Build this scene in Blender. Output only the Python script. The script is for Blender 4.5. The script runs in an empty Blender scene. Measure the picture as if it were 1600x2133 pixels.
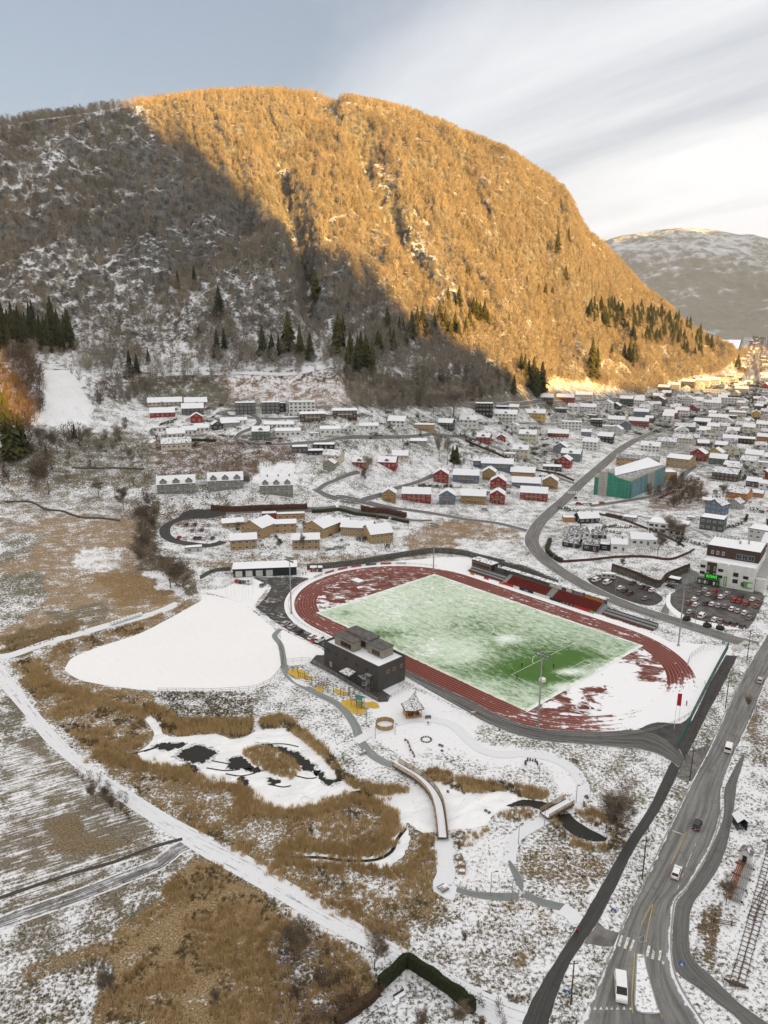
import bpy, bmesh, math, random
import numpy as np
from mathutils import Vector, Matrix

# ------------------------------------------------------------------ camera, light, sky
sc = bpy.context.scene
COL = sc.collection
HC, TH, FPX = 120.75, 0.257, 1531.8
cam_d = bpy.data.cameras.new('camera'); cam = bpy.data.objects.new('camera', cam_d); COL.objects.link(cam)
cam.location = (0, 0, HC); cam.rotation_euler = (math.pi/2-TH, 0, 0)
cam_d.sensor_fit = 'HORIZONTAL'; cam_d.sensor_width = 36; cam_d.lens = 36*FPX/1600
cam_d.clip_start = 1; cam_d.clip_end = 30000
sc.camera = cam
sc.view_settings.view_transform = 'Standard'; sc.view_settings.look = 'None'
sc.view_settings.exposure = 1.7; sc.view_settings.gamma = 1
sc.render.engine = 'CYCLES'
sc.cycles.max_bounces = 4; sc.cycles.diffuse_bounces = 2; sc.cycles.glossy_bounces = 1
sc.cycles.transmission_bounces = 2; sc.cycles.transparent_max_bounces = 6

SUN_AZ, SUN_EL = math.radians(140), math.radians(9.5)      # azimuth clockwise from the view direction (+y)
SD = np.array([math.sin(SUN_AZ)*math.cos(SUN_EL), math.cos(SUN_AZ)*math.cos(SUN_EL), math.sin(SUN_EL)])
sl = bpy.data.lights.new('sun', 'SUN'); sun = bpy.data.objects.new('sun', sl); COL.objects.link(sun)
sl.energy = 5.0; sl.angle = math.radians(0.5); sl.color = (1, 0.55, 0.12)
sun.rotation_euler = Vector(SD).to_track_quat('Z', 'Y').to_euler(); sun.location = (0, -50, 300)

W = bpy.data.worlds.new('World'); sc.world = W; W.use_nodes = True
def build_world():
    nt = W.node_tree; N = nt.nodes; L = nt.links; N.clear()
    out = N.new('ShaderNodeOutputWorld'); bg = N.new('ShaderNodeBackground'); L.new(bg.outputs[0], out.inputs[0])
    sky = N.new('ShaderNodeTexSky'); sky.sky_type = 'NISHITA'; sky.sun_disc = False
    sky.sun_elevation = SUN_EL; sky.sun_rotation = SUN_AZ
    sky.air_density = 1.0; sky.dust_density = 1.5; sky.ozone_density = 1.0; sky.altitude = 100
    tc = N.new('ShaderNodeTexCoord')
    sep = N.new('ShaderNodeSeparateXYZ'); L.new(tc.outputs['Generated'], sep.inputs[0])
    def math_(op, a, b=None, clamp=False):
        m = N.new('ShaderNodeMath'); m.operation = op; m.use_clamp = clamp
        for i, v in enumerate((a, b)):
            if v is None: continue
            if isinstance(v, (int, float)): m.inputs[i].default_value = v
            else: L.new(v, m.inputs[i])
        return m.outputs[0]
    # project the direction on a high flat layer so cirrus streaks foreshorten towards the horizon
    zc = math_('ADD', math_('MAXIMUM', sep.outputs[2], 0.0), 0.12)
    u = math_('DIVIDE', sep.outputs[0], zc); v = math_('DIVIDE', sep.outputs[1], zc)
    cmb = N.new('ShaderNodeCombineXYZ'); L.new(u, cmb.inputs[0]); L.new(v, cmb.inputs[1])
    mp = N.new('ShaderNodeMapping'); mp.vector_type = 'TEXTURE'; mp.inputs['Rotation'].default_value = (0, 0, math.radians(122))
    mp.inputs['Scale'].default_value = (4.2, 1.0, 1); mp.inputs['Location'].default_value = (0.35, 1.35, 0)
    L.new(cmb.outputs[0], mp.inputs[0])
    n1 = N.new('ShaderNodeTexNoise'); n1.inputs['Scale'].default_value = 1.15; n1.inputs['Detail'].default_value = 9
    n1.inputs['Roughness'].default_value = 0.55; n1.inputs['Distortion'].default_value = 0.6
    L.new(mp.outputs[0], n1.inputs['Vector'])
    # veil thickens towards the right-hand horizon
    az = math_('MULTIPLY', sep.outputs[0], 0.42)
    low = math_('MULTIPLY', math_('SUBTRACT', 0.37, sep.outputs[2]), math_('ADD', 1.5, math_('MULTIPLY', sep.outputs[0], 3.2)))
    cl = math_('ADD', math_('ADD', math_('MULTIPLY', math_('SUBTRACT', n1.outputs[0], 0.5), 2.3), az), low)
    cl = math_('ADD', cl, 0.13, True)
    mix = N.new('ShaderNodeMix'); mix.data_type = 'RGBA'
    L.new(cl, mix.inputs['Factor'])
    tint = N.new('ShaderNodeMix'); tint.data_type = 'RGBA'; tint.inputs['Factor'].default_value = 0.7
    L.new(sky.outputs[0], tint.inputs['A']); tint.inputs['B'].default_value = (1.62, 1.72, 2.02, 1)
    L.new(tint.outputs['Result'], mix.inputs['A']); mix.inputs['B'].default_value = (4.25, 4.3, 4.4, 1)
    # bright veil added overhead, above the view, to fill the shaded valley with light
    hi = N.new('ShaderNodeMapRange'); hi.interpolation_type = 'SMOOTHSTEP'; L.new(sep.outputs[2], hi.inputs[0])
    hi.inputs[1].default_value = 0.36; hi.inputs[2].default_value = 0.62
    top = N.new('ShaderNodeMix'); top.data_type = 'RGBA'; L.new(hi.outputs[0], top.inputs['Factor'])
    L.new(mix.outputs['Result'], top.inputs['A']); top.inputs['B'].default_value = (5.1, 5.02, 4.92, 1)
    L.new(top.outputs['Result'], bg.inputs['Color']); bg.inputs['Strength'].default_value = 0.0735
build_world()

# ------------------------------------------------------------------ helpers
rng = np.random.default_rng(7); random.seed(7)
cT, sT = math.cos(TH), math.sin(TH)
def ray(px, py):
    u = (px-800)/FPX; v = (1066.5-py)/FPX
    return u, cT+v*sT, -sT+v*cT
def project(x, y, z):
    dz = z-HC; zc = y*cT-dz*sT
    zc = np.where(np.abs(zc) < 1e-3, 1e-3, zc)
    yc = y*sT+dz*cT
    ok = zc > 1
    return np.where(ok, 800+FPX*x/zc, -9999), np.where(ok, 1066.5-FPX*yc/zc, -9999)
def az_el(px, py):
    a, b, c = ray(px, py); return math.atan2(a, b), c/math.hypot(a, b)
def sstep(a, b, x):
    t = np.clip((x-a)/(b-a), 0, 1); return t*t*(3-2*t)
_lat = rng.random((256, 256))
def vnoise(x, y):
    xi = np.floor(x).astype(int); yi = np.floor(y).astype(int); fx = x-xi; fy = y-yi
    fx = fx*fx*(3-2*fx); fy = fy*fy*(3-2*fy)
    a = _lat[xi & 255, yi & 255]; b = _lat[(xi+1) & 255, yi & 255]; c = _lat[xi & 255, (yi+1) & 255]; d = _lat[(xi+1) & 255, (yi+1) & 255]
    return (a*(1-fx)+b*fx)*(1-fy)+(c*(1-fx)+d*fx)*fy
def fbm(x, y, o=5, g=0.5):
    s = 0; A = 1; t = 0
    for i in range(o):
        s = s+A*vnoise(x*2**i+17.3*i, y*2**i+5.1*i); t += A; A *= g
    return s/t
def inpoly(P, x, y):
    P = np.asarray(P, float); r = np.zeros(np.shape(x), bool); n = len(P)
    for i in range(n):
        x0, y0 = P[i]; x1, y1 = P[(i+1) % n]
        if y0 == y1: continue
        c = ((y0 > y) != (y1 > y)) & (x < (x1-x0)*(y-y0)/(y1-y0)+x0)
        r ^= c
    return r

# ------------------------------------------------------------------ terrain (polar height table about the origin)
COLS = [(-420, [(1330, 0), (1100, 16), (1000, 30), (900, 52), (800, 78), (760, 92)]),
 (0, [(1330, 0), (1150, 8), (1050, 18), (1000, 28), (900, 50), (800, 74), (755, 88)]),
 (150, [(1320, 0), (1150, 6), (1050, 16), (960, 32), (880, 50), (800, 74), (765, 83)]),
 (300, [(1230, 0), (1150, 3), (1080, 7), (1030, 19), (935, 35), (860, 52), (835, 57), (775, 78)]),
 (500, [(1165, 0), (1150, 2), (1080, 4.5), (1030, 18), (990, 24), (935, 34), (860, 51), (840, 56), (770, 80)]),
 (700, [(1165, 0), (1150, 2), (1080, 4), (1040, 12), (1000, 19), (940, 31), (880, 46), (830, 59), (770, 80)]),
 (900, [(1140, 0), (1080, 2), (1055, 3), (1000, 9), (950, 19), (900, 32), (860, 43), (830, 52), (790, 68)]),
 (1050, [(1120, 0), (1090, 1), (1050, 2), (960, 11), (900, 24), (860, 36), (830, 46), (780, 65)]),
 (1200, [(1060, 0), (1000, 2), (950, 5), (880, 14), (830, 30), (805, 40)]),
 (1350, [(1000, 0), (900, 3), (850, 9), (820, 18)]),
 (1450, [(900, 0), (820, 8), (795, 16)]),
 (1520, [(850, 0), (790, 8), (765, 20)]),
 (1545, [(800, 0), (740, 20)]),
 (1600, [(800, 0), (715, 15)]), (1700, [(800, 0), (715, 15)]), (2100, [(800, 0), (715, 15)])]
RIDGE = [(-420, 300, 950), (0, 262, 980), (100, 250, 1010), (250, 228, 1070), (400, 208, 1120), (500, 201, 1150), (600, 200, 1180),
 (700, 209, 1210), (850, 240, 1260), (950, 282, 1300), (1050, 324, 1350), (1130, 370, 1400), (1180, 410, 1430), (1200, 448, 1450),
 (1225, 490, 1480), (1260, 520, 1530), (1300, 560, 1600), (1350, 612, 1700), (1400, 655, 1800), (1450, 690, 1950), (1500, 715, 2350), (1540, 738, 2900)]
SP = np.array([(0, 0), (.1, .06), (.22, .17), (.38, .31), (.46, .39), (.52, .52), (.62, .64), (.78, .83), (.9, .94), (1, 1), (1.4, 1.08), (2.5, 1.0), (5, .8), (40, .6)])
d2 = math.pi/180
AZ = np.unique(np.r_[np.linspace(-180, -46, 60), np.linspace(-46, -29.5, 40), np.linspace(-29.5, 29.5, 840), np.linspace(29.5, 46, 40), np.linspace(46, 180, 60)])*d2
RR = np.unique(np.r_[0.5, 20, 40, 60, np.linspace(75, 420, 420), np.linspace(420, 900, 250), np.linspace(900, 1500, 200), np.geomspace(1500, 3000, 60), np.geomspace(3000, 9000, 25)])
R0_ = 950.0
def build_terrain():
    colaz = []; prof = []
    for px, rows in COLS:
        pr = [(0.0, 0.0)]
        for py, z in rows:
            a, t = az_el(px, py); pr.append(((HC-z)/(-t), z))
        colaz.append(az_el(px, rows[-1][0])[0]); prof.append(pr)
    T = np.linspace(0, 1, 60); base = []; H = []
    # resample every column on its own R/Rbase so slopes interpolate between columns without stepping
    for pr in prof:
        p = np.array(pr); Rb = p[-1, 0]; base.append(Rb); H.append(np.interp(T, p[:, 0]/Rb, p[:, 1]))
    colaz = np.array(colaz); base = np.array(base); H = np.array(H)
    ca = np.clip(AZ, colaz[0], colaz[-1]-1e-9)
    k = np.clip(np.searchsorted(colaz, ca, 'right')-1, 0, len(colaz)-2); w = (ca-colaz[k])/(colaz[k+1]-colaz[k]); w = w*w*(3-2*w)
    Rb = np.interp(ca, colaz, base)
    Ri = []
    Z = np.zeros((len(AZ), len(RR)))
    for i in range(len(AZ)):
        h = H[k[i]]*(1-w[i])+H[k[i]+1]*w[i]
        Z[i] = np.interp(RR/Rb[i], T, h)
        # valley beyond the right edge keeps rising a little
    ra = np.array([az_el(p, y)[0] for p, y, r in RIDGE]); re = np.array([az_el(p, y)[1] for p, y, r in RIDGE]); rR = np.array([r for p, y, r in RIDGE], float)
    el = np.interp(AZ, ra, re); Rr = np.interp(AZ, ra, rR)
    inside = AZ < ra[-1]
    X = RR[None, :]*np.sin(AZ)[:, None]; Y = RR[None, :]*np.cos(AZ)[:, None]
    wob = (fbm(X/260+3, Y/260+9, 4)-.5)
    for i in range(len(AZ)):
        if not inside[i]: continue
        t = (RR-Rb[i])/(Rr[i]-Rb[i])
        m = t > 0
        zb = np.interp(1, T, H[k[i]]*(1-w[i])+H[k[i]+1]*w[i]); zr = HC+Rr[i]*el[i]
        tt = np.clip(t[m]+wob[i, m]*.16*sstep(0, .3, t[m])*sstep(1.0, .7, t[m]), 0, 40)
        s = np.interp(tt, SP[:, 0], SP[:, 1])
        z = zb+(zr-zb)*s
                # rescale so that the skyline sits exactly where the ridge table says
        for _ in range(6):
            e = ((z-HC)/RR[m])[t[m] < 2].max(); j = np.argmax(((z-HC)/RR[m])[t[m] < 2]); rj = RR[m][j]
            tz = HC+rj*el[i]; f = (tz-zb)/max(z[j]-zb, 1); z = zb+(z-zb)*f
        Z[i, m] = z
    # rough relief: gullies and crags on the mountain, small undulation elsewhere
    Rb2 = Rb[:, None]; tt = np.clip((RR[None, :]-Rb2)/(Rr-Rb)[:, None], -1, 3); mt = inside[:, None]*sstep(0.0, .25, tt)*sstep(1.15, .85, tt)
    ridged = 1-np.abs(2*fbm(X/90+40, Y/140+3, 5, .55)-1)
    Z += mt*((ridged-.7)*44+(fbm(X/28, Y/40, 4, .6)-.5)*18+(1-np.abs(2*fbm(X/16+9, Y/22, 4, .6)-1)-.7)*10)
    spur = 1-np.abs(2*fbm(AZ[:, None]*R0_/95+np.zeros_like(X)+(fbm(X/200, Y/200, 3)-.5)*.9, RR[None, :]/620+np.zeros_like(X), 3, .5)-1)
    Z += mt*sstep(-18*d2, -8*d2, AZ)[:, None]*(spur-.7)*62
    gx, gy = project(X, Y, Z)
    for pts_, w_, dp in (([(575, 330), (605, 400), (625, 480), (640, 560), (655, 660)], 22, 30), ([(725, 255), (760, 340), (800, 420), (850, 500), (905, 580)], 26, 26), ([(690, 215), (735, 270), (745, 330)], 14, 5), ([(960, 330), (1010, 430), (1040, 520)], 16, 13), ([(480, 300), (500, 380), (520, 470)], 14, 12), ([(1090, 400), (1120, 500), (1130, 600)], 16, 10)):
        q_ = np.array(pts_, float); c_ = np.interp(gy, q_[:, 1], q_[:, 0]); band = sstep(q_[0, 1]-25, q_[0, 1]+25, gy)*sstep(q_[-1, 1]+50, q_[-1, 1]-20, gy)
        Z -= mt*dp*band*np.exp(-((gx-c_+(fbm(X/40, Y/40, 3)-.5)*30)/w_)**2)
    cap = HC+RR[None, :]*(el+.0015)[:, None]; Z = np.where(inside[:, None] & (tt > 0), np.minimum(Z, cap), Z)
    low = sstep(0, 4, Z)*(1-mt); Z += low*(fbm(X/35+8, Y/35, 3)-.5)*2.2
    # soften column creases
    for _ in range(3):
        Z[1:-1] = .25*Z[:-2]+.5*Z[1:-1]+.25*Z[2:]
    # near-flat valley floor at the far right keeps a faint rise; the back side all round is flat
    back = sstep(60*d2, 85*d2, np.abs(AZ))[:, None]
    Z *= 1-back*(AZ < 0)[:, None]*0.0
    Z[np.abs(AZ) > 100*d2] *= 0
    return X, Y, Z
TX, TY, TZ = build_terrain()
def hgt(x, y):
    x = np.asarray(x, float); y = np.asarray(y, float); a = np.arctan2(x, y); r = np.hypot(x, y)
    i = np.clip(np.searchsorted(AZ, a, 'right')-1, 0, len(AZ)-2); j = np.clip(np.searchsorted(RR, r, 'right')-1, 0, len(RR)-2)
    fa = np.clip((a-AZ[i])/(AZ[i+1]-AZ[i]), 0, 1); fr = np.clip((r-RR[j])/(RR[j+1]-RR[j]), 0, 1)
    return (TZ[i, j]*(1-fa)+TZ[i+1, j]*fa)*(1-fr)+(TZ[i, j+1]*(1-fa)+TZ[i+1, j+1]*fa)*fr
_rs = np.concatenate([np.arange(60, 2500, .5), np.arange(2500, 8000, 4)])
def G(px, py, dz=0.0):
    'world point on the ground seen at a photo pixel'
    a, t = az_el(px, py)
    x = _rs*math.sin(a); y = _rs*math.cos(a); z = hgt(x, y)
    hit = np.nonzero(HC+_rs*t <= z)[0]
    i = hit[0] if len(hit) else len(_rs)-1
    if i > 0:
        f0 = HC+_rs[i-1]*t-z[i-1]; f1 = HC+_rs[i]*t-z[i]; f = f0/(f0-f1) if f0 != f1 else 0
        r = _rs[i-1]+(_rs[i]-_rs[i-1])*min(max(f, 0), 1)
    else: r = _rs[0]
    return Vector((r*math.sin(a), r*math.cos(a), float(hgt(r*math.sin(a), r*math.cos(a)))+dz))

# ---- materials
MATS = {}
class NB:
    def __init__(s, name):
        s.m = bpy.data.materials.new(name); s.m.use_nodes = True; s.nt = s.m.node_tree; s.N = s.nt.nodes; s.L = s.nt.links
        s.b = s.N['Principled BSDF']; s.b.inputs['Specular IOR Level'].default_value = 0.25
    def geo(s): 
        if not hasattr(s, '_g'): s._g = s.N.new('ShaderNodeNewGeometry')
        return s._g.outputs['Position']
    def val(s, node, i, v):
        if v is None: return
        if isinstance(v, (int, float, tuple, list)): node.inputs[i].default_value = v if not isinstance(v, tuple) or len(v) != 3 or node.inputs[i].type != 'RGBA' else (*v, 1)
        else: s.L.new(v, node.inputs[i])
    def noise(s, scale, detail=4, rough=.55, vec=None, dist=0, sc=None):
        n = s.N.new('ShaderNodeTexNoise'); n.inputs['Scale'].default_value = scale; n.inputs['Detail'].default_value = detail
        n.inputs['Roughness'].default_value = rough; n.inputs['Distortion'].default_value = dist
        v = vec or s.geo()
        if sc:
            mp = s.N.new('ShaderNodeMapping'); mp.vector_type = 'TEXTURE'; s.L.new(v, mp.inputs[0])
            mp.inputs['Rotation'].default_value = (0, 0, -sc[0]); mp.inputs['Scale'].default_value = tuple(1/q for q in sc[1:])
            v = mp.outputs[0]
        s.L.new(v, n.inputs['Vector']); return n.outputs[0]
    def ma(s, op, a, b=None, c=None, clamp=False):
        m = s.N.new('ShaderNodeMath'); m.operation = op; m.use_clamp = clamp
        for i, v in enumerate((a, b, c)): s.val(m, i, v)
        return m.outputs[0]
    def ss(s, a, b, x):
        m = s.N.new('ShaderNodeMapRange'); m.interpolation_type = 'SMOOTHSTEP'; s.val(m, 0, x); s.val(m, 1, a); s.val(m, 2, b); return m.outputs[0]
    def mix(s, f, a, b, mode='MIX'):
        m = s.N.new('ShaderNodeMix'); m.data_type = 'RGBA'; m.blend_type = mode
        for k, v in (('Factor', f), ('A', a), ('B', b)):
            if isinstance(v, (int, float)): m.inputs[k].default_value = v if k == 'Factor' else (v, v, v, 1)
            elif isinstance(v, tuple): m.inputs[k].default_value = (*v, 1)
            else: s.L.new(v, m.inputs[k])
        return m.outputs['Result']
    def attr(s, name, vec=False):
        a = s.N.new('ShaderNodeAttribute'); a.attribute_name = name; return a.outputs['Color' if vec else 'Fac']
    def uv(s):
        a = s.N.new('ShaderNodeUVMap'); sp = s.N.new('ShaderNodeSeparateXYZ'); s.L.new(a.outputs[0], sp.inputs[0]); return sp.outputs[0], sp.outputs[1], a.outputs[0]
    def bump(s, h, strength=.5, dist=.1):
        b = s.N.new('ShaderNodeBump'); b.inputs['Strength'].default_value = strength; b.inputs['Distance'].default_value = dist
        s.L.new(h, b.inputs['Height']); s.L.new(b.outputs[0], s.b.inputs['Normal'])
    def done(s, col, rough=.8):
        if isinstance(col, tuple): s.b.inputs['Base Color'].default_value = (*col, 1)
        else: s.L.new(col, s.b.inputs['Base Color'])
        s.b.inputs['Roughness'].default_value = rough; return s.m
SNOW = (.80, .81, .84)
def M(name, col, rough=.7, var=.12, scale=1.5, metal=0, emit=None):
    'plain weathered paint, metal, wood...'
    key = name
    if key in MATS: return MATS[key]
    s = NB(name)
    if emit:
        s.b.inputs['Emission Color'].default_value = (*col, 1); s.b.inputs['Emission Strength'].default_value = emit
    n = s.noise(scale, 5, .65)
    c = s.mix(s.ss(.3, .7, n), tuple(v*(1-var) for v in col), tuple(min(v*(1+var), .9) for v in col))
    s.b.inputs['Metallic'].default_value = metal
    MATS[key] = s.done(c, rough); return MATS[key]
def M_wall(name, col, board=.22):
    'painted horizontal boarding with faint dirt'
    if name in MATS: return MATS[name]
    s = NB(name); sp = s.N.new('ShaderNodeSeparateXYZ'); s.L.new(s.geo(), sp.inputs[0])
    fr = s.ma('FRACT', s.ma('DIVIDE', sp.outputs[2], board)); ln = s.ma('LESS_THAN', fr, .12)
    n = s.noise(.6, 5, .7)
    c = s.mix(s.ss(.25, .75, n), tuple(v*.86 for v in col), tuple(min(v*1.1, .88) for v in col))
    c = s.mix(s.ma('MULTIPLY', ln, .45), c, tuple(v*.45 for v in col))
    MATS[name] = s.done(c, .75); return MATS[name]
def M_snow(name='roof_snow', under=(.13, .13, .13), amt=.85, scale=.9):
    if name in MATS: return MATS[name]
    s = NB(name); n = s.noise(scale, 6, .6); n2 = s.noise(scale*9, 3, .6)
    v = s.ma('ADD', s.ma('MULTIPLY', n, .8), s.ma('MULTIPLY', n2, .2))
    t = 1-(.28+.44*amt)
    f = s.ss(t-.05, t+.07, v)
    c = s.mix(f, under, s.mix(s.noise(2.5, 3), (.74, .75, .79), (.86, .865, .88)))
    MATS[name] = s.done(c, .85); return MATS[name]

_a, _b = G(0, 1900), G(330, 1790); FIELD_DIR = math.atan2(_b.y-_a.y, _b.x-_a.x)
def M_ground():
    s = NB('ground_snow_and_grass')
    veg = s.attr('veg', True); cov = s.attr('cov'); stk = s.attr('stk')
    hl = s.attr('hil'); nf = s.noise(1.15, 6, .72); nh = s.noise(.42, 8, .78); nm = s.noise(.16, 5, .6); nb = s.noise(.035, 4, .55)
    st = s.noise(1.0, 5, .65, sc=(-FIELD_DIR, .10, 1.3, 1))
    nfh = s.N.new('ShaderNodeMix'); nfh.data_type = 'FLOAT'; s.L.new(hl, nfh.inputs[0]); s.L.new(nf, nfh.inputs[2]); s.L.new(nh, nfh.inputs[3])
    v = s.ma('ADD', s.ma('ADD', s.ma('MULTIPLY', nfh.outputs[0], .62), s.ma('MULTIPLY', nm, .30)), s.ma('MULTIPLY', nb, .12))
    v2 = s.ma('ADD', s.ma('MULTIPLY', st, .7), s.ma('MULTIPLY', nm, .34))
    mx = s.N.new('ShaderNodeMix'); mx.data_type = 'FLOAT'; s.L.new(stk, mx.inputs[0]); s.L.new(v, mx.inputs[2]); s.L.new(v2, mx.inputs[3])
    thr = s.ma('SUBTRACT', .80, s.ma('MULTIPLY', cov, .46))
    gn = s.N.new('ShaderNodeNewGeometry'); sp = s.N.new('ShaderNodeSeparateXYZ'); s.L.new(gn.outputs['Normal'], sp.inputs[0])
    lv = s.ma('ADD', mx.outputs[0], s.ma('MULTIPLY', s.ma('MULTIPLY', s.ma('SUBTRACT', sp.outputs[2], .72), .32), hl))
    f = s.ss(s.ma('SUBTRACT', thr, .05), s.ma('ADD', thr, .05), lv)
    g = s.mix(s.ss(.3, .7, s.noise(2.3, 4, .7)), .35, 1.5)
    g2 = s.mix(s.ss(.36, .64, s.noise(.16, 7, .75)), .45, 1.75); g = s.mix(hl, g, g2)
    vegc = s.mix(1.0, veg, g, 'MULTIPLY')
    sn = s.mix(s.noise(.7, 4, .6), (.74, .745, .77), (.86, .865, .88))
    c = s.mix(f, vegc, sn)
    h = s.ma('ADD', s.ma('ADD', s.ma('MULTIPLY', nf, 1.0), s.ma('MULTIPLY', f, .25)), s.ma('MULTIPLY', s.ma('MULTIPLY', s.noise(.13, 7, .7), 16), hl))
    b = s.N.new('ShaderNodeBump'); b.inputs['Strength'].default_value = .5; b.inputs['Distance'].default_value = .5
    s.L.new(h, b.inputs['Height']); s.L.new(b.outputs[0], s.b.inputs['Normal'])
    return s.done(c, .9)
# ------------------------------------------------------------------ mesh helpers
class MB:
    def __init__(s): s.v = []; s.f = []; s.m = []; s.uv = None
    def add(s, vs, fs, m=0):
        o = len(s.v); s.v += [tuple(p) for p in vs]; s.f += [tuple(i+o for i in f) for f in fs]; s.m += [m]*len(fs); return s
    def box(s, x, y, z, w, d, h, m=0, rz=0, top=1.0):
        'box centred at x,y standing on z'
        c, q = math.cos(rz), math.sin(rz); vs = []
        for k, t in ((0, 1), (1, top)):
            for sx, sy in ((-1, -1), (1, -1), (1, 1), (-1, 1)):
                a, b = sx*w/2*t, sy*d/2*t; vs.append((x+a*c-b*q, y+a*q+b*c, z+k*h))
        return s.add(vs, [(3, 2, 1, 0), (4, 5, 6, 7), (0, 1, 5, 4), (1, 2, 6, 5), (2, 3, 7, 6), (3, 0, 4, 7)], m)
    def bar(s, a, b, w, h=None, m=0):
        h = h or w; a = Vector(a); b = Vector(b); d = (b-a); L = d.length
        if L < 1e-6: return s
        d /= L; up = Vector((0, 0, 1)) if abs(d.z) < .99 else Vector((1, 0, 0)); x = d.cross(up).normalized(); y = x.cross(d)
        vs = [p+x*sx*w/2+y*sy*h/2 for p in (a, b) for sx, sy in ((-1, -1), (1, -1), (1, 1), (-1, 1))]
        return s.add(vs, [(3, 2, 1, 0), (4, 5, 6, 7), (0, 1, 5, 4), (1, 2, 6, 5), (2, 3, 7, 6), (3, 0, 4, 7)], m)
    def tube(s, a, b, r0, r1=None, n=6, m=0, cap=True):
        r1 = r0 if r1 is None else r1; a = Vector(a); b = Vector(b); d = (b-a).normalized()
        up = Vector((0, 0, 1)) if abs(d.z) < .99 else Vector((1, 0, 0)); x = d.cross(up).normalized(); y = x.cross(d)
        vs = [p+(x*math.cos(t)+y*math.sin(t))*r for p, r in ((a, r0), (b, r1)) for t in [2*math.pi*k/n for k in range(n)]]
        fs = [(k, (k+1) % n, n+(k+1) % n, n+k) for k in range(n)]
        if cap: fs += [tuple(range(n))[::-1], tuple(range(n, 2*n))]
        return s.add(vs, fs, m)
    def prism(s, P, z0, z1, m=0, mt=None):
        n = len(P); vs = [(x, y, z0) for x, y in P]+[(x, y, z1) for x, y in P]
        s.add(vs, [(k, (k+1) % n, n+(k+1) % n, n+k) for k in range(n)]+[tuple(range(n))[::-1]], m)
        return s.add([(x, y, z1) for x, y in P], [tuple(range(n))], m if mt is None else mt)
    def ball(s, c, r, m=0, seg=8, ring=6, sx=1, sy=1, sz=1, jit=0):
        vs = []; fs = []
        for i in range(ring+1):
            for j in range(seg):
                a = math.pi*i/ring; b = 2*math.pi*j/seg; q = 1+random.uniform(-jit, jit)
                vs.append((c[0]+r*sx*q*math.sin(a)*math.cos(b), c[1]+r*sy*q*math.sin(a)*math.sin(b), c[2]+r*sz*q*math.cos(a)))
        for i in range(ring):
            for j in range(seg): fs.append((i*seg+j, (i+1)*seg+j, (i+1)*seg+(j+1) % seg, i*seg+(j+1) % seg))
        return s.add(vs, fs, m)
    def mesh(s, name, mats):
        me = bpy.data.meshes.new(name); me.from_pydata(s.v, [], s.f)
        for m in (mats if isinstance(mats, (list, tuple)) else [mats]): me.materials.append(m)
        me.polygons.foreach_set('material_index', s.m); me.update(); return me
    def build(s, name, mats, parent=None, loc=None, rz=0):
        o = bpy.data.objects.new(name, s.mesh(name, mats)); COL.objects.link(o); o.parent = parent
        if loc is not None: o.location = loc
        o.rotation_euler.z = rz; return o
def tag(o, label=None, cat=None, group=None, kind=None):
    for k, v in (('label', label), ('category', cat), ('group', group), ('kind', kind)):
        if v: o[k] = v
    return o
def empty(name, loc, rz=0, label=None, cat=None, group=None):
    o = bpy.data.objects.new(name, None); COL.objects.link(o); o.location = loc; o.rotation_euler.z = rz; o.empty_display_size = .5
    return tag(o, label, cat, group)
def kids(o): return [c for c in ALLK.get(o.name, [])]
ALLK = {}
def copy_tree(o, loc, rz=0, scale=None, label=None, group=None, mats=None):
    'copy of a thing with copies of its parts and sub-parts'
    c = o.copy(); COL.objects.link(c); c.location = loc; c.rotation_euler.z = rz
    if scale is not None: c.scale = (scale,)*3 if isinstance(scale, (int, float)) else scale
    if label: c['label'] = label
    if group: c['group'] = group
    def rec(src, dst):
        for ch in src.children:
            d = ch.copy(); COL.objects.link(d); d.parent = dst; sub(d); rec(ch, d)
    def sub(d):
        if mats and d.type == 'MESH':
            for i, ms in enumerate(d.material_slots):
                nm = ms.material.name if ms.material else ''
                if nm in mats: ms.link = 'OBJECT'; ms.material = mats[nm]
    sub(c); rec(o, c); return c

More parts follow.
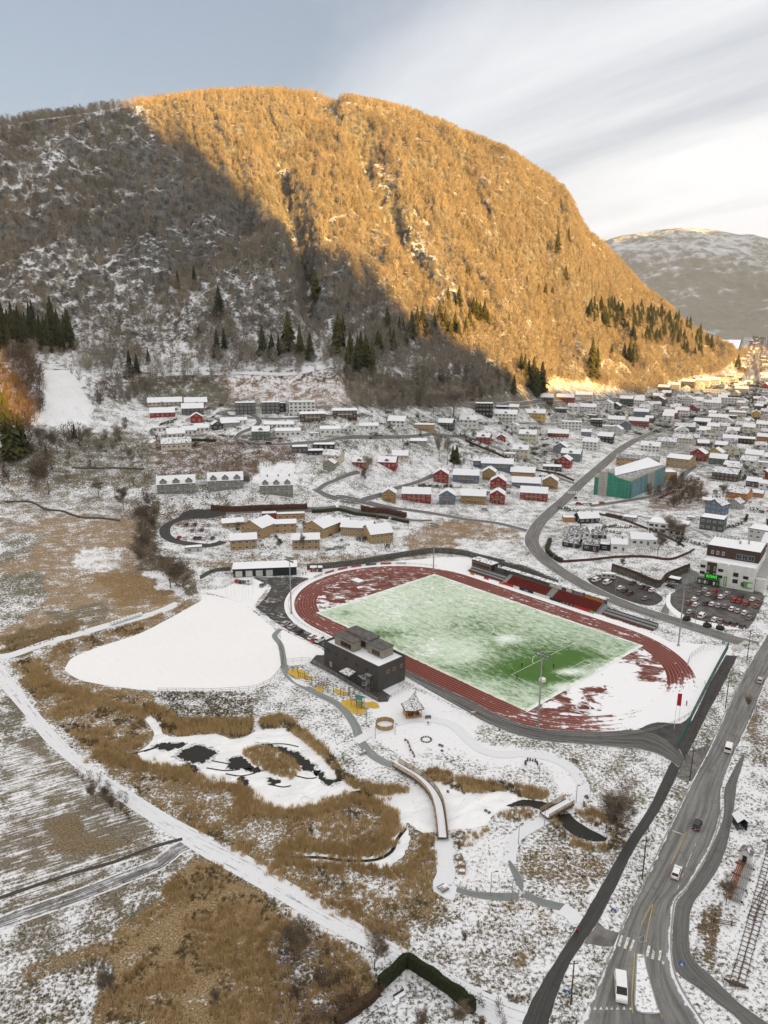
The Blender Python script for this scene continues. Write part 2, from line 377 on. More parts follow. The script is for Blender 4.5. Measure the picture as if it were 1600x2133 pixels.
def smooth_line(P, step):
    P = [np.array(p, float) for p in P]; out = []
    for i in range(len(P)-1):
        p0, p1, p2, p3 = P[max(i-1, 0)], P[i], P[i+1], P[min(i+2, len(P)-1)]
        n = max(1, int(np.linalg.norm(p2-p1)/step))
        for k in range(n):
            t = k/n; out.append(.5*((2*p1)+(p2-p0)*t+(2*p0-5*p1+4*p2-p3)*t*t+(3*p1-p0-3*p2+p3)*t**3))
    out.append(P[-1]); return np.array(out)
def grid_mesh(name, X, Y, Z, U, V, mat, parent=None, kind='structure', attrs=None):
    'surface from 2-D arrays'
    n, m = X.shape; me = bpy.data.meshes.new(name)
    co = np.stack([X, Y, Z], -1).reshape(-1, 3)
    i, j = np.meshgrid(np.arange(n-1), np.arange(m-1), indexing='ij')
    q = np.stack([i*m+j, i*m+j+1, (i+1)*m+j+1, (i+1)*m+j], -1).reshape(-1, 4)
    a = co[q[0, 1]]-co[q[0, 0]]; b = co[q[0, 3]]-co[q[0, 0]]
    if a[0]*b[1]-a[1]*b[0] < 0: q = q[:, ::-1]
    me.vertices.add(n*m); me.vertices.foreach_set('co', co.ravel().astype('f'))
    me.loops.add(q.size); me.loops.foreach_set('vertex_index', q.ravel().astype('i'))
    me.polygons.add(len(q)); me.polygons.foreach_set('loop_start', np.arange(0, q.size, 4, dtype='i'))
    me.update(calc_edges=True)
    if U is not None:
        uvl = me.uv_layers.new(name='UVMap'); uv = np.stack([U.ravel(), V.ravel()], -1)[q.ravel()]; uvl.data.foreach_set('uv', uv.ravel().astype('f'))
    for k, a in (attrs or {}).items():
        if a.ndim == 3:
            at = me.attributes.new(k, 'FLOAT_COLOR', 'POINT'); at.data.foreach_set('color', np.concatenate([a.reshape(-1, 3), np.ones((n*m, 1))], 1).ravel().astype('f'))
        else:
            at = me.attributes.new(k, 'FLOAT', 'POINT'); at.data.foreach_set('value', a.ravel().astype('f'))
    me.materials.append(mat); me.polygons.foreach_set('use_smooth', np.ones(len(q), bool))
    o = bpy.data.objects.new(name, me); COL.objects.link(o); o.parent = parent
    if kind: o['kind'] = kind
    return o
def W2(P): return [G(*p).xy for p in P]
def strip(name, left, right, mat, dz=.06, step=2.0, m=9, kind='structure', label=None, edge=0.0):
    'ribbon between two traced edges'
    A = smooth_line([G(*p).xy for p in left], step); B = smooth_line([G(*p).xy for p in right], step)
    def rs(C, n):
        s = np.r_[0, np.cumsum(np.linalg.norm(np.diff(C, axis=0), axis=1))]; t = np.linspace(0, s[-1], n)
        return np.stack([np.interp(t, s, C[:, 0]), np.interp(t, s, C[:, 1])], 1), t
    n = max(len(A), len(B), 3); A, ta = rs(A, n); B, tb = rs(B, n)
    return ribbon(name, A, B, mat, dz, m, kind)
def ribbon(name, A, B, mat, dz, m=9, kind='structure'):
    t = np.r_[0, np.cumsum(np.linalg.norm(np.diff((A+B)/2, axis=0), axis=1))]
    v = np.linspace(0, 1, m); X = A[:, :1]*(1-v)+B[:, :1]*v; Y = A[:, 1:]*(1-v)+B[:, 1:]*v
    Z = hgt(X, Y)+dz
    return grid_mesh(name, X, Y, Z, np.repeat(t[:, None], m, 1), np.repeat(v[None], len(t), 0), mat, kind=kind)
def road(name, P, w, mat, dz=.08, step=3.0, m=7, world=False, kind='structure'):
    'ribbon of constant width along a traced centre line'
    C = smooth_line(P if world else [G(*p).xy for p in P], step); d = np.gradient(C, axis=0); d /= np.linalg.norm(d, axis=1)[:, None]+1e-9
    n = np.stack([-d[:, 1], d[:, 0]], 1)
    return ribbon(name, C+n*w/2, C-n*w/2, mat, dz, m, kind)
def ragged(P, amp=.5, step=1.5, seed=0):
    C = smooth_line(list(P)+[P[0]], step)[:-1]; d = np.roll(C, -1, 0)-np.roll(C, 1, 0); d /= np.linalg.norm(d, axis=1)[:, None]+1e-9
    k = (fbm(C[:, 0]*(.45 if amp < 1 else .8)+seed, C[:, 1]*(.45 if amp < 1 else .8), 4, .7)-.5)*2*amp
    return C+np.stack([d[:, 1], -d[:, 0]], 1)*k[:, None]
def sheet(name, P, mat, dz=.04, amp=0, step=2, kind='structure', px=True, seed=0):
    'flat filled outline lying on level ground'
    Q = [G(*p).xy for p in P] if px else P
    C = ragged(Q, amp, step, seed) if amp or step else np.array([list(q) for q in Q])
    bm = bmesh.new(); vs = [bm.verts.new((x, y, dz)) for x, y in C]
    bm.edges.ensure_lookup_table() if False else None
    es = [bm.edges.new((vs[i], vs[(i+1) % len(vs)])) for i in range(len(vs))]
    bmesh.ops.triangle_fill(bm, edges=es, use_beauty=True)
    for f in bm.faces:
        if f.normal.z < 0: f.normal_flip()
    me = bpy.data.meshes.new(name); bm.to_mesh(me); bm.free(); me.materials.append(mat)
    o = bpy.data.objects.new(name, me); COL.objects.link(o)
    if kind: o['kind'] = kind
    return o

# ------------------------------------------------------------------ ground sheet: terrain mesh with surface attributes
PX, PY = project(TX, TY, TZ)
def paint_ground():
    n = TX.shape
    veg = np.zeros(n+(3,)); cov = np.full(n, .66); stk = np.zeros(n)
    veg[:] = (.13, .115, .065)
    # wobble the outlines so that edges are ragged like grass, not ruled
    wx = PX+(fbm(TX/9, TY/9, 5, .65)-.5)*75*np.clip(320/np.hypot(TX, TY), .45, 1.1); wy = PY+(fbm(TX/9+50, TY/9, 5, .65)-.5)*38*np.clip(320/np.hypot(TX, TY), .45, 1.1)
    def P(poly, c=None, cv=None, s=None, vis=True):
        x0, y0 = np.min(poly, 0); x1, y1 = np.max(poly, 0)
        bb = (wx > x0) & (wx < x1) & (wy > y0) & (wy < y1); idx = np.nonzero(bb)
        if not len(idx[0]): return
        k = inpoly(poly, wx[idx], wy[idx]); ii = (idx[0][k], idx[1][k])
        if c: veg[ii] = c
        if cv is not None: cov[ii] = cv
        if s is not None: stk[ii] = s
    # slope and height rules for the hillside
    R = np.hypot(TX, TY); up = TZ
    g0 = np.gradient(TZ, axis=1)/np.gradient(np.broadcast_to(RR, TZ.shape), axis=1)
    steep = np.abs(g0)
    hill = sstep(60, 75, up)
    big = fbm(TX/60+7, TY/80, 5, .6)
    veg[...] = veg*(1-hill[..., None])+np.array((.12, .112, .098))*hill[..., None]
    left = sstep(760, 480, PX)
    cov[...] = cov*(1-hill)+(.54+.05*left-.26*sstep(.6, 1.5, steep)+(big-.5)*.55)*hill
    rock = (hill*sstep(.8, 1.3, steep))[..., None]; veg[...] = veg*(1-rock)+np.array((.115, .115, .108))*rock
    T = up > 2.5
    P([(0, 560), (560, 560), (700, 790), (0, 790)], None, .56)
    P([(300, 205), (420, 185), (640, 185), (740, 330), (680, 470), (560, 480), (400, 440), (330, 300)], None, .38)
    P([(570, 340), (615, 330), (655, 480), (690, 640), (640, 660), (600, 520)], (.11, .11, .10), .56)
    P([(715, 250), (770, 300), (900, 480), (920, 580), (850, 560), (770, 430)], (.11, .11, .10), .55)
    P([(250, 470), (560, 450), (600, 545), (500, 575), (330, 600), (240, 560)], (.095, .093, .086), .44)
    P([(1135, 800), (1560, 700), (1640, 700), (1640, 1010), (1480, 1000), (1300, 905), (1150, 890)], (.10, .10, .065), .56)
    P([(620, 860), (1000, 870), (1160, 890), (1180, 1000), (1100, 970), (900, 930), (640, 940)], (.12, .11, .07), .60)
    P([(250, 780), (1160, 780), (1180, 850), (900, 850), (600, 850), (300, 850)], (.13, .115, .08), .46)
    P([(450, 780), (720, 790), (730, 840), (560, 845), (480, 830)], (.24, .15, .09), .60)
    P([(75, 770), (160, 775), (190, 850), (165, 905), (60, 910), (95, 830)], (.16, .14, .09), .80)
    P([(0, 900), (320, 900), (320, 1010), (0, 1020)], (.15, .13, .085), .52)
    P([(320, 905), (600, 905), (620, 985), (540, 1000), (320, 990)], (.13, .085, .055), .50)
    P([(540, 965), (610, 965), (625, 1010), (535, 1005)], (.15, .15, .11), .80)
    P([(1130, 780), (1290, 790), (1290, 820), (1120, 810)], (.26, .16, .08), .62)
    # left meadows
    P([(0, 1000), (100, 1015), (290, 1045), (300, 1190), (385, 1240), (360, 1268), (220, 1303), (0, 1370)], (.31, .225, .14), .50, .35)
    P([(0, 1005), (280, 1040), (290, 1080), (110, 1075), (0, 1110)], (.24, .20, .14), .58, .2)
    P([(0, 1120), (90, 1110), (70, 1150), (0, 1180)], (.17, .155, .11), .55, 0)
    P([(0, 1190), (80, 1190), (100, 1250), (60, 1280), (0, 1300)], (.16, .145, .10), .54, 0)
    P([(150, 1140), (260, 1140), (240, 1190), (160, 1200)], (.30, .205, .115), .68, .3)
    P([(200, 1200), (330, 1190), (350, 1255), (240, 1260)], (.26, .17, .085), .40, .3)
    P([(100, 1265), (235, 1255), (225, 1300), (110, 1330)], (.20, .165, .11), .50, .5)
    P([(0, 1320), (120, 1300), (180, 1290), (170, 1315), (60, 1350), (0, 1365)], (.17, .12, .055), .40)
    P([(280, 1170), (310, 1160), (400, 1235), (385, 1250), (330, 1225)], (.18, .17, .12), .72)
    P([(285, 1050), (325, 1040), (330, 1160), (410, 1200), (400, 1240), (330, 1190), (285, 1190)], (.13, .10, .065), .42)
    # banks below the terrace houses and the care home
    P([(330, 1030), (640, 1035), (1000, 1060), (1050, 1075), (640, 1062), (330, 1062)], (.17, .15, .09), .66)
    P([(330, 1062), (520, 1060), (520, 1075), (345, 1090)], (.16, .10, .06), .52)
    P([(400, 1165), (620, 1160), (840, 1150), (900, 1140), (900, 1165), (640, 1178), (430, 1185)], (.22, .16, .09), .55)
    P([(830, 1120), (900, 1085), (1000, 1085), (1090, 1105), (1090, 1160), (1000, 1150), (860, 1150)], (.27, .18, .10), .50)
    P([(950, 1125), (1080, 1120), (1100, 1190), (1040, 1180), (950, 1145)], (.16, .14, .09), .68)
    P([(1330, 1010), (1420, 990), (1470, 1010), (1480, 1060), (1360, 1070)], (.18, .12, .08), .55)
    # open field below the road, lower left
    P([(0, 1430), (60, 1500), (130, 1585), (340, 1740), (330, 1790), (230, 1830), (0, 1905)], (.20, .17, .125), .50, .7)
    P([(0, 1430), (45, 1460), (90, 1540), (0, 1550)], (.15, .135, .09), .52, .3)
    P([(0, 1545), (110, 1580), (200, 1645), (100, 1700), (0, 1740)], (.20, .17, .12), .60, .7)
    P([(90, 1715), (150, 1690), (215, 1740), (290, 1750), (240, 1790), (100, 1775)], (.20, .15, .09), .36, .6)
    P([(0, 1830), (120, 1800), (320, 1740), (330, 1770), (0, 1890)], (.19, .165, .12), .60, .6)
    P([(0, 1905), (330, 1775), (380, 1780), (340, 1850), (220, 1950), (0, 2010)], (.18, .155, .11), .57, .3)
    P([(0, 2030), (220, 1960), (350, 1870), (380, 1785), (430, 1795), (700, 1965), (790, 2050), (780, 2090), (700, 2140), (190, 2140), (230, 2010)], (.27, .19, .10), .40, .2)
    P([(0, 2035), (200, 1990), (230, 2040), (190, 2140), (0, 2140)], (.16, .13, .08), .60)
    P([(250, 1880), (370, 1860), (330, 1920), (260, 1950)], None, .50)
    P([(560, 1960), (620, 1940), (700, 1980), (690, 2050), (590, 2040)], (.17, .13, .09), .55)
    P([(600, 2060), (720, 2020), (730, 2090), (650, 2140), (560, 2140)], (.15, .10, .07), .48)
    P([(740, 2095), (850, 2010), (960, 2100), (960, 2140), (700, 2140)], (.13, .13, .09), .66)
    # marsh between the road and the ponds
    P([(700, 1700), (790, 1695), (800, 1750), (700, 1765)], None, .7)
    P([(25, 1385), (60, 1362), (120, 1345), (380, 1262), (415, 1235), (400, 1262), (290, 1322), (150, 1372), (134, 1395), (180, 1425), (320, 1442), (525, 1442), (525, 1530), (300, 1590), (180, 1565), (110, 1500)], (.24, .17, .09), .50)
    P([(325, 1440), (525, 1442), (525, 1500), (365, 1500), (345, 1478), (310, 1462)], (.13, .11, .06), .60)
    P([(184, 1567), (300, 1590), (420, 1629), (540, 1690), (640, 1690), (765, 1668), (830, 1740), (870, 1735), (905, 1735), (915, 1800), (900, 1850), (940, 1885), (900, 1930), (860, 1990), (690, 1905), (560, 1832), (430, 1750), (330, 1690)], (.22, .16, .085), .52, .1)
    P([(600, 1720), (720, 1690), (800, 1700), (790, 1750), (700, 1770), (620, 1750)], None, .62)
    P([(640, 1805), (760, 1820), (850, 1830), (830, 1870), (700, 1850)], None, .58)
    # park lawns
    P([(530, 1440), (590, 1428), (660, 1470), (720, 1530), (800, 1640), (700, 1570), (640, 1520), (590, 1490), (530, 1490)], (.16, .17, .12), .67)
    P([(780, 1350+60), (900, 1460), (1000, 1500), (1200, 1580), (1230, 1660), (1100, 1640), (900, 1600), (790, 1560), (760, 1480)], (.16, .16, .11), .86)
    P([(990, 1500), (1100, 1540), (1400, 1590), (1330, 1700), (1280, 1760), (1220, 1680), (1200, 1590), (1090, 1560), (1000, 1545)], (.19, .17, .10), .63)
    P([(1000, 1590), (1130, 1600), (1180, 1640), (1100, 1645), (900, 1605), (880, 1560), (950, 1560)], (.15, .15, .10), .70)
    P([(1080, 1760), (1150, 1740), (1240, 1780), (1300, 1770), (1210, 1880), (1130, 1850), (1080, 1800)], (.21, .155, .085), .58)
    P([(945, 1880), (1100, 1880), (1180, 1900), (1130, 1950), (1000, 1920), (900, 1900)], (.24, .17, .08), .62)
    P([(850, 1930), (1190, 1930), (1140, 2040), (1090, 2090), (1000, 2050), (860, 1985)], (.17, .145, .09), .64)
    P([(950, 1730), (1060, 1730), (1060, 1850), (950, 1850)], (.19, .17, .12), .74)
    # verges by the main road
    P([(1500, 1370), (1562, 1370), (1440, 1630), (1270, 1945), (1245, 1930), (1400, 1620)], (.16, .15, .09), .62)
    P([(1160, 2080), (1235, 1960), (1285, 1975), (1210, 2133), (1130, 2133)], (.15, .14, .09), .62)
    P([(1560, 1500), (1600, 1420), (1600, 1640), (1560, 1700)], (.20, .15, .085), .52)
    P([(1530, 1640), (1600, 1560), (1600, 2120), (1440, 1960), (1440, 1890), (1500, 1800)], (.17, .15, .10), .72)
    P([(1450, 1900), (1490, 1890), (1480, 2010), (1450, 1990)], (.17, .125, .07), .48)
    for a in (veg, cov, stk):
        for _ in range(3):
            a[1:-1] = .25*a[:-2]+.5*a[1:-1]+.25*a[2:]; a[:, 1:-1] = .25*a[:, :-2]+.5*a[:, 1:-1]+.25*a[:, 2:]
    return veg, cov, stk, hill
veg, cov, stk, hill = paint_ground()
grid_mesh('ground', TX, TY, TZ, None, None, M_ground(), attrs={'veg': veg, 'cov': cov, 'stk': stk, 'hil': hill})

# far hills across the valley
def far_hills(name, sil, Rb, Rr, zb, seed, mat, rough=60, top=None):
    az = np.linspace(min(s[0] for s in sil), max(s[0] for s in sil), 420)
    A = []; E = []
    for px, py in sil:
        a, e = az_el(px, py); A.append(a); E.append(e)
    a = np.linspace(A[0], A[-1], 420); e = np.interp(a, A, E)
    t = np.r_[np.linspace(0, 1, 200), np.linspace(1.03, 1.8, 20)]
    R = Rb+(Rr-Rb)*t; X = R[None]*np.sin(a)[:, None]; Y = R[None]*np.cos(a)[:, None]
    zr = HC+Rr*e; S = np.interp(t, [0, .1, .3, .55, .8, 1, 1.8], [0, .05, .3, .66, .9, 1, .9])
    Z = zb+(zr[:, None]-zb)*S[None]
    r = 1-np.abs(2*fbm(X/420+seed, Y/600, 6, .55)-1)
    Z += (r-.72)*rough*(sstep(0, .2, t)*sstep(1.1, .8, t))[None]*1.6+(fbm(X/70, Y/70, 3)-.5)*9
    return grid_mesh(name, X, Y, Z, None, None, mat)
def M_far():
    s = NB('far_hillside'); n = s.noise(.012, 8, .68); n2 = s.noise(.004, 5, .6); geo = s.N.new('ShaderNodeNewGeometry')
    sp = s.N.new('ShaderNodeSeparateXYZ'); s.L.new(geo.outputs['Normal'], sp.inputs[0]); zz = s.N.new('ShaderNodeSeparateXYZ'); s.L.new(s.geo(), zz.inputs[0])
    hi = s.ss(330, 620, zz.outputs[2])
    v = s.ma('ADD', s.ma('ADD', n, s.ma('MULTIPLY', n2, .5)), s.ma('MULTIPLY', hi, .14)); v = s.ma('ADD', v, s.ma('MULTIPLY', s.ma('SUBTRACT', sp.outputs[2], .85), .25))
    f = s.ss(.80, 1.02, v); c = s.mix(s.ma('MULTIPLY', f, .8), s.mix(s.noise(.03, 6, .7), (.17, .18, .165), (.27, .26, .225)), (.62, .65, .69))
    return s.done(c, .9)
far_hills('hills', [(1120, 560), (1200, 530), (1262, 503), (1290, 494), (1340, 484), (1400, 477), (1450, 476), (1500, 483), (1540, 491), (1570, 490), (1600, 495), (1750, 500), (2100, 560)], 4600, 6800, 8, 3, M_far(), 75)
far_hills('hills', [(1150, 520), (1235, 497), (1260, 497), (1300, 503), (1400, 520)], 8200, 9800, 200, 9, M_far(), 20)

# unseen ridge behind the camera; crest heights shaped to place the shadow edge
def shade_ridge():
    s_ = np.array(SHADE)[:, 0]; h_ = np.array(SHADE)[:, 1]
    sx, sy = math.sin(SUN_AZ), math.cos(SUN_AZ); nx, ny = -sy, sx     # n: lateral axis
    s = np.linspace(-2600, 9000, 700); H = np.interp(s, s_, h_)+(fbm(s/34, s*0+3, 5, .68)-.5)*np.interp(s, [170, 395, 440, 560, 700, 900], [4, 40, 250, 170, 50, 12])
    d = np.array([0, 300, 600, 800, 860, 1200, 1700]); q = np.array([0, .30, .72, .97, 1, .8, .4])
    X = sx*(D0+d)[None]+nx*s[:, None]; Y = sy*(D0+d)[None]+ny*s[:, None]; Z = H[:, None]*q[None]
    return grid_mesh('hills', X, Y, Z, None, None, M_far())
D0 = 700.0
SHADE = [(-2600, 407), (150, 407), (160, 850), (394, 850), (407, 670), (426, 775), (440, 575), (456, 655), (471, 490), (491, 575), (507, 425), (530, 505), (548, 405), (578, 452), (598, 396), (640, 425), (662, 392),
         (700, 391), (850, 384), (1060, 380), (1150, 364), (1590, 364), (3000, 372), (3400, 1520), (9000, 1580)]
shade_ridge()

# ------------------------------------------------------------------ surface materials
def M_road(name, light, dark, edge_snow=.10, snow=.0, lanes=2, scale=.5):
    s = NB(name); u, v, uv = s.uv()
    st = s.noise(1.0, 5, .7, vec=uv, sc=(0, .05, 11, 1)); n = s.noise(.35, 6, .7); nf = s.noise(2.5, 3, .6)
    c = s.mix(s.ss(.36, .64, st), dark, light); c = s.mix(s.ma('MULTIPLY', s.ss(.5, .72, n), .55), c, tuple(x*.55 for x in dark))
    # snow pressed against the edges and lying between the wheel tracks
    e = s.ma('MULTIPLY', s.ma('ABSOLUTE', s.ma('SUBTRACT', v, .5)), 2.0)
    w = s.ma('ADD', s.ma('SUBTRACT', e, 1-edge_snow), s.ma('MULTIPLY', s.ma('SUBTRACT', n, .5), .35))
    f = s.ss(-.01, .03, w)
    if snow:
        k = s.ma('ADD', s.ma('MULTIPLY', st, .75), s.ma('MULTIPLY', n, .35)); t = .86-.66*snow
        f = s.ma('MAXIMUM', f, s.ss(t-.04, t+.06, k))
    c = s.mix(f, c, (.79, .80, .83)); c = s.mix(s.ma('MULTIPLY', nf, .25), c, .12)
    return s.done(c, .8)
ASPH = M_road('worn_asphalt', (.25, .245, .23), (.12, .118, .112), .07)
ASPH_DARK = M_road('dark_asphalt', (.06, .056, .052), (.032, .03, .028), .03)
LANE = M_road('side_road', (.20, .19, .18), (.10, .095, .09), .12, .12)
LANE_SNOW = M_road('snowy_lane', (.22, .21, .20), (.12, .115, .11), .22, .42)
GRAVEL = M_road('snowy_gravel', (.30, .31, .30), (.22, .23, .225), .30, .62)
GRAVEL2 = M_road('snow_track', (.34, .33, .30), (.25, .24, .22), .3, .85)
def M_yard(name, light, dark, snow=.0, rot=.6):
    s = NB(name); n = s.noise(.22, 6, .65, dist=.8); st = s.noise(.5, 6, .65, sc=(rot, .35, 2.2, 1), dist=.8); nf = s.noise(2.0, 4, .65)
    c = s.mix(s.ss(.35, .65, n), dark, light); c = s.mix(s.ma('MULTIPLY', nf, .3), c, dark)
    if snow: c = s.mix(s.ma('MULTIPLY', s.ss(.86-.66*snow-.02, .86-.66*snow+.05, s.ma('ADD', s.ma('MULTIPLY', st, .7), s.ma('MULTIPLY', n, .35))), .85), c, (.7, .7, .71))
    return s.done(c, .8)
SLUSH = M_yard('slush_yard', (.10, .095, .09), (.04, .037, .035), .40)
YARD_D = M_yard('yard_dark', (.085, .08, .075), (.045, .042, .04)); YARD_P = M_yard('car_park', (.15, .14, .13), (.055, .052, .05), .16); YARD_A = M_yard('junction_asphalt', (.21, .205, .195), (.10, .096, .09), .1)
PATH_GREY = M_road('wet_path', (.27, .285, .27), (.20, .215, .205), .12, .30)
PATH_SNOW = M_road('park_path', (.5, .5, .5), (.38, .39, .39), .3, .86)
PATH_CLEAR = M_road('cleared_path', (.22, .235, .225), (.18, .195, .185), .05)
def M_paint():
    s = NB('road_paint'); n = s.noise(3, 4, .7); return s.done(s.mix(s.ss(.35, .6, n), (.25, .24, .22), (.75, .74, .68)), .7)
PAINT = M_paint()
PAINTY = M('yellow_road_paint', (.50, .34, .10), .7, .3, 3)
def M_plainsnow():
    s = NB('smooth_snow'); n = s.noise(.03, 5, .6); n2 = s.noise(.5, 5, .65, sc=(.9, .5, 1.6, 1))
    c = s.mix(n, (.80, .80, .81), (.85, .85, .86)); c = s.mix(s.ma('MULTIPLY', s.ss(.54, .74, n2), .30), c, (.58, .56, .50)); c = s.mix(s.ma('MULTIPLY', s.ss(.66, .72, s.noise(1.1, 5, .75)), .35), c, (.45, .41, .33))
    s.bump(s.noise(.35, 6, .6), .35, .6)
    return s.done(c, .9)
SNOWM = M_plainsnow()
def M_ice():
    s = NB('snow_covered_ice'); n = s.noise(.12, 6, .6, sc=(-.45, .7, 1.7, 1), dist=1.2); n2 = s.noise(.9, 4, .6)
    c = s.mix(s.ss(.3, .7, n), (.70, .715, .74), (.87, .87, .87)); c = s.mix(s.ma('MULTIPLY', s.ss(.60, .74, n2), .55), c, (.5, .52, .54))
    n3 = s.noise(.28, 6, .7, dist=1.5); c = s.mix(s.ma('MULTIPLY', s.ss(.60, .66, n3), .45), c, (.45, .455, .46))
    return s.done(c, .75)
ICE = M_ice()
def M_water():
    s = NB('dark_pond_water'); n = s.noise(1.3, 5, .7); c = s.mix(s.ss(.66, .72, n), (.020, .018, .014), (.20, .20, .19))
    s.b.inputs['Specular IOR Level'].default_value = .15; return s.done(c, .35)
WATER = M_water()
def M_turf():
    s = NB('artificial_turf'); sn = s.attr('snow'); n = s.noise(.42, 7, .68, sc=(.5, .8, 1.35, 1), dist=.9); n2 = s.noise(2.2, 4, .6); nl = s.noise(.06, 4, .5)
    v = s.ma('ADD', s.ma('MULTIPLY', n, .75), s.ma('MULTIPLY', nl, .25))
    g = s.mix(n2, (.05, .12, .02), (.085, .185, .04))
    # dusting lets some green through, drifts cover it
    st = s.noise(.38, 6, .7, sc=(.9, .6, 1.3, 1), dist=1.2); se = s.ma('ADD', sn, s.ma('MULTIPLY', s.ma('SUBTRACT', s.ma('ADD', s.ma('MULTIPLY', st, .55), s.ma('MULTIPLY', n, .45)), .5), 3.0))
    dust = s.mix(s.ma('MULTIPLY', s.ss(-.05, .95, se), .92), g, (.62, .72, .58)); thr = s.ma('SUBTRACT', .78, s.ma('MULTIPLY', sn, .30))
    f = s.ss(thr, s.ma('ADD', thr, .05), v)
    return s.done(s.mix(s.ma('MULTIPLY', f, .85), dust, (.82, .83, .83)), .9)
def M_track():
    s = NB('red_running_track'); u, v, uv = s.uv(); sn = s.attr('snow')
    st = s.noise(1.0, 6, .7, vec=uv, sc=(0, .09, 7, 1), dist=.5); n = s.noise(.5, 5, .65)
    red = s.mix(s.noise(1.5, 4, .7), (.115, .018, .010), (.175, .032, .018))
    ln = s.ma('LESS_THAN', s.ma('ABSOLUTE', s.ma('SUBTRACT', s.ma('FRACT', s.ma('MULTIPLY', v, 8)), .5)), .455)
    red = s.mix(s.ma('MULTIPLY', s.ma('SUBTRACT', 1, ln), .55), red, (.6, .5, .45))
    red = s.mix(s.ma('MULTIPLY', s.ss(.2, .8, sn), .30), red, (.40, .22, .19))
    k = s.ma('ADD', s.ma('MULTIPLY', st, .65), s.ma('MULTIPLY', n, .4)); thr = s.ma('SUBTRACT', .86, s.ma('MULTIPLY', sn, .62))
    return s.done(s.mix(s.ss(s.ma('SUBTRACT', thr, .03), s.ma('ADD', thr, .05), k), red, (.82, .82, .84)), .8)
def M_dzone():
    s = NB('red_field_event_surface'); sn = s.attr('snow'); n = s.noise(.22, 7, .66, sc=(.3, .7, 1.4, 1), dist=1.0); nl = s.noise(.9, 4)
    red = s.mix(nl, (.11, .025, .017), (.19, .06, .04)); red = s.mix(s.ma('MULTIPLY', s.ss(.45, .62, n), .5), red, (.5, .42, .40))
    v = s.ma('ADD', s.ma('MULTIPLY', n, .8), s.ma('MULTIPLY', nl, .2)); thr = s.ma('SUBTRACT', .86, s.ma('MULTIPLY', sn, .66))
    return s.done(s.mix(s.ss(s.ma('SUBTRACT', thr, .02), s.ma('ADD', thr, .05), v), red, (.83, .83, .85)), .85)

# ------------------------------------------------------------------ stadium surfaces
PC = np.array([35.07, 274.7]); PHI = -0.831
EU = np.array([math.cos(PHI), math.sin(PHI)]); EV = np.array([-math.sin(PHI), math.cos(PHI)])
def S(u, v, z=0.0):
    p = PC+EU*u+EV*v; return Vector((p[0], p[1], z))
def blobfield(X, Y, base, blobs):
    px, py = project(X, Y, np.zeros_like(X)); f = np.full(X.shape, base, float)
    for cx, cy, rx, ry, v in blobs:
        w = np.exp(-(((px-cx)/rx)**2+((py-cy)/ry)**2)); f = f*(1-w)+v*w
    return f
# inside of the track: red event areas at both ends under drifting snow
def annulus(r0, r1, n=260, m=9, L=42.2):
    per = []
    for k in range(n):
        t = k/(n-1); 
        per.append(t)
    th = []
    # param: straight, curve, straight, curve
    def pt(r, t):
        a = 2*L/(4*L+2*math.pi*40); b = .5-a
        t = t % 1.0
        if t < a: return -L+2*L*t/a, -r
        if t < .5:
            q = (t-a)/b*math.pi-math.pi/2; return L+r*math.cos(q), r*math.sin(q)
        if t < .5+a: return L-2*L*(t-.5)/a, r
        q = (t-.5-a)/b*math.pi+math.pi/2; return -L+r*math.cos(q), r*math.sin(q)
    v = np.linspace(0, 1, m); U = np.zeros((n, m)); V = np.zeros((n, m))
    for i in range(n):
        for j in range(m): U[i, j], V[i, j] = pt(r0+(r1-r0)*v[j], i/(n-1) if i < n-1 else 0.0)
    X = PC[0]+EU[0]*U+EV[0]*V; Y = PC[1]+EU[1]*U+EV[1]*V
    T = np.repeat(np.linspace(0, 400, n)[:, None], m, 1)
    return X, Y, T, np.repeat(v[None], n, 0)
X, Y, U, V = annulus(.5, 36.6, 300, 40)
sn = blobfield(X, Y, .60, [(790, 1215, 110, 30, .42), (720, 1240, 50, 20, .45), (860, 1200, 60, 12, .40), (1190, 1420, 90, 30, .78), (1180, 1465, 55, 22, .30), (1230, 1440, 50, 10, .33), (1130, 1480, 30, 10, .25),
    (1350, 1400, 22, 22, .30), (1310, 1370, 20, 10, .34), (1200, 1435, 16, 60, .75), (1150, 1468, 20, 8, .9), (1280, 1400, 45, 22, .9), (1330, 1450, 60, 30, .86), (1290, 1480, 60, 25, .82)])
grid_mesh('infield', X, Y, np.full_like(X, .05), U, V, M_dzone(), attrs={'snow': sn})
X, Y, U, V = annulus(36.5, 46.2, 400, 10)
sn = blobfield(X, Y, .44, [(640, 1250, 60, 60, .42), (900, 1420, 90, 60, .02), (860, 1400, 60, 40, 0), (1020, 1470, 60, 20, .33), (1150, 1500, 100, 20, .45), (1300, 1505, 60, 25, .72), (1390, 1480, 60, 40, .95), (1430, 1440, 40, 50, .80),
    (1400, 1400, 40, 30, .25), (1350, 1350, 60, 25, .35), (1200, 1300, 120, 30, .42), (1000, 1210, 90, 25, .34), (760, 1195, 120, 15, .44), (650, 1280, 40, 40, .38)])
grid_mesh('running_track', X, Y, np.full_like(X, .09), U, V, M_track(), attrs={'snow': sn})
X, Y, U, V = annulus(46.2, 50.5, 300, 3)
grid_mesh('snow_margin', X, Y, np.full_like(X, .07), U, V, SNOWM)
u, v = np.meshgrid(np.linspace(-55.2, 55.2, 220), np.linspace(-36.3, 36.3, 140), indexing='ij')
X = PC[0]+EU[0]*u+EV[0]*v; Y = PC[1]+EU[1]*u+EV[1]*v
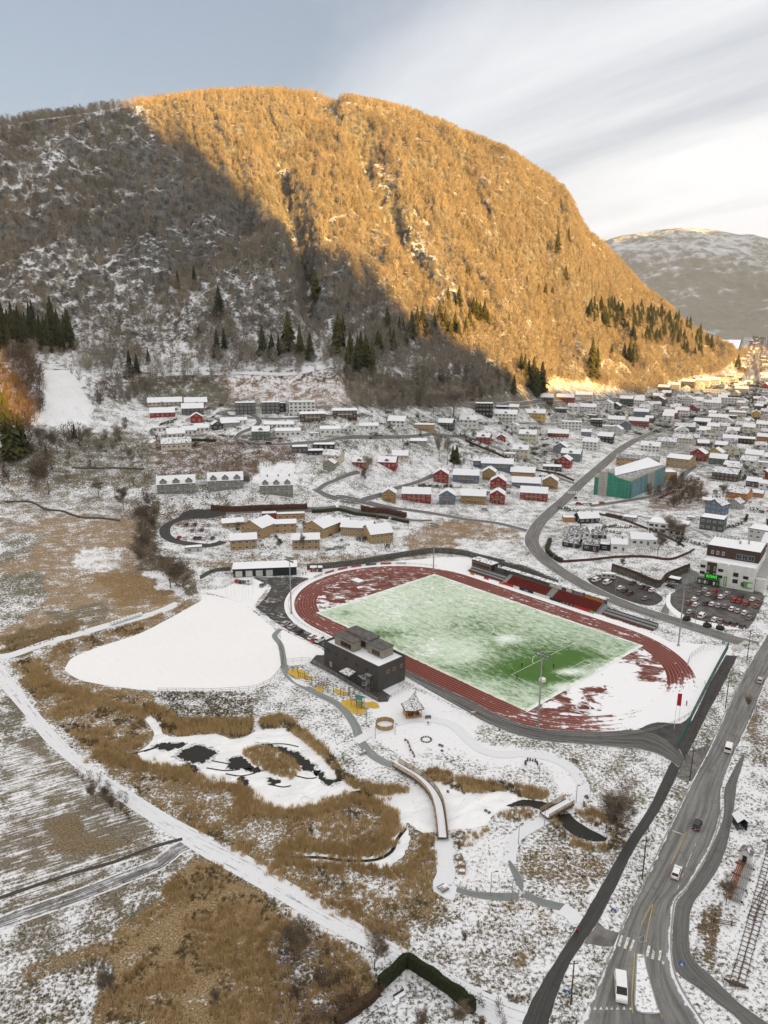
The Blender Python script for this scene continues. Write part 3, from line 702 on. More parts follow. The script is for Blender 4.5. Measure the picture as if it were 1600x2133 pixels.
sn = blobfield(X, Y, .54, [(800, 1250, 150, 60, .93), (1000, 1240, 160, 40, .80), (720, 1278, 28, 7, .45), (1130, 1300, 120, 40, .66), (1200, 1340, 100, 35, .55), (1040, 1385, 150, 46, .10), (1000, 1310, 60, 22, .35), (1140, 1390, 80, 34, -.1), (1120, 1400, 60, 24, -.5), (1190, 1372, 50, 18, -.3), (1080, 1350, 60, 25, .25),
    (870, 1352, 70, 12, .22), (800, 1320, 50, 10, .2), (900, 1390, 55, 10, .25), (960, 1360, 60, 30, .9), (900, 1350, 60, 22, .95), (1000, 1292, 25, 8, .45), (1060, 1332, 28, 8, 1.3), (1240, 1385, 40, 12, .45), (1080, 1440, 60, 18, .55), (1010, 1430, 70, 18, .62), (1100, 1462, 40, 14, .6),
    (1195, 1400, 40, 8, 1.2), (1170, 1432, 20, 8, 1.2)])
edge = np.maximum(sstep(52.6, 55, np.abs(u)), sstep(34.4, 36.2, np.abs(v))); sn = sn*(1-edge)+1.15*edge
grid_mesh('football_pitch', X, Y, np.full_like(X, .13), None, None, M_turf(), attrs={'snow': sn})
WL = M('pitch_line_white', (.78, .80, .76), .7, .08)
ML = MB()
def pline(P, w=.14, z=.17, m=0):
    for a, b in zip(P[:-1], P[1:]):
        a = np.array(a, float); b = np.array(b, float); d = (b-a)/np.linalg.norm(b-a); n = np.array([-d[1], d[0]])*w/2
        vs = [S(*(a+n), z), S(*(a-n), z), S(*(b-n), z), S(*(b+n), z)]; ML.add(vs, [(0, 1, 2, 3)], m)
pline([(-52.6, -34), (52.6, -34)]); pline([(-52.6, 34), (52.6, 34)])
pline([(0, -33.9), (0, 33.9)]); pline([(-52.6, -33.9), (-52.6, 33.9)]); pline([(52.6, -33.9), (52.6, 33.9)])
for sg in (-1, 1):
    pline([(sg*52.5, -20.16), (sg*36.1, -20.16)]); pline([(sg*52.5, 20.16), (sg*36.1, 20.16)]); pline([(sg*36.1, -20.1), (sg*36.1, 20.1)])
    pline([(sg*52.5, -9.16), (sg*47.1, -9.16)]); pline([(sg*52.5, 9.16), (sg*47.1, 9.16)]); pline([(sg*47.1, -9.1), (sg*47.1, 9.1)])
    a = np.linspace(-.92, .92, 14); pline([(sg*(41.6-9.15*math.cos(t)), 9.15*math.sin(t)) for t in a])
a = np.linspace(0, 2*math.pi, 49); pline([(9.15*math.cos(t), 9.15*math.sin(t)) for t in a])
o = ML.build('pitch_markings', WL); o['kind'] = 'structure'
ML = MB(); pline([(-30, -36.0), (52, -36.0)], .1, .171); o = ML.build('pitch_markings', M('yellow_pitch_line', (.55, .55, .08), .7)); o['kind'] = 'structure'

# ------------------------------------------------------------------ snow field, roads, paths, ponds
sheet('field', [(134, 1393), (150, 1372), (200, 1350), (290, 1320), (350, 1290), (395, 1265), (420, 1250), (425, 1238), (500, 1255), (540, 1285), (570, 1310), (580, 1340), (590, 1370), (585, 1395), (565, 1420), (530, 1435), (450, 1441), (330, 1439), (250, 1432), (180, 1420), (145, 1405)], SNOWM, .05, .4)
sheet('snowy_ground', [(402, 1228), (425, 1200), (470, 1192), (560, 1195), (556, 1225), (530, 1262), (545, 1280), (500, 1255), (440, 1236)], SNOWM, .04, .3)
sheet('snowy_ground', [(585, 1310), (640, 1338), (676, 1358), (650, 1378), (600, 1385), (588, 1350)], SNOWM, .03, .3)
sheet('snowy_ground', [(630, 1190), (700, 1180), (960, 1160), (1010, 1178), (980, 1192), (800, 1190), (690, 1205), (640, 1235), (622, 1262), (612, 1270), (615, 1235)], SNOWM, .03, .3)
sheet('snowy_ground', [(1335, 1335), (1400, 1338), (1520, 1350), (1500, 1390), (1470, 1430), (1455, 1470), (1420, 1520), (1330, 1518), (1400, 1480), (1440, 1440), (1430, 1395)], SNOWM, .03, .3)

strip('main_road', [(1640, 1245), (1600, 1318), (1562, 1382), (1525, 1455), (1482, 1552), (1440, 1632), (1416, 1680), (1379, 1758), (1341, 1841), (1312, 1896), (1290, 1944), (1278, 1973), (1235, 2074), (1209, 2133), (1185, 2190)],
      [(1700, 1262), (1650, 1330), (1600, 1412), (1570, 1485), (1530, 1570), (1505, 1640), (1503, 1690), (1486, 1750), (1462, 1797), (1427, 1852), (1407, 1872), (1400, 1900), (1396, 1967), (1402, 2022), (1422, 2068), (1465, 2133), (1500, 2180)], ASPH, .08, 1.5, 25)
strip('lay_by', [(1547, 1572), (1530, 1600), (1509, 1645), (1507, 1700), (1488, 1752), (1465, 1799), (1431, 1853), (1411, 1876), (1404, 1905), (1400, 1967), (1406, 2020), (1456, 2062), (1514, 2105), (1560, 2145)],
      [(1552, 1574), (1545, 1600), (1535, 1635), (1527, 1700), (1508, 1783), (1476, 1841), (1445, 1881), (1437, 1919), (1436, 1967), (1445, 1999), (1485, 2036), (1542, 2091), (1594, 2128), (1640, 2160)], M_road('lay_by_asphalt', (.17, .165, .155), (.085, .082, .078), .03), .07, 1.5, 9)
strip('cycle_path', [(1512, 1365), (1475, 1430), (1462, 1460), (1412, 1560), (1395, 1592), (1353, 1680), (1301, 1760), (1255, 1841), (1212, 1916), (1192, 1947), (1157, 2002), (1130, 2045), (1105, 2090), (1085, 2140)],
      [(1537, 1367), (1500, 1440), (1478, 1480), (1450, 1537), (1422, 1592), (1379, 1680), (1324, 1766), (1284, 1847), (1246, 1921), (1222, 1956), (1189, 2005), (1168, 2054), (1149, 2111), (1140, 2150)], ASPH_DARK, .09, 1.5, 7)
sheet('side_road', [(1412, 1578), (1445, 1562), (1482, 1554), (1468, 1590), (1447, 1622), (1432, 1630), (1408, 1618)], YARD_A, .075, .2)
sheet('side_road', [(1246, 1921), (1262, 1936), (1290, 1944), (1278, 1972), (1235, 1968), (1214, 1965), (1222, 1950)], YARD_A, .075, .2)
strip('side_road', [(845, 1395), (900, 1423), (975, 1457), (1050, 1495), (1125, 1517), (1230, 1524), (1320, 1521), (1370, 1518), (1405, 1545), (1425, 1580)],
      [(838, 1406), (900, 1442), (975, 1484), (1024, 1511), (1110, 1540), (1237, 1553), (1331, 1562), (1375, 1573), (1400, 1588), (1415, 1600)], M_road('access_asphalt', (.16, .155, .145), (.06, .057, .052), .03, .05), .10, 1.5, 9)
sheet('side_road', [(1330, 1519), (1370, 1505), (1418, 1508), (1440, 1490), (1435, 1530), (1412, 1562), (1380, 1535)], YARD_D, .11, .4)
sheet('yard', [(533, 1266), (552, 1245), (565, 1222), (545, 1212), (530, 1203), (560, 1203), (640, 1204), (638, 1225), (620, 1250), (608, 1276), (645, 1301), (700, 1328), (716, 1338), (690, 1352), (676, 1350), (645, 1336), (600, 1312), (570, 1293), (550, 1278)], SLUSH, .06, .6)
sheet('yard', [(645, 1381), (676, 1365), (800, 1440), (812, 1452), (790, 1463), (700, 1410)], YARD_D, .07, .15)
sheet('yard', [(1398, 1238), (1445, 1212), (1520, 1222), (1588, 1236), (1575, 1285), (1550, 1312), (1500, 1308), (1432, 1293), (1396, 1268)], YARD_P, .06, .4)
sheet('yard', [(1222, 1206), (1262, 1196), (1300, 1205), (1370, 1236), (1378, 1252), (1350, 1262), (1290, 1245), (1240, 1222)], YARD_D, .06, .3)
strip('side_road', [(1375, 1205), (1398, 1215), (1405, 1235), (1390, 1250), (1372, 1280)], [(1440, 1185), (1462, 1198), (1440, 1225), (1400, 1262), (1392, 1290)], ASPH, .055, 2, 7)
for nm, P, w, m, dz in [
    ('road', [(1580, 1345), (1535, 1335), (1480, 1318), (1400, 1292), (1330, 1270), (1260, 1242), (1200, 1210), (1150, 1178), (1118, 1148), (1108, 1122), (1124, 1090), (1150, 1064), (1182, 1036), (1215, 1003), (1262, 963), (1310, 925), (1370, 897), (1432, 876), (1472, 862), (1512, 846), (1560, 830), (1578, 800), (1574, 770), (1571, 740)], 8.5, M_road('valley_road', (.24, .235, .22), (.11, .105, .10), .08, .08), .14),
    ('road', [(700, 1036), (772, 1049), (838, 1061), (910, 1071), (970, 1082), (1054, 1094), (1099, 1106)], 5.5, LANE, .12),
    ('road', [(757, 1042), (799, 1029), (830, 1016), (868, 1005), (904, 990)], 4.5, LANE, .13),
    ('road', [(470, 1066), (430, 1071), (385, 1078), (352, 1092), (343, 1108), (356, 1124), (400, 1134), (440, 1136), (466, 1128)], 6, ASPH_DARK, .10),
    ('road', [(470, 1066), (560, 1062), (660, 1062), (740, 1064), (800, 1072), (860, 1084), (900, 1084)], 4.5, LANE, .09),
    ('road', [(661, 1022), (680, 1008), (700, 1000), (722, 990), (748, 983)], 4, LANE, .12), ('road', [(655, 1018), (680, 1032), (715, 1043), (757, 1046)], 5, LANE, .12),
    ('road', [(490, 915), (500, 903), (524, 893), (540, 880), (532, 868), (510, 860), (480, 855), (452, 862)], 4.5, LANE, .13),
    ('road', [(490, 915), (520, 922), (560, 926), (640, 922), (700, 914), (770, 911), (850, 910), (930, 908), (985, 914), (1020, 928), (1060, 945)], 4.5, LANE, .12),
    ('road', [(320, 908), (316, 898), (330, 890), (352, 892)], 4, LANE, .12),
    ('road', [(450, 862), (520, 870), (600, 872), (650, 868), (720, 868), (760, 862)], 4.0, LANE, .12),
    ('road', [(905, 845), (960, 845), (1010, 852), (1080, 842), (1150, 836), (1250, 834), (1310, 828)], 4.5, LANE, .12),
    ('road', [(1231, 1054), (1262, 1050), (1300, 1044), (1366, 1032), (1405, 1011), (1429, 985), (1450, 970)], 6, LANE, .12),
    ('road', [(1470, 906), (1504, 909), (1519, 928), (1532, 948), (1546, 966), (1568, 986), (1600, 1000)], 5.5, LANE, .12),
    ('road', [(1103, 976), (1140, 984), (1175, 1000), (1215, 1012)], 5, LANE, .12), ('road', [(1280, 834), (1340, 860), (1400, 880), (1432, 876)], 4.5, LANE, .12),
    ('road', [(1310, 925), (1380, 935), (1440, 945), (1500, 950)], 4.0, LANE_SNOW, .12), ('road', [(1200, 880), (1240, 905), (1290, 925)], 4.5, LANE_SNOW, .12),
    ('road', [(1340, 850), (1420, 850), (1480, 838), (1540, 812)], 4.5, LANE_SNOW, .12), ('road', [(1060, 880), (1130, 884), (1200, 878), (1290, 872), (1370, 862)], 4.5, LANE_SNOW, .12),
    ('road', [(1232, 1060), (1290, 1068), (1380, 1085), (1440, 1100), (1480, 1120)], 4.5, LANE_SNOW, .09),
    ('track', [(30, 774), (100, 768), (180, 771), (260, 777), (380, 779), (520, 778), (640, 774), (760, 768), (860, 760), (940, 750)], 3.0, GRAVEL2, .35),
    ('track', [(-30, 1372), (20, 1366), (60, 1352), (110, 1335), (160, 1322), (215, 1306), (270, 1292), (330, 1275), (372, 1256)], 5, GRAVEL2, .06),
    ('track', [(-20, 1878), (60, 1850), (150, 1820), (240, 1795), (320, 1764), (380, 1748)], 1.1, M('bare_soil', (.06, .05, .04)), .07),
    ('track', [(-20, 1930), (80, 1895), (180, 1860), (260, 1828), (330, 1800), (370, 1768), (400, 1755)], 4.5, LANE_SNOW, .05)]:
    road(nm, P, w, m, dz)
strip('gravel_road', [(-30, 1360), (0, 1382), (19, 1404), (45, 1440), (78, 1482), (134, 1545), (194, 1598), (281, 1654), (375, 1711), (500, 1773), (600, 1835), (700, 1892), (775, 1941), (890, 2001), (1005, 2064), (1091, 2096), (1130, 2100)],
      [(-30, 1405), (-10, 1420), (0, 1430), (28, 1462), (56, 1495), (100, 1550), (187, 1623), (250, 1670), (344, 1732), (420, 1783), (560, 1862), (660, 1923), (761, 1975), (838, 2010), (960, 2090), (1040, 2145), (1080, 2170)], GRAVEL, .06, 1.5, 13)
for P, w, m in [([(592, 1386), (602, 1408), (630, 1428), (665, 1447), (700, 1465), (722, 1485), (740, 1512), (752, 1545), (775, 1572), (800, 1588), (818, 1594)], 3.2, PATH_GREY),
    ([(740, 1545), (790, 1520), (850, 1500), (905, 1500), (945, 1512), (970, 1535), (1000, 1560), (1040, 1572), (1090, 1570), (1150, 1580), (1195, 1605), (1215, 1640), (1205, 1670), (1180, 1690)], 3.4, PATH_SNOW),
    ([(1150, 1700), (1110, 1722), (1075, 1745), (1062, 1780), (1063, 1800)], 3.0, PATH_SNOW),
    ([(925, 1745), (925, 1790), (930, 1820), (920, 1850), (950, 1862)], 4.2, PATH_SNOW), ([(585, 1310), (572, 1325), (585, 1345), (592, 1386)], 2.4, PATH_GREY),
    ([(1160, 1890), (1190, 1905), (1205, 1925)], 3.5, PATH_SNOW)]:
    PZ = globals().get('PZ', .065)+.004; road('footpath', P, w, m, PZ, 1.2, 9)
strip('footpath', [(952, 1848), (990, 1857), (1040, 1860), (1080, 1860)], [(950, 1858), (985, 1870), (1040, 1877), (1082, 1875)], PATH_CLEAR, .09, 1, 5)
strip('footpath', [(1062, 1792), (1078, 1812), (1090, 1835), (1090, 1850)], [(1058, 1795), (1066, 1820), (1078, 1845), (1088, 1860)], PATH_CLEAR, .09, 1, 5)
strip('footpath', [(1097, 1857), (1130, 1872), (1178, 1883)], [(1088, 1868), (1120, 1885), (1165, 1898)], PATH_CLEAR, .09, 1, 5)
# ponds
SLUSHI = NB('grey_slush_ice'); _n = SLUSHI.noise(.9, 6, .7); SLUSHI = SLUSHI.done(SLUSHI.mix(SLUSHI.ss(.4, .6, _n), (.34, .345, .35), (.74, .745, .76)), .6)
POND = [(287, 1567), (310, 1552), (322, 1530), (310, 1510), (297, 1490), (318, 1488), (335, 1500), (340, 1529), (375, 1535), (450, 1529), (480, 1540), (512, 1535), (537, 1521), (575, 1514), (595, 1518), (615, 1532), (641, 1552), (664, 1567), (687, 1593), (707, 1619), (730, 1633), (756, 1642), (767, 1652), (756, 1663), (730, 1663), (693, 1672), (658, 1682), (635, 1689), (606, 1688), (566, 1682), (532, 1673), (512, 1659), (500, 1634), (460, 1632), (419, 1629), (403, 1617), (381, 1601), (350, 1603), (312, 1604), (300, 1589), (290, 1576)]
sheet('pond', POND, ICE, .05, .5)
sheet('pond', [(790, 1659), (813, 1656), (839, 1647), (854, 1639), (871, 1640), (894, 1630), (926, 1629), (946, 1644), (975, 1652), (1012, 1652), (1047, 1648), (1087, 1661), (1127, 1670), (1159, 1672), (1145, 1684), (1127, 1690), (1110, 1681), (1081, 1678), (1047, 1687), (1024, 1701), (1012, 1718), (984, 1727), (955, 1727), (938, 1730), (909, 1732), (883, 1736), (869, 1730), (852, 1715), (820, 1710), (812, 1690), (796, 1676)], ICE, .05, .4, seed=4)
sheet('pond', [(1156, 1698), (1185, 1695), (1202, 1710), (1228, 1727), (1265, 1747), (1262, 1754), (1237, 1753), (1202, 1744), (1173, 1724)], WATER, .06, .4)
for k, P in enumerate([[(546, 1552), (575, 1555), (601, 1563), (629, 1575), (652, 1593), (652, 1607), (632, 1602), (609, 1584), (581, 1568), (558, 1558)],
    [(655, 1607), (672, 1609), (684, 1620), (710, 1624), (687, 1635), (667, 1625)], [(366, 1576), (384, 1561), (416, 1554), (447, 1564), (444, 1576), (422, 1589), (395, 1586)],
    [(378, 1595), (390, 1590), (403, 1592), (412, 1604), (406, 1614), (392, 1608)], [(478, 1583), (500, 1578), (517, 1593), (528, 1601), (497, 1602), (476, 1602)],
    [(500, 1622), (508, 1619), (521, 1640), (510, 1644), (497, 1634)], [(555, 1622), (569, 1620), (583, 1628), (563, 1634)], [(320, 1555), (345, 1549), (382, 1550), (368, 1558), (340, 1563), (330, 1560)],
    [(505, 1600), (560, 1603), (540, 1610), (515, 1608)], [(729, 1652), (758, 1646), (778, 1658), (770, 1670), (745, 1662)], [(1050, 1680), (1090, 1668), (1140, 1672), (1156, 1676), (1140, 1690), (1110, 1683), (1085, 1679)]]):
    c0 = np.mean(P, 0); sheet('slush_ice', [tuple(c0+(np.array(q)-c0)*1.22) for q in P], SLUSHI, .075, 1.6 if k < 9 else .4, .5, seed=k*3+1) if k < 9 else None
    sheet('water', P, WATER, .09, 1.9 if k < 9 else .9, .45, seed=k*3)
for P, w in [([(580, 1781), (609, 1787), (664, 1787), (727, 1794), (785, 1791), (816, 1774), (826, 1752), (845, 1726)], .9), ([(75, 1398), (90, 1420), (140, 1440), (200, 1457), (262, 1480), (300, 1492)], .9), ([(300, 1566), (330, 1556), (270, 1572), (225, 1575)], .6)]:
    road('stream', P, w, WATER, .10, 1.2, 4)
sheet('snowy_ground', [(582, 1776), (640, 1776), (727, 1783), (785, 1781), (806, 1766), (812, 1745), (838, 1712), (850, 1722), (852, 1755), (838, 1785), (810, 1806), (785, 1808), (727, 1804), (640, 1795), (585, 1788)], ICE, .07, 1.1, .6)
for P in ([(545, 1551), (590, 1550), (622, 1556)], [(470, 1612), (500, 1617), (532, 1611)], [(560, 1634), (590, 1640), (606, 1637)], [(430, 1600), (470, 1606), (500, 1603)], [(440, 1585), (478, 1592)], [(600, 1612), (640, 1622), (660, 1620)]): road('water', P, .5, WATER, .095, 1, 3)
sheet('snow_island', [(1327, 1988), (1341, 1990), (1347, 2019), (1370, 2100), (1376, 2111), (1327, 2108), (1322, 2094), (1325, 2025)], M_snow('verge_snow', (.20, .18, .12), .66, 1.5), .20, .1, 1)
sheet('snow_island', [(1398, 1234), (1400, 1262), (1440, 1288), (1500, 1300), (1550, 1305), (1552, 1312), (1500, 1310), (1430, 1297), (1392, 1268), (1388, 1245)], SNOWM, .12, .25)
# ------------------------------------------------------------------ vegetation
def scatter(name, protos, pts, kindix, scale, rot, mats, label, cat, kind='stuff', tilt=None):
    'one object: loose points that carry small plants; the plant shapes sit in the same mesh'
    vs = []; fs = []; mi = []; pid = []
    for k, (v, f, m) in enumerate(protos):
        o = len(vs); vs += [tuple(p) for p in v]; fs += [tuple(i+o for i in q) for q in f]; mi += m; pid += [k+1]*len(v)
    n0 = len(vs); n = len(pts)
    me = bpy.data.meshes.new(name); me.from_pydata(vs+[tuple(p) for p in pts], [], fs); me.polygons.foreach_set('material_index', mi)
    for m in mats: me.materials.append(m)
    for nm, arr in (('pid', np.r_[pid, np.zeros(n)]), ('pk', np.r_[np.zeros(n0), np.asarray(kindix)+1]), ('ps', np.r_[np.ones(n0), scale]), ('pr', np.r_[np.zeros(n0), rot])):
        a = me.attributes.new(nm, 'FLOAT', 'POINT'); a.data.foreach_set('value', np.asarray(arr, 'f'))
    o = bpy.data.objects.new(name, me); COL.objects.link(o)
    ng = bpy.data.node_groups.new(name, 'GeometryNodeTree'); ng.interface.new_socket('Geometry', in_out='INPUT', socket_type='NodeSocketGeometry'); ng.interface.new_socket('Geometry', in_out='OUTPUT', socket_type='NodeSocketGeometry')
    N = ng.nodes; L = ng.links; gi = N.new('NodeGroupInput'); go = N.new('NodeGroupOutput'); J = N.new('GeometryNodeJoinGeometry')
    def named(nm):
        a = N.new('GeometryNodeInputNamedAttribute'); a.data_type = 'FLOAT'; a.inputs['Name'].default_value = nm; return a.outputs['Attribute']
    def eq(sock, v):
        c = N.new('FunctionNodeCompare'); c.data_type = 'FLOAT'; c.operation = 'EQUAL'; L.new(sock, c.inputs[0]); c.inputs[1].default_value = v; c.inputs['Epsilon'].default_value = .1; return c.outputs[0]
    comb = N.new('ShaderNodeCombineXYZ'); L.new(named('pr'), comb.inputs[2])
    for k in range(len(protos)):
        s1 = N.new('GeometryNodeSeparateGeometry'); L.new(gi.outputs[0], s1.inputs[0]); L.new(eq(named('pid'), k+1), s1.inputs['Selection'])
        s2 = N.new('GeometryNodeSeparateGeometry'); L.new(gi.outputs[0], s2.inputs[0]); L.new(eq(named('pk'), k+1), s2.inputs['Selection'])
        mp = N.new('GeometryNodeMeshToPoints'); L.new(s2.outputs[0], mp.inputs['Mesh'])
        ip = N.new('GeometryNodeInstanceOnPoints'); L.new(mp.outputs[0], ip.inputs['Points']); L.new(s1.outputs[0], ip.inputs['Instance'])
        L.new(comb.outputs[0], ip.inputs['Rotation']); L.new(named('ps'), ip.inputs['Scale']); L.new(ip.outputs[0], J.inputs[0])
    L.new(J.outputs[0], go.inputs[0])
    md = o.modifiers.new('scatter', 'NODES'); md.node_group = ng
    return tag(o, label, cat, kind=kind)

def sliver(v, f, m, a, d, w, L, mi=0, r=None):
    'thin tapering triangle from a along d'
    r = r or random; d = Vector(d).normalized(); q = d.cross(Vector((r.uniform(-1, 1), r.uniform(-1, 1), r.uniform(-1, 1)))).normalized()*w/2
    a = Vector(a); o = len(v); v += [a-q, a+q, a+d*L]; f.append((o, o+1, o+2)); m.append(mi)
def birch_far(seed, n=95, wide=.26):
    'small bare birch, unit height: bole, rising branches, haze of twigs'
    r = random.Random(seed); v = []; f = []; m = []
    b = MB(); b.tube((0, 0, 0), (r.uniform(-.03, .03), 0, .75), .014, .005, 3, 0, False); v += [Vector(p) for p in b.v]; f += b.f; m += [0]*len(b.f)
    for i in range(n):
        h = r.uniform(.12, .95); rad = wide*math.sin(min(1, (h-.02)*1.05)*math.pi*.9)**.7; t = r.uniform(0, 6.283); q = rad*r.uniform(.1, 1)
        p = Vector((q*math.cos(t), q*math.sin(t), h)); d = Vector((math.cos(t)*.6, math.sin(t)*.6, r.uniform(.4, 1.6)))
        sliver(v, f, m, p, d, r.uniform(.018, .045), r.uniform(.10, .24), 1, r)
    for i in range(14):
        h = r.uniform(.1, .6); t = r.uniform(0, 6.283); sliver(v, f, m, (0, 0, h), (math.cos(t)*.5, math.sin(t)*.5, 1), .016, .35, 0, r)
    return v, f, m
def tuft(seed, n=16, lean=.35, wid=.07, spread=.32, mi=0):
    r = random.Random(seed); v = []; f = []; m = []
    for i in range(n):
        t = r.uniform(0, 6.283); q = spread*math.sqrt(r.random()); p = (q*math.cos(t), q*math.sin(t), 0)
        sliver(v, f, m, p, (r.uniform(-lean, lean), r.uniform(-lean, lean), 1), wid*r.uniform(.7, 1.5), r.uniform(.65, 1.05), mi, r)
    return v, f, m
def M_rand(name, a, b, rough=.9, nscale=None):
    s = NB(name); oi = s.N.new('ShaderNodeObjectInfo'); n = s.noise(nscale or .02, 4, .6)
    x = s.ma('ADD', s.ma('MULTIPLY', oi.outputs['Random'], .6), s.ma('MULTIPLY', s.ss(.3, .7, n), .4)); m = s.done(s.mix(x, a, b), rough)
    return m
BOLE = M_rand('birch_bark', (.26, .23, .19), (.46, .41, .34)); TWIG = M_rand('bare_twigs', (.175, .155, .125), (.345, .295, .225))
REED = M_rand('dry_reed', (.39, .26, .11), (.70, .52, .28), nscale=.06); REED_D = M_rand('dark_sedge', (.12, .095, .042), (.28, .19, .085), nscale=.06)
GRASS_D = M_rand('dead_grass_tuft', (.085, .075, .045), (.24, .18, .10), nscale=.2)
def sample(area, dens, seed, cond=None):
    'random ground points inside an outline traced on the photo'
    r = np.random.default_rng(seed); W_ = np.array([G(*p)[:2] for p in area]); x0, y0 = W_.min(0); x1, y1 = W_.max(0)
    n = int((x1-x0)*(y1-y0)*dens); x = r.uniform(x0, x1, n); y = r.uniform(y0, y1, n); k = inpoly(W_, x, y); x, y = x[k], y[k]
    if cond is not None: k = cond(x, y); x, y = x[k], y[k]
    return np.stack([x, y, hgt(x, y)-.02], 1)

# -- the wood on the mountainside: one mass of many thousand leafless birches
r = np.random.default_rng(3)
N_ = 210000; a = r.uniform(-31*d2, 25.9*d2, N_); R = np.sqrt(r.uniform(500**2, 2700**2, N_))
x, y = R*np.sin(a), R*np.cos(a); z = hgt(x, y); px, py = project(x, y, z)
FOREST = [(-200, 770), (60, 757), (85, 775), (165, 772), (240, 800), (250, 850), (300, 820), (470, 800), (480, 778), (720, 785), (745, 850), (850, 862), (905, 850), (985, 838), (1130, 800), (1180, 792), (1240, 803), (1330, 824), (1360, 815), (1420, 792), (1500, 776), (1535, 747), (1560, 735), (1560, 100), (-200, 100)]
Rrid = np.interp(a, [az_el(p, q)[0] for p, q, _ in RIDGE], [w for _, _, w in RIDGE])
ok = inpoly(FOREST, px, py) & (R < Rrid*1.06)
dn = fbm(x/38+2, y/55, 4, .6); crag = np.exp(-(((px-400)/190)**2+((py-510)/70)**2)); gul = np.exp(-(((px-np.interp(py, [330, 400, 480, 560, 660], [575, 605, 625, 640, 655]))/30)**2))*(py < 690)*(py > 300)
shade = sstep(620, 350, px)*sstep(760, 560, py)
pr = (.60+.24*sstep(420, 760, px)+.25*sstep(360, 420, px)*sstep(470, 380, py)+(dn-.5)*1.9-crag*.26-gul*.55-.10*shade)
g1 = np.exp(-(((px-np.interp(py, [255, 340, 420, 500, 580], [725, 760, 800, 850, 905]))/34)**2))*(py > 240)*(py < 600); pr -= g1*.75; pr += .18*sstep(700, 900, px)*sstep(640, 700, py)
pr[(py > 760)] *= .8; pr[(px < 170) & (py > 740)] *= .6
ok &= r.random(N_) < np.clip(pr, .04, 1)
x, y, z, R_, px, py = x[ok], y[ok], z[ok], R[ok], px[ok], py[ok]
print('forest', len(x))
scatter('forest', [birch_far(1), birch_far(2, 110, .30), birch_far(3, 80, .2), birch_far(4, 120, .36)], np.stack([x, y, z-.4], 1), r.integers(0, 4, len(x)), (6.5+8.5*r.random(len(x))**1.3)*np.where(px < 700, .9, 1)*np.where(py < 260, .85, 1), r.uniform(0, 6.28, len(x)), [BOLE, TWIG], 'leafless birch wood covering the steep mountainside', 'forest')
# scrub woods lower down: strips of bare trees between fields and gardens
SC = [([(-40, 740), (60, 745), (95, 800), (90, 860), (60, 900), (-40, 900)], .045, 10), ([(-40, 880), (60, 900), (150, 905), (260, 880), (300, 930), (160, 960), (150, 1010), (-40, 1030)], .012, 8),
      ([(290, 1030), (325, 1035), (322, 1110), (330, 1160), (400, 1200), (390, 1240), (330, 1190), (288, 1185)], .035, 5), ([(140, 780), (300, 785), (300, 830), (200, 870), (170, 820)], .012, 8),
      ([(170, 940), (310, 930), (315, 1010), (260, 1030), (180, 1000)], .008, 6), ([(520, 940), (610, 940), (600, 980), (380, 975), (330, 945)], .03, 2.4),
      ([(930, 985), (1010, 955), (1000, 935), (950, 950), (900, 985)], .02, 4), ([(1335, 1010), (1420, 992), (1465, 1010), (1470, 1050), (1370, 1062)], .02, 6), ([(1080, 760), (1180, 790), (1130, 800), (1000, 838), (905, 848), (860, 850), (800, 820)], .02, 9),
      ([(1500, 760), (1548, 742), (1570, 700), (1650, 700), (1650, 770), (1560, 790)], .0012, 11), ([(1380, 1010), (1440, 1000), (1480, 1040), (1400, 1060)], .03, 5), ([(1560, 1500), (1600, 1440), (1600, 1600), (1565, 1640)], .08, 2.0), ([(160, 1615), (205, 1610), (250, 1660), (300, 1720), (230, 1700), (180, 1650)], .07, 3.2), ([(700, 2080), (780, 2050), (800, 2070), (700, 2140), (660, 2140)], .5, 2.2), ([(990, 2060), (1060, 2110), (1080, 2140), (1000, 2140)], .35, 2.0),
      ([(560, 1960), (640, 1945), (690, 1990), (660, 2040), (570, 2030)], .10, 3), ([(600, 2060), (720, 2020), (740, 2060), (700, 2140), (600, 2140)], .16, 3.0), ([(1465, 1850), (1500, 1840), (1490, 2000), (1450, 1980)], .1, 1.6)]
P_ = []; S_ = []
for i, (ar, dn_, h) in enumerate(SC):
    q = sample(ar, dn_, 50+i); P_.append(q); S_.append(h*r.uniform(.6, 1.25, len(q)))
P_ = np.concatenate(P_); S_ = np.concatenate(S_); print('scrub', len(P_))
scatter('scrub', [birch_far(11, 150, .34), birch_far(12, 170, .42), birch_far(13, 120, .3)], P_, r.integers(0, 3, len(P_)), S_, r.uniform(0, 6.28, len(P_)), [M_rand('scrub_bark', (.10, .08, .06), (.2, .17, .13)), M_rand('scrub_twigs', (.085, .060, .042), (.17, .11, .065))], 'leafless brown scrub and thickets along ditches and gardens', 'scrub')

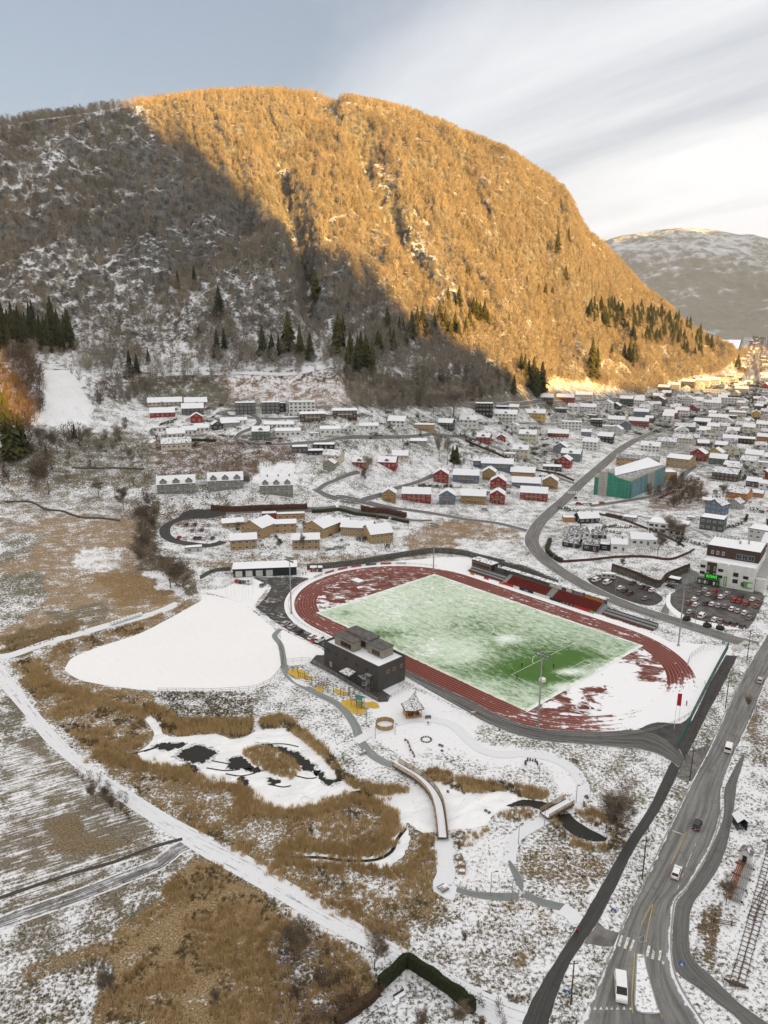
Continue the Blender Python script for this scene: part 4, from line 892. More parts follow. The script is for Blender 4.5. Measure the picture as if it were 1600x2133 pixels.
# -- reeds
def nz(t, s=6, o=0): return lambda x, y: fbm(x/s+o, y/s, 4, .6) > t
RD = [([(537, 1500), (590, 1490), (618, 1508), (648, 1535), (676, 1558), (698, 1582), (716, 1608), (748, 1627), (780, 1637), (812, 1642), (850, 1640), (848, 1652), (800, 1658), (768, 1652), (735, 1640), (705, 1622), (688, 1595), (660, 1568), (636, 1545), (610, 1528), (585, 1516), (545, 1520)], 2.6, None, 2.1),
      ([(302, 1462), (345, 1478), (368, 1499), (420, 1501), (525, 1500), (525, 1525), (500, 1537), (450, 1527), (375, 1533), (342, 1526), (326, 1500), (296, 1480)], 2.4, None, 2.1),
      ([(25, 1385), (62, 1368), (80, 1400), (95, 1425), (140, 1450), (200, 1468), (262, 1488), (296, 1500), (312, 1520), (300, 1548), (278, 1562), (235, 1568), (190, 1556), (150, 1535), (110, 1498), (70, 1450), (32, 1412)], 1.7, nz(.43), 1.7),
      ([(62, 1368), (150, 1335), (300, 1293), (385, 1256), (398, 1262), (290, 1318), (150, 1362), (100, 1385), (118, 1412), (180, 1436), (300, 1446), (298, 1474), (262, 1470), (190, 1450), (130, 1430), (95, 1405)], 1.3, nz(.45), 1.5),
      ([(190, 1570), (240, 1574), (300, 1592), (345, 1605), (381, 1602), (403, 1619), (419, 1631), (500, 1634), (515, 1662), (540, 1680), (606, 1692), (660, 1685), (693, 1674), (735, 1664), (770, 1668), (800, 1685), (818, 1710), (818, 1740), (806, 1760), (770, 1776), (727, 1779), (681, 1773), (630, 1766), (600, 1770), (575, 1785), (560, 1815), (430, 1742), (330, 1680), (240, 1618)], 1.5, nz(.48, 7, 3), 1.6),
      ([(503, 1567), (543, 1554), (575, 1563), (606, 1580), (628, 1605), (606, 1625), (566, 1611), (532, 1595)], 2.6, None, 1.7),
      ([(575, 1785), (652, 1794), (727, 1800), (785, 1806), (854, 1811), (882, 1782), (872, 1742), (905, 1738), (908, 1760), (912, 1800), (900, 1832), (888, 1862), (940, 1878), (935, 1900), (880, 1912), (845, 1938), (790, 1955), (690, 1900), (620, 1858), (560, 1820)], 1.3, nz(.50, 6, 9), 1.5),
      ([(877, 1608), (905, 1600), (935, 1610), (975, 1624), (1010, 1628), (1050, 1628), (1090, 1638), (1142, 1650), (1140, 1668), (1090, 1662), (1050, 1648), (1010, 1652), (972, 1654), (940, 1644), (915, 1630), (890, 1622)], 2.3, nz(.36), 1.9),
      ([(938, 1735), (984, 1728), (1018, 1710), (1041, 1693), (1070, 1686), (1099, 1683), (1118, 1690), (1107, 1704), (1070, 1712), (1041, 1722), (1012, 1734), (990, 1759), (955, 1770), (943, 1750)], 1.8, nz(.40), 1.4),
      ([(1145, 1712), (1160, 1705), (1180, 1735), (1205, 1752), (1240, 1762), (1275, 1760), (1270, 1735), (1230, 1715), (1195, 1690), (1230, 1688), (1280, 1700), (1310, 1730), (1300, 1765), (1260, 1780), (1200, 1768), (1165, 1745)], 2.0, nz(.36), 1.7),
      ([(372, 1785), (420, 1783), (525, 1844), (612, 1906), (682, 1948), (760, 2000), (780, 2040), (730, 2080), (700, 2140), (185, 2140), (215, 2070), (230, 2000), (330, 1880)], 1.7, nz(.43, 9, 1), 1.4),
      ([(0, 2030), (110, 2000), (230, 1950), (340, 1880), (360, 1900), (240, 1985), (120, 2030), (0, 2060)], 1.2, nz(.46), 1.2), ([(0, 1335), (110, 1312), (200, 1296), (195, 1308), (60, 1350), (0, 1362)], 1.0, nz(.44), 1.2),
      ([(200, 1650), (260, 1690), (330, 1745), (300, 1740), (240, 1700)], 1.0, nz(.42), 1.2), ([(1060, 1990), (1090, 1985), (1100, 2010), (1070, 2020)], 1.6, None, 1.2), ([(1050, 2075), (1085, 2065), (1090, 2090), (1060, 2096)], 1.6, None, 1.3), ([(740, 1955), (800, 1975), (900, 2010), (960, 2030), (900, 2020), (830, 1990)], 1.0, nz(.45), 1.0)]
P_ = []; S_ = []; K_ = []
for i, (ar, dn_, cond, h) in enumerate(RD):
    q = sample(ar, dn_*1.1, 90+i, cond); P_.append(q); S_.append(h*r.uniform(.65, 1.2, len(q)))
P_ = np.concatenate(P_); S_ = np.concatenate(S_); print('reeds', len(P_))
dark = fbm(P_[:, 0]/8+31, P_[:, 1]/8, 4, .6)+r.uniform(-.05, .05, len(P_)) > .56
scatter('reeds', [tuft(1), tuft(2), tuft(3, 20), tuft(4, 18, .6, .09, .4, 1), tuft(5, 16, .7, .09, .42, 1)], P_, np.where(dark, 3+r.integers(0, 2, len(P_)), r.integers(0, 3, len(P_))), S_*np.where(dark, .62, 1), r.uniform(0, 6.28, len(P_)), [REED, REED_D], 'golden brown dry reeds around the ponds and in the marsh', 'reeds')
def belt(name_, P, w_, dens, h_, seed):
    C = smooth_line([G(*p).xy for p in P], .5); r = np.random.default_rng(seed); n = int(len(C)*.5*w_*dens); i = r.integers(0, len(C)-1, n); d = np.gradient(C, axis=0); d /= np.linalg.norm(d, axis=1)[:, None]+1e-9
    o_ = r.normal(0, w_*.30, n)*(.7+.6*fbm(C[i, 0]/5, C[i, 1]/5, 3)); p = C[i]+np.stack([-d[i, 1], d[i, 0]], 1)*o_[:, None]; return np.stack([p[:, 0], p[:, 1], hgt(p[:, 0], p[:, 1])-.02], 1), h_*r.uniform(.7, 1.15, n)
BL = [([(196, 1572), (240, 1580), (300, 1598), (350, 1612), (385, 1612), (405, 1628), (440, 1640), (500, 1645), (515, 1668), (545, 1688), (606, 1697), (650, 1692), (690, 1679), (735, 1668), (775, 1673), (800, 1688), (815, 1710), (817, 1735), (806, 1757), (775, 1772), (727, 1777), (681, 1770), (630, 1763), (598, 1770), (582, 1785)], 4.6, 3.0, 1.9),
      ([(582, 1788), (620, 1800), (690, 1806), (760, 1812), (820, 1822), (860, 1808), (880, 1780), (885, 1752)], 3.6, 2.4, 1.6), ([(70, 1385), (85, 1412), (140, 1440), (200, 1458), (270, 1480), (305, 1495)], 4.4, 2.6, 1.8), ([(560, 1812), (640, 1850), (720, 1895), (800, 1935), (850, 1960)], 3.2, 1.4, 1.4)]
Q_ = []; T_ = []
for i, (P, w_, dn_, h_) in enumerate(BL): a_, b_ = belt('', P, w_, dn_, h_, 700+i); Q_.append(a_); T_.append(b_)
Q_ = np.concatenate(Q_); scatter('reeds', [tuft(21), tuft(22, 18), tuft(23, 20)], Q_, r.integers(0, 3, len(Q_)), np.concatenate(T_), r.uniform(0, 6.28, len(Q_)), [REED], 'continuous belts of tall golden reeds lining the pond banks', 'reeds')
# -- dead grass standing through the snow
GR = [([(530, 1440), (590, 1428), (660, 1470), (730, 1530), (800, 1640), (700, 1575), (640, 1520), (590, 1490), (530, 1490)], .6, .5), ([(325, 1440), (525, 1442), (525, 1500), (365, 1500), (345, 1478)], 1.4, .9),
      ([(990, 1500), (1100, 1542), (1300, 1560), (1390, 1592), (1330, 1690), (1280, 1760), (1225, 1680), (1200, 1590), (1090, 1560), (1000, 1545)], .55, .55), ([(880, 1560), (950, 1555), (1010, 1590), (1130, 1600), (1180, 1640), (1100, 1640), (900, 1600)], .35, .5),
      ([(1080, 1760), (1150, 1738), (1240, 1778), (1300, 1772), (1215, 1880), (1130, 1850), (1085, 1800)], .9, .6), ([(945, 1882), (1100, 1885), (1180, 1905), (1190, 1940), (1140, 2040), (1090, 2088), (1000, 2050), (860, 1988), (880, 1920)], .7, .6),
      ([(950, 1730), (1060, 1730), (1060, 1850), (950, 1845)], .35, .45), ([(1505, 1380), (1560, 1372), (1440, 1630), (1275, 1940), (1250, 1930), (1400, 1620)], .9, .55), ([(1160, 2080), (1232, 1965), (1280, 1978), (1205, 2140), (1140, 2140)], 1.1, .55),
      ([(1540, 1640), (1600, 1560), (1600, 2100), (1450, 1960), (1445, 1890), (1500, 1800)], .5, .5), ([(0, 2060), (200, 1995), (230, 2040), (190, 2140), (0, 2140)], 1.0, .7), ([(0, 1440), (60, 1505), (130, 1590), (335, 1740), (320, 1790), (0, 1900)], .5, .4),
      ([(0, 1905), (330, 1778), (370, 1790), (220, 1950), (0, 2010)], .8, .5), ([(0, 1010), (100, 1015), (290, 1050), (290, 1180), (380, 1245), (220, 1300), (0, 1360)], .12, .55), ([(740, 2100), (850, 2020), (960, 2100), (960, 2140), (720, 2140)], .5, .3)]
P_ = []; S_ = []
for i, (ar, dn_, h) in enumerate(GR):
    q = sample(ar, dn_*1.5, 190+i, nz(.40, 3, i)); P_.append(q); S_.append(h*r.uniform(.5, 1.2, len(q)))
P_ = np.concatenate(P_); S_ = np.concatenate(S_); print('grass', len(P_))
scatter('grass', [tuft(7, 12, .8, .10, .3), tuft(8, 14, 1., .12, .36), tuft(9, 10, .7, .1, .25)], P_, r.integers(0, 3, len(P_)), S_, r.uniform(0, 6.28, len(P_)), [GRASS_D], 'tufts of dead grass poking through thin snow', 'grass')
# ------------------------------------------------------------------ buildings
PAL = {'white': (.74, .74, .71), 'cream': (.66, .60, .46), 'red': (.30, .040, .030), 'blue': (.14, .19, .25), 'ochre': (.36, .225, .075), 'yellow': (.62, .42, .12), 'grey': (.34, .35, .33),
       'dark grey': (.10, .10, .10), 'black': (.035, .035, .036), 'green': (.11, .16, .10), 'dark green': (.05, .065, .05), 'brown': (.10, .062, .038), 'orange': (.50, .20, .05), 'slate': (.17, .20, .22),
       'tan': (.42, .31, .17), 'brick': (.46, .29, .13), 'pale grey': (.52, .53, .50), 'sage': (.25, .26, .22)}
def wallm(c): return M_wall('wall_'+c.replace(' ', '_'), PAL[c], .25)
TRIM = M('white_trim', (.72, .72, .70)); DARKT = M('dark_trim', (.05, .05, .05)); PANE = NB('window_glass').done((.035, .04, .045), .12); PANE_L = M('curtained_pane', (.42, .38, .30))
SN_OLD = M_snow('roof_snow_thin', (.13, .13, .13), .62); SN_FULL = M_snow('roof_snow', (.30, .30, .30), 1.0, .35); SN_HALF = M_snow('roof_snow_patchy', (.16, .15, .15), .42); CONC = M('concrete', (.30, .29, .27)); DOORM = M('painted_door', (.24, .10, .06)); GRASSROOF = M('sedum_roof', (.13, .12, .07), .9, .4, .8)
BRICKC = M('chimney_brick', (.16, .13, .12)); METAL = M('galvanised_steel', (.36, .37, .37), .45, .15, 2, .3); WOOD = M('weathered_wood', (.30, .21, .12)); WOODL = M('new_timber', (.46, .30, .15)); DKWOOD = M('dark_timber', (.09, .065, .045))
for m_ in (SN_OLD, SN_FULL, SN_HALF): pass
def mpp(P):
    zc = P[1]*cT-(P[2]-HC)*sT; return zc/FPX
def face_rz(P): return -math.atan2(P[0], P[1])
_wm = {}
def window(parent, x, y, z, w, h, rz=0, frame=TRIM, pane=PANE, name='window', bars=1):
    'framed window proud of the wall; rz turns it from facing -y'
    key = (round(w, 1), round(h, 1), frame.name, pane.name, bars)
    if key not in _wm:
        b = MB(); t = min(.12, w*.12)
        for s_ in (-1, 1): b.box(s_*(w/2-t/2), -.03, -h/2, t, .09, h); b.box(0, -.03, s_*(h/2-t/2)-t/2, w-2*t-.004, .085, t)
        for k in range(bars): b.box((k+1)*w/(bars+1)-w/2, -.03, -h/2+t, t*.7, .08, h-2*t)
        b.box(0, -.012, -h/2+t*.5, w-t, .03, h-t, 1); _wm[key] = b.mesh(name, [frame, pane])
    o = bpy.data.objects.new(name, _wm[key]); COL.objects.link(o); o.parent = parent; o.location = (x, y, z); o.rotation_euler.z = rz; return o
def gable(w, d, h, rise, axis='x', ov=.45, th=.22):
    'wall mesh with gable ends and roof slabs in local coordinates'
    wl = MB(); rf = MB()
    if axis == 'x':
        P = [(-w/2, -d/2), (w/2, -d/2), (w/2, d/2), (-w/2, d/2)]
        wl.add([(x, y, -1.5) for x, y in P]+[(x, y, h) for x, y in P]+[(-w/2, 0, h+rise), (w/2, 0, h+rise)], [(0, 1, 5, 4), (2, 3, 7, 6), (1, 2, 6, 9, 5), (3, 0, 4, 8, 7), (4, 5, 9, 8), (6, 7, 8, 9)])
        k = rise/(d/2)
        for s_ in (-1, 1):
            y0, z0 = s_*(d/2+ov), h-ov*k+.03; X0, X1 = -w/2-ov*.7, w/2+ov*.7; zr = h+rise+.03
            v = [(X0, y0, z0), (X1, y0, z0), (X1, 0, zr), (X0, 0, zr)]; v += [(a, b, c+th) for a, b, c in v]
            rf.add(v, [(4, 5, 6, 7)] if s_ < 0 else [(7, 6, 5, 4)], 0); rf.add(v, [(0, 1, 5, 4), (1, 2, 6, 5), (3, 0, 4, 7), (3, 2, 1, 0)], 1)
    else:
        P = [(-w/2, -d/2), (w/2, -d/2), (w/2, d/2), (-w/2, d/2)]
        wl.add([(x, y, -1.5) for x, y in P]+[(x, y, h) for x, y in P]+[(0, -d/2, h+rise), (0, d/2, h+rise)], [(0, 1, 5, 8, 4), (2, 3, 7, 9, 6), (1, 2, 6, 5), (3, 0, 4, 7), (5, 6, 9, 8), (7, 4, 8, 9)])
        k = rise/(w/2)
        for s_ in (-1, 1):
            x0, z0 = s_*(w/2+ov), h-ov*k+.03; Y0, Y1 = -d/2-ov*.7, d/2+ov*.7; zr = h+rise+.03
            v = [(x0, Y0, z0), (0, Y0, zr), (0, Y1, zr), (x0, Y1, z0)]; v += [(a, b, c+th) for a, b, c in v]
            rf.add(v, [(4, 5, 6, 7)] if s_ < 0 else [(7, 6, 5, 4)], 0); rf.add(v, [(0, 1, 5, 4), (2, 3, 7, 6), (3, 0, 4, 7), (3, 2, 1, 0)], 1)
    return wl, rf
def flatroof(w, d, h, par=.35, ov=.15):
    wl = MB(); rf = MB(); wl.box(0, 0, -1.5, w, d, h+1.5)
    rf.box(0, 0, h+.004, w+2*ov, d+2*ov, par, 1); rf.add([(-w/2, -d/2, h+par+.01), (w/2, -d/2, h+par+.01), (w/2, d/2, h+par+.01), (-w/2, d/2, h+par+.01)], [(0, 1, 2, 3)], 0)
    return wl, rf
HOUSES = []
def house(px, py, wpx, hpx, col='white', roof='x', rot=0, dep=None, snow=None, name='house', label=None, cat='house', dormer=0, far=False, rise=None, group=None, base=None, win=True, frame=None, balcony=False):
    P = G(px, py); k = mpp(P); w = max(wpx*k, 3); h = max(hpx*k*1.04, 2.3); d = dep or max(4.5, min(10.5, w*.8 if roof != 'y' else w*1.1))
    rz = face_rz(P)+math.radians(rot); back = Vector((-math.sin(face_rz(P)), math.cos(face_rz(P)), 0)); c = P+back*(d/2)
    c.z = min(P.z, float(hgt(c.x, c.y)))+.05 if False else P.z
    o = empty(name, c, rz, label, cat, group)
    rs = rise if rise is not None else ((d if roof == 'x' else w)/2*.62)
    wl, rf = (flatroof(w, d, h) if roof == 'flat' else gable(w, d, h, min(rs, 4), roof))
    wl.build('wall', wallm(col), o); R_ = rf.build('roof', [snow or SN_FULL, DARKT if col not in ('black', 'white') or roof == 'flat' else TRIM], o)
    if base: b = MB(); b.box(0, 0, -1.6, w+.06, d+.06, h*.36+1.6); b.build('plinth', wallm(base), o)
    fr = frame or (TRIM if col != 'white' else M('grey_frame', (.30, .29, .27)))
    if win:
        fl = max(1, min(3, int(h/2.5))); fh = h/fl; nc = max(1, min(8, int(w/3.0))) if not far else max(1, min(3, int(w/4.5)))
        if far: fl = min(fl, 2)
        for f in range(fl):
            for i in range(nc):
                x = (i+.5)*w/nc-w/2; ww = 1.5 if (i+f) % 2 else 1.9
                if far: ww = 2.2
                ww = min(ww, w/nc*.6)
                if f == 0 and i == nc//2 and not far and nc > 1: window(o, x, -d/2-.04, fh*.42, 1.1, min(2.0, fh*.8), 0, fr, DOORM, 'door', 0)
                else: window(o, x, -d/2-.04, f*fh+fh*.55, ww, min(1.25, fh*.5), 0, fr)
            if not far:
                for s_ in (-1, 1):
                    for y in ((-d*.22, d*.22) if d > 6 else (0,)): window(o, s_*(w/2+.04), y, f*fh+fh*.55, 1.2, min(1.2, fh*.5), s_*math.pi/2, fr)
        if roof == 'y' and not far: window(o, 0, -d/2-.04, h+rs*.32, 1.2, 1.0, 0, fr)
    if roof != 'flat' and not far:
        b = MB(); b.box(0, 0, 0, .6, .6, 1.0); b.box(0, 0, 1.0, .72, .72, .14)
        b.build('chimney', BRICKC, R_, (w*.22 if roof == 'x' else 0, 0 if roof == 'x' else d*.2, h+min(rs, 4)))
    for i in range(dormer):
        x = (i+.5)*w/dormer-w/2; dw = min(2.8, w/dormer*.5); a, b_ = gable(dw, d*.42, 1.2, .9, 'y', .2, .15)
        D = b_.build('dormer_roof', [snow or SN_FULL, DARKT], o, (x, -d*.24, h+.25)); q = MB(); a.build('dormer', wallm(col), o, (x, -d*.24, h+.25)); window(o, x, -d*.24-d*.21-.05, h+.25+.65, dw*.55, .9, 0, fr)
    if balcony:
        b = MB(); b.box(0, -d/2-.8, h*.5, w*.6, 1.5, .14); b.bar((-w*.3, -d/2-1.5, h*.5+1.0), (w*.3, -d/2-1.5, h*.5+1.0), .07)
        for i in range(9): x = -w*.3+w*.6*i/8; b.bar((x, -d/2-1.5, h*.5+.1), (x, -d/2-1.5, h*.5+1), .05)
        b.build('balcony', TRIM if col == 'brown' else WOODL, o)
    rt = {'x': 'gabled', 'y': 'gable-fronted', 'flat': 'flat-roofed'}[roof]
    sz = 'small ' if w < 7 else ('long ' if w > 15 else '')
    if not label: HOUSES.append((o, px, py-hpx/2, sz+col+' '+rt+' house', col))
    o['_p'] = (px, py); return o
# --- hand-placed houses: px, py (front foot), width px, wall px, colour, roof, rot, extras
HL = [
 (344, 844, 69, 6, 'cream', 'x', 0, {}), (408, 844, 46, 6, 'cream', 'x', 0, {}), (339, 869, 50, 9, 'red', 'x', 0, {}), (402, 865, 44, 14, 'dark grey', 'x', 0, {}), (410, 881, 24, 12, 'red', 'y', 0, {}),
 (333, 899, 28, 7, 'white', 'flat', 0, {}), (366, 913, 36, 10, 'white', 'x', 8, {}), (395, 906, 28, 10, 'white', 'x', 8, {}), (420, 900, 28, 9, 'white', 'x', 8, {}), (452, 896, 22, 11, 'dark green', 'y', 10, {}), (478, 890, 38, 9, 'grey', 'x', 10, {}), (504, 884, 20, 9, 'white', 'x', 6, {}),
 (368, 937, 60, 13, 'cream', 'x', 0, {'snow': SN_OLD}), (323, 931, 18, 8, 'cream', 'y', 20, {}), (512, 863, 41, 22, 'dark grey', 'flat', 0, {}), (564, 862, 37, 22, 'dark grey', 'flat', 0, {}), (630, 859, 54, 20, 'white', 'flat', 0, {}), (588, 858, 16, 17, 'black', 'flat', 0, {}),
 (651, 878, 52, 15, 'brown', 'x', 3, {'balcony': 1, 'rise': 1.2}), (718, 871, 50, 15, 'brown', 'x', 3, {'balcony': 1, 'rise': 1.2}), (600, 911, 52, 13, 'white', 'x', 0, {'rise': 1.3}), (545, 917, 36, 18, 'green', 'x', -6, {'dormer': 1}), (582, 891, 62, 7, 'white', 'x', -4, {'rise': 1.4}),
 (688, 907, 42, 13, 'white', 'x', 0, {'rise': 1.5}), (655, 910, 20, 6, 'white', 'flat', 0, {}), (727, 900, 26, 7, 'white', 'y', 10, {}), (768, 896, 40, 9, 'white', 'x', 4, {'rise': 1.5}), (625, 944, 32, 12, 'dark grey', 'flat', 0, {}), (676, 936, 44, 9, 'black', 'flat', -8, {}), (658, 953, 32, 13, 'black', 'flat', 0, {'base': 'white'}),
 (695, 967, 38, 18, 'cream', 'x', -22, {'snow': SN_OLD}), (688, 980, 24, 14, 'sage', 'y', -15, {}), (751, 975, 30, 12, 'red', 'x', -14, {'dormer': 1}), (808, 975, 38, 12, 'red', 'x', -10, {'dormer': 1}), (834, 957, 34, 8, 'cream', 'x', -4, {}),
 (828, 890, 36, 13, 'white', 'x', -12, {}), (884, 898, 42, 12, 'tan', 'flat', -4, {'balcony': 1}), (930, 894, 30, 13, 'dark green', 'x', -14, {}), (976, 890, 36, 15, 'white', 'x', -6, {'dormer': 1}), (1008, 866, 36, 24, 'black', 'flat', 0, {'balcony': 1}), (1046, 857, 26, 9, 'black', 'flat', 0, {}), (1071, 857, 20, 9, 'tan', 'x', -6, {}),
 (1054, 882, 46, 19, 'white', 'x', -6, {'dormer': 1, 'balcony': 1}), (1114, 874, 44, 13, 'yellow', 'x', -6, {'dormer': 1, 'balcony': 1}), (1068, 897, 24, 10, 'white', 'y', -10, {}), (1168, 862, 24, 10, 'black', 'flat', 0, {}), (1137, 838, 30, 10, 'brown', 'x', 0, {}), (1178, 838, 36, 10, 'red', 'x', -8, {}), (872, 927, 34, 8, 'grey', 'x', 0, {'rise': 1.4}),
 (1008, 923, 28, 12, 'red', 'x', -12, {'dormer': 1}), (1044, 918, 18, 7, 'red', 'y', 0, {}), (1100, 920, 36, 15, 'cream', 'x', -10, {'dormer': 1}), (1163, 915, 42, 12, 'red', 'x', -4, {'base': 'white'}), (1085, 955, 32, 18, 'cream', 'x', -10, {'dormer': 1}), (1062, 954, 24, 8, 'white', 'flat', 0, {}), (1168, 946, 28, 14, 'slate', 'y', -10, {}), (1176, 975, 26, 16, 'red', 'y', -14, {}), (1150, 980, 38, 7, 'dark green', 'flat', 0, {}),
 (1217, 833, 34, 10, 'cream', 'x', -6, {}), (1264, 855, 24, 14, 'white', 'y', -12, {}), (1224, 857, 34, 9, 'white', 'x', -4, {}), (1305, 845, 26, 14, 'dark green', 'x', -8, {}), (1330, 843, 24, 9, 'white', 'x', -8, {}), (1372, 844, 24, 12, 'brown', 'y', -14, {}), (1432, 844, 28, 13, 'white', 'y', -14, {}), (1486, 821, 42, 8, 'white', 'flat', 0, {}), (1516, 843, 48, 13, 'white', 'flat', -6, {}), (1481, 847, 38, 8, 'white', 'x', -8, {}), (1544, 821, 26, 11, 'grey', 'x', -6, {}),
 (1383, 817, 24, 10, 'brown', 'x', -10, {}), (1404, 814, 22, 12, 'cream', 'x', -10, {}), (1434, 806, 26, 11, 'dark grey', 'x', -10, {}), (1463, 805, 28, 12, 'cream', 'x', -10, {}), (1488, 800, 22, 9, 'white', 'x', -10, {}), (1506, 795, 24, 8, 'white', 'flat', 0, {}),
 (1397, 871, 26, 11, 'red', 'x', -10, {}), (1421, 866, 26, 11, 'white', 'x', -10, {}), (1336, 870, 30, 12, 'blue', 'x', -8, {}), (1330, 887, 40, 10, 'red', 'x', -6, {}), (1190, 897, 42, 17, 'white', 'flat', 0, {}), (1242, 888, 24, 13, 'black', 'flat', 0, {}), (1284, 885, 34, 11, 'white', 'x', -6, {}), (1271, 896, 32, 7, 'cream', 'flat', 0, {}), (1284, 908, 24, 13, 'pale grey', 'y', -12, {}),
 (1262, 922, 30, 13, 'black', 'x', -10, {}), (1221, 909, 20, 9, 'slate', 'x', 0, {}), (1231, 938, 32, 17, 'white', 'x', -18, {}), (1190, 960, 40, 15, 'slate', 'x', -10, {'dormer': 1}), (1355, 941, 38, 12, 'white', 'x', -8, {'dormer': 1}), (1390, 930, 36, 10, 'pale grey', 'x', -8, {'snow': SN_OLD}), (1422, 924, 38, 11, 'cream', 'x', -8, {'snow': SN_OLD}),
 (1463, 888, 32, 10, 'black', 'x', -8, {}), (1486, 897, 24, 9, 'white', 'x', -10, {}), (1427, 898, 40, 9, 'dark grey', 'x', -6, {'snow': SN_OLD}), (1496, 878, 38, 9, 'white', 'x', -8, {}), (1536, 868, 32, 9, 'cream', 'x', -6, {'rise': 1.5}), (1552, 896, 34, 10, 'cream', 'x', -8, {'snow': SN_OLD}), (1589, 893, 24, 9, 'white', 'x', -8, {}), (1527, 905, 24, 8, 'black', 'x', -4, {}), (1552, 924, 36, 10, 'brown', 'x', -4, {'rise': 1.5}), (1590, 920, 24, 10, 'orange', 'x', -6, {}),
 (1455, 960, 30, 15, 'red', 'y', -14, {'balcony': 1}), (1491, 956, 28, 13, 'yellow', 'y', -14, {'balcony': 1}), (1571, 958, 34, 11, 'white', 'x', -8, {}), (1512, 1001, 50, 15, 'brown', 'x', -14, {'snow': SN_OLD}), (1570, 1015, 28, 12, 'dark grey', 'x', -8, {}), (1593, 1019, 22, 12, 'white', 'x', -8, {}), (1538, 1040, 42, 13, 'orange', 'x', -16, {'snow': SN_OLD}), (1579, 1036, 20, 9, 'orange', 'x', -10, {}),
 (1492, 1074, 34, 22, 'blue', 'y', -24, {'snow': SN_OLD}), (1532, 1061, 24, 13, 'grey', 'y', -20, {'snow': SN_OLD}), (1477, 1049, 26, 6, 'pale grey', 'x', 0, {'rise': 1.2}), (1484, 1106, 46, 25, 'dark grey', 'flat', -10, {}), (1439, 1086, 16, 7, 'pale grey', 'flat', 0, {}), (1312, 1086, 28, 6, 'grey', 'flat', -10, {}),
 (1222, 1090, 44, 11, 'black', 'x', 24, {'dep': 9}), (1184, 1088, 24, 9, 'orange', 'flat', 10, {}), (1199, 1120, 44, 9, 'white', 'x', 24, {'snow': SN_HALF, 'dep': 10}), (1247, 1122, 28, 9, 'black', 'x', 8, {'snow': SN_HALF}), (1192, 1141, 34, 11, 'black', 'x', -20, {'snow': SN_HALF}), (1231, 1149, 32, 15, 'black', 'x', -6, {'snow': SN_HALF}), (1259, 1147, 20, 12, 'black', 'flat', 0, {}), (1287, 1151, 32, 18, 'white', 'x', 10, {}), (1339, 1138, 54, 15, 'white', 'x', 12, {'dep': 8}),
 (1582, 1135, 40, 30, 'pale grey', 'flat', -12, {'dep': 12}), (1606, 1175, 36, 42, 'pale grey', 'x', -12, {'dep': 12}),
 (1405, 1218, 22, 11, 'brown', 'flat', -15, {'dep': 4, 'win': False}), (404, 1150, 34, 9, 'pale grey', 'flat', 0, {'dep': 4})]
for a in HL: house(*a[:7], **a[7])
# the estate of coloured terraces
for q in [(1036, 980, 66, 14, 'blue', 'x'), (994, 973, 16, 13, 'blue', 'x'), (919, 1006, 30, 18, 'red', 'y'), (971, 1006, 54, 16, 'blue', 'x'), (1019, 1001, 27, 17, 'ochre', 'y'), (1089, 996, 50, 12, 'ochre', 'x'), (1038, 1022, 32, 19, 'red', 'y'),
          (1096, 1019, 58, 13, 'blue', 'x'), (1146, 1019, 30, 17, 'ochre', 'y'), (811, 1046, 28, 18, 'ochre', 'y'), (868, 1046, 60, 17, 'red', 'x'), (932, 1051, 32, 19, 'blue', 'y'), (986, 1050, 52, 17, 'ochre', 'x'), (1036, 1050, 30, 19, 'red', 'y'), (1112, 1043, 56, 16, 'red', 'x')]:
    house(*q[:6], rot=-4 if q[5] == 'y' else -3, balcony=True, cat='terraced house')
# --- scattered houses of the far town
RP = []
for P in [[(1240, 890), (1290, 872), (1370, 862)], [(1310, 925), (1370, 897), (1432, 876), (1512, 846), (1560, 830), (1578, 800), (1571, 740)], [(1262, 963), (1215, 1003)]]:
    RP += [q for q in smooth_line([G(*p).xy for p in P], 12)]
RP = np.array(RP); HP = np.array([o.location[:2] for o, *_ in HOUSES])
TOWN = [(1135, 852), (1290, 838), (1365, 826), (1420, 800), (1500, 782), (1538, 762), (1552, 715), (1600, 700), (1640, 700), (1640, 1000), (1545, 1000), (1500, 985), (1470, 940), (1400, 905), (1300, 905), (1250, 880), (1150, 880)]
r2 = random.Random(5); cand = []
for i in range(4200):
    px_ = r2.uniform(1135, 1625); py_ = 690+310*r2.random()**1.3
    if inpoly(TOWN, np.array([px_]), np.array([py_]))[0]: cand.append((px_, py_))
NF = 0
for px_, py_ in cand:
    P = G(px_, py_); p2 = np.array(P[:2]); R_ = np.hypot(*p2)
    sp_ = 19.5 if R_ < 1200 else (30 if R_ < 2000 else 60)
    if np.min(np.hypot(*(HP-p2).T)) < sp_ or np.min(np.hypot(*(RP-p2).T)) < 13 or NF >= 172: continue
    k = mpp(P); c = r2.choices(['white', 'cream', 'red', 'brown', 'grey', 'black', 'slate', 'yellow', 'pale grey', 'orange', 'green'], [34, 16, 8, 7, 6, 7, 5, 3, 6, 2, 2])[0]
    w = r2.uniform(9, 14)*(1 if R_ < 1500 else 1.25); house(px_, py_, w/k, r2.choice([3.0, 5.0, 5.4])/k, c, r2.choices(['x', 'y', 'flat'], [6, 3, 1.2])[0], r2.uniform(-25, 15), far=R_ > 620, snow=r2.choice([SN_FULL, SN_FULL, SN_FULL, SN_OLD, SN_OLD, SN_HALF]))
    HP = np.vstack([HP, p2]); NF += 1
print('far houses', NF)

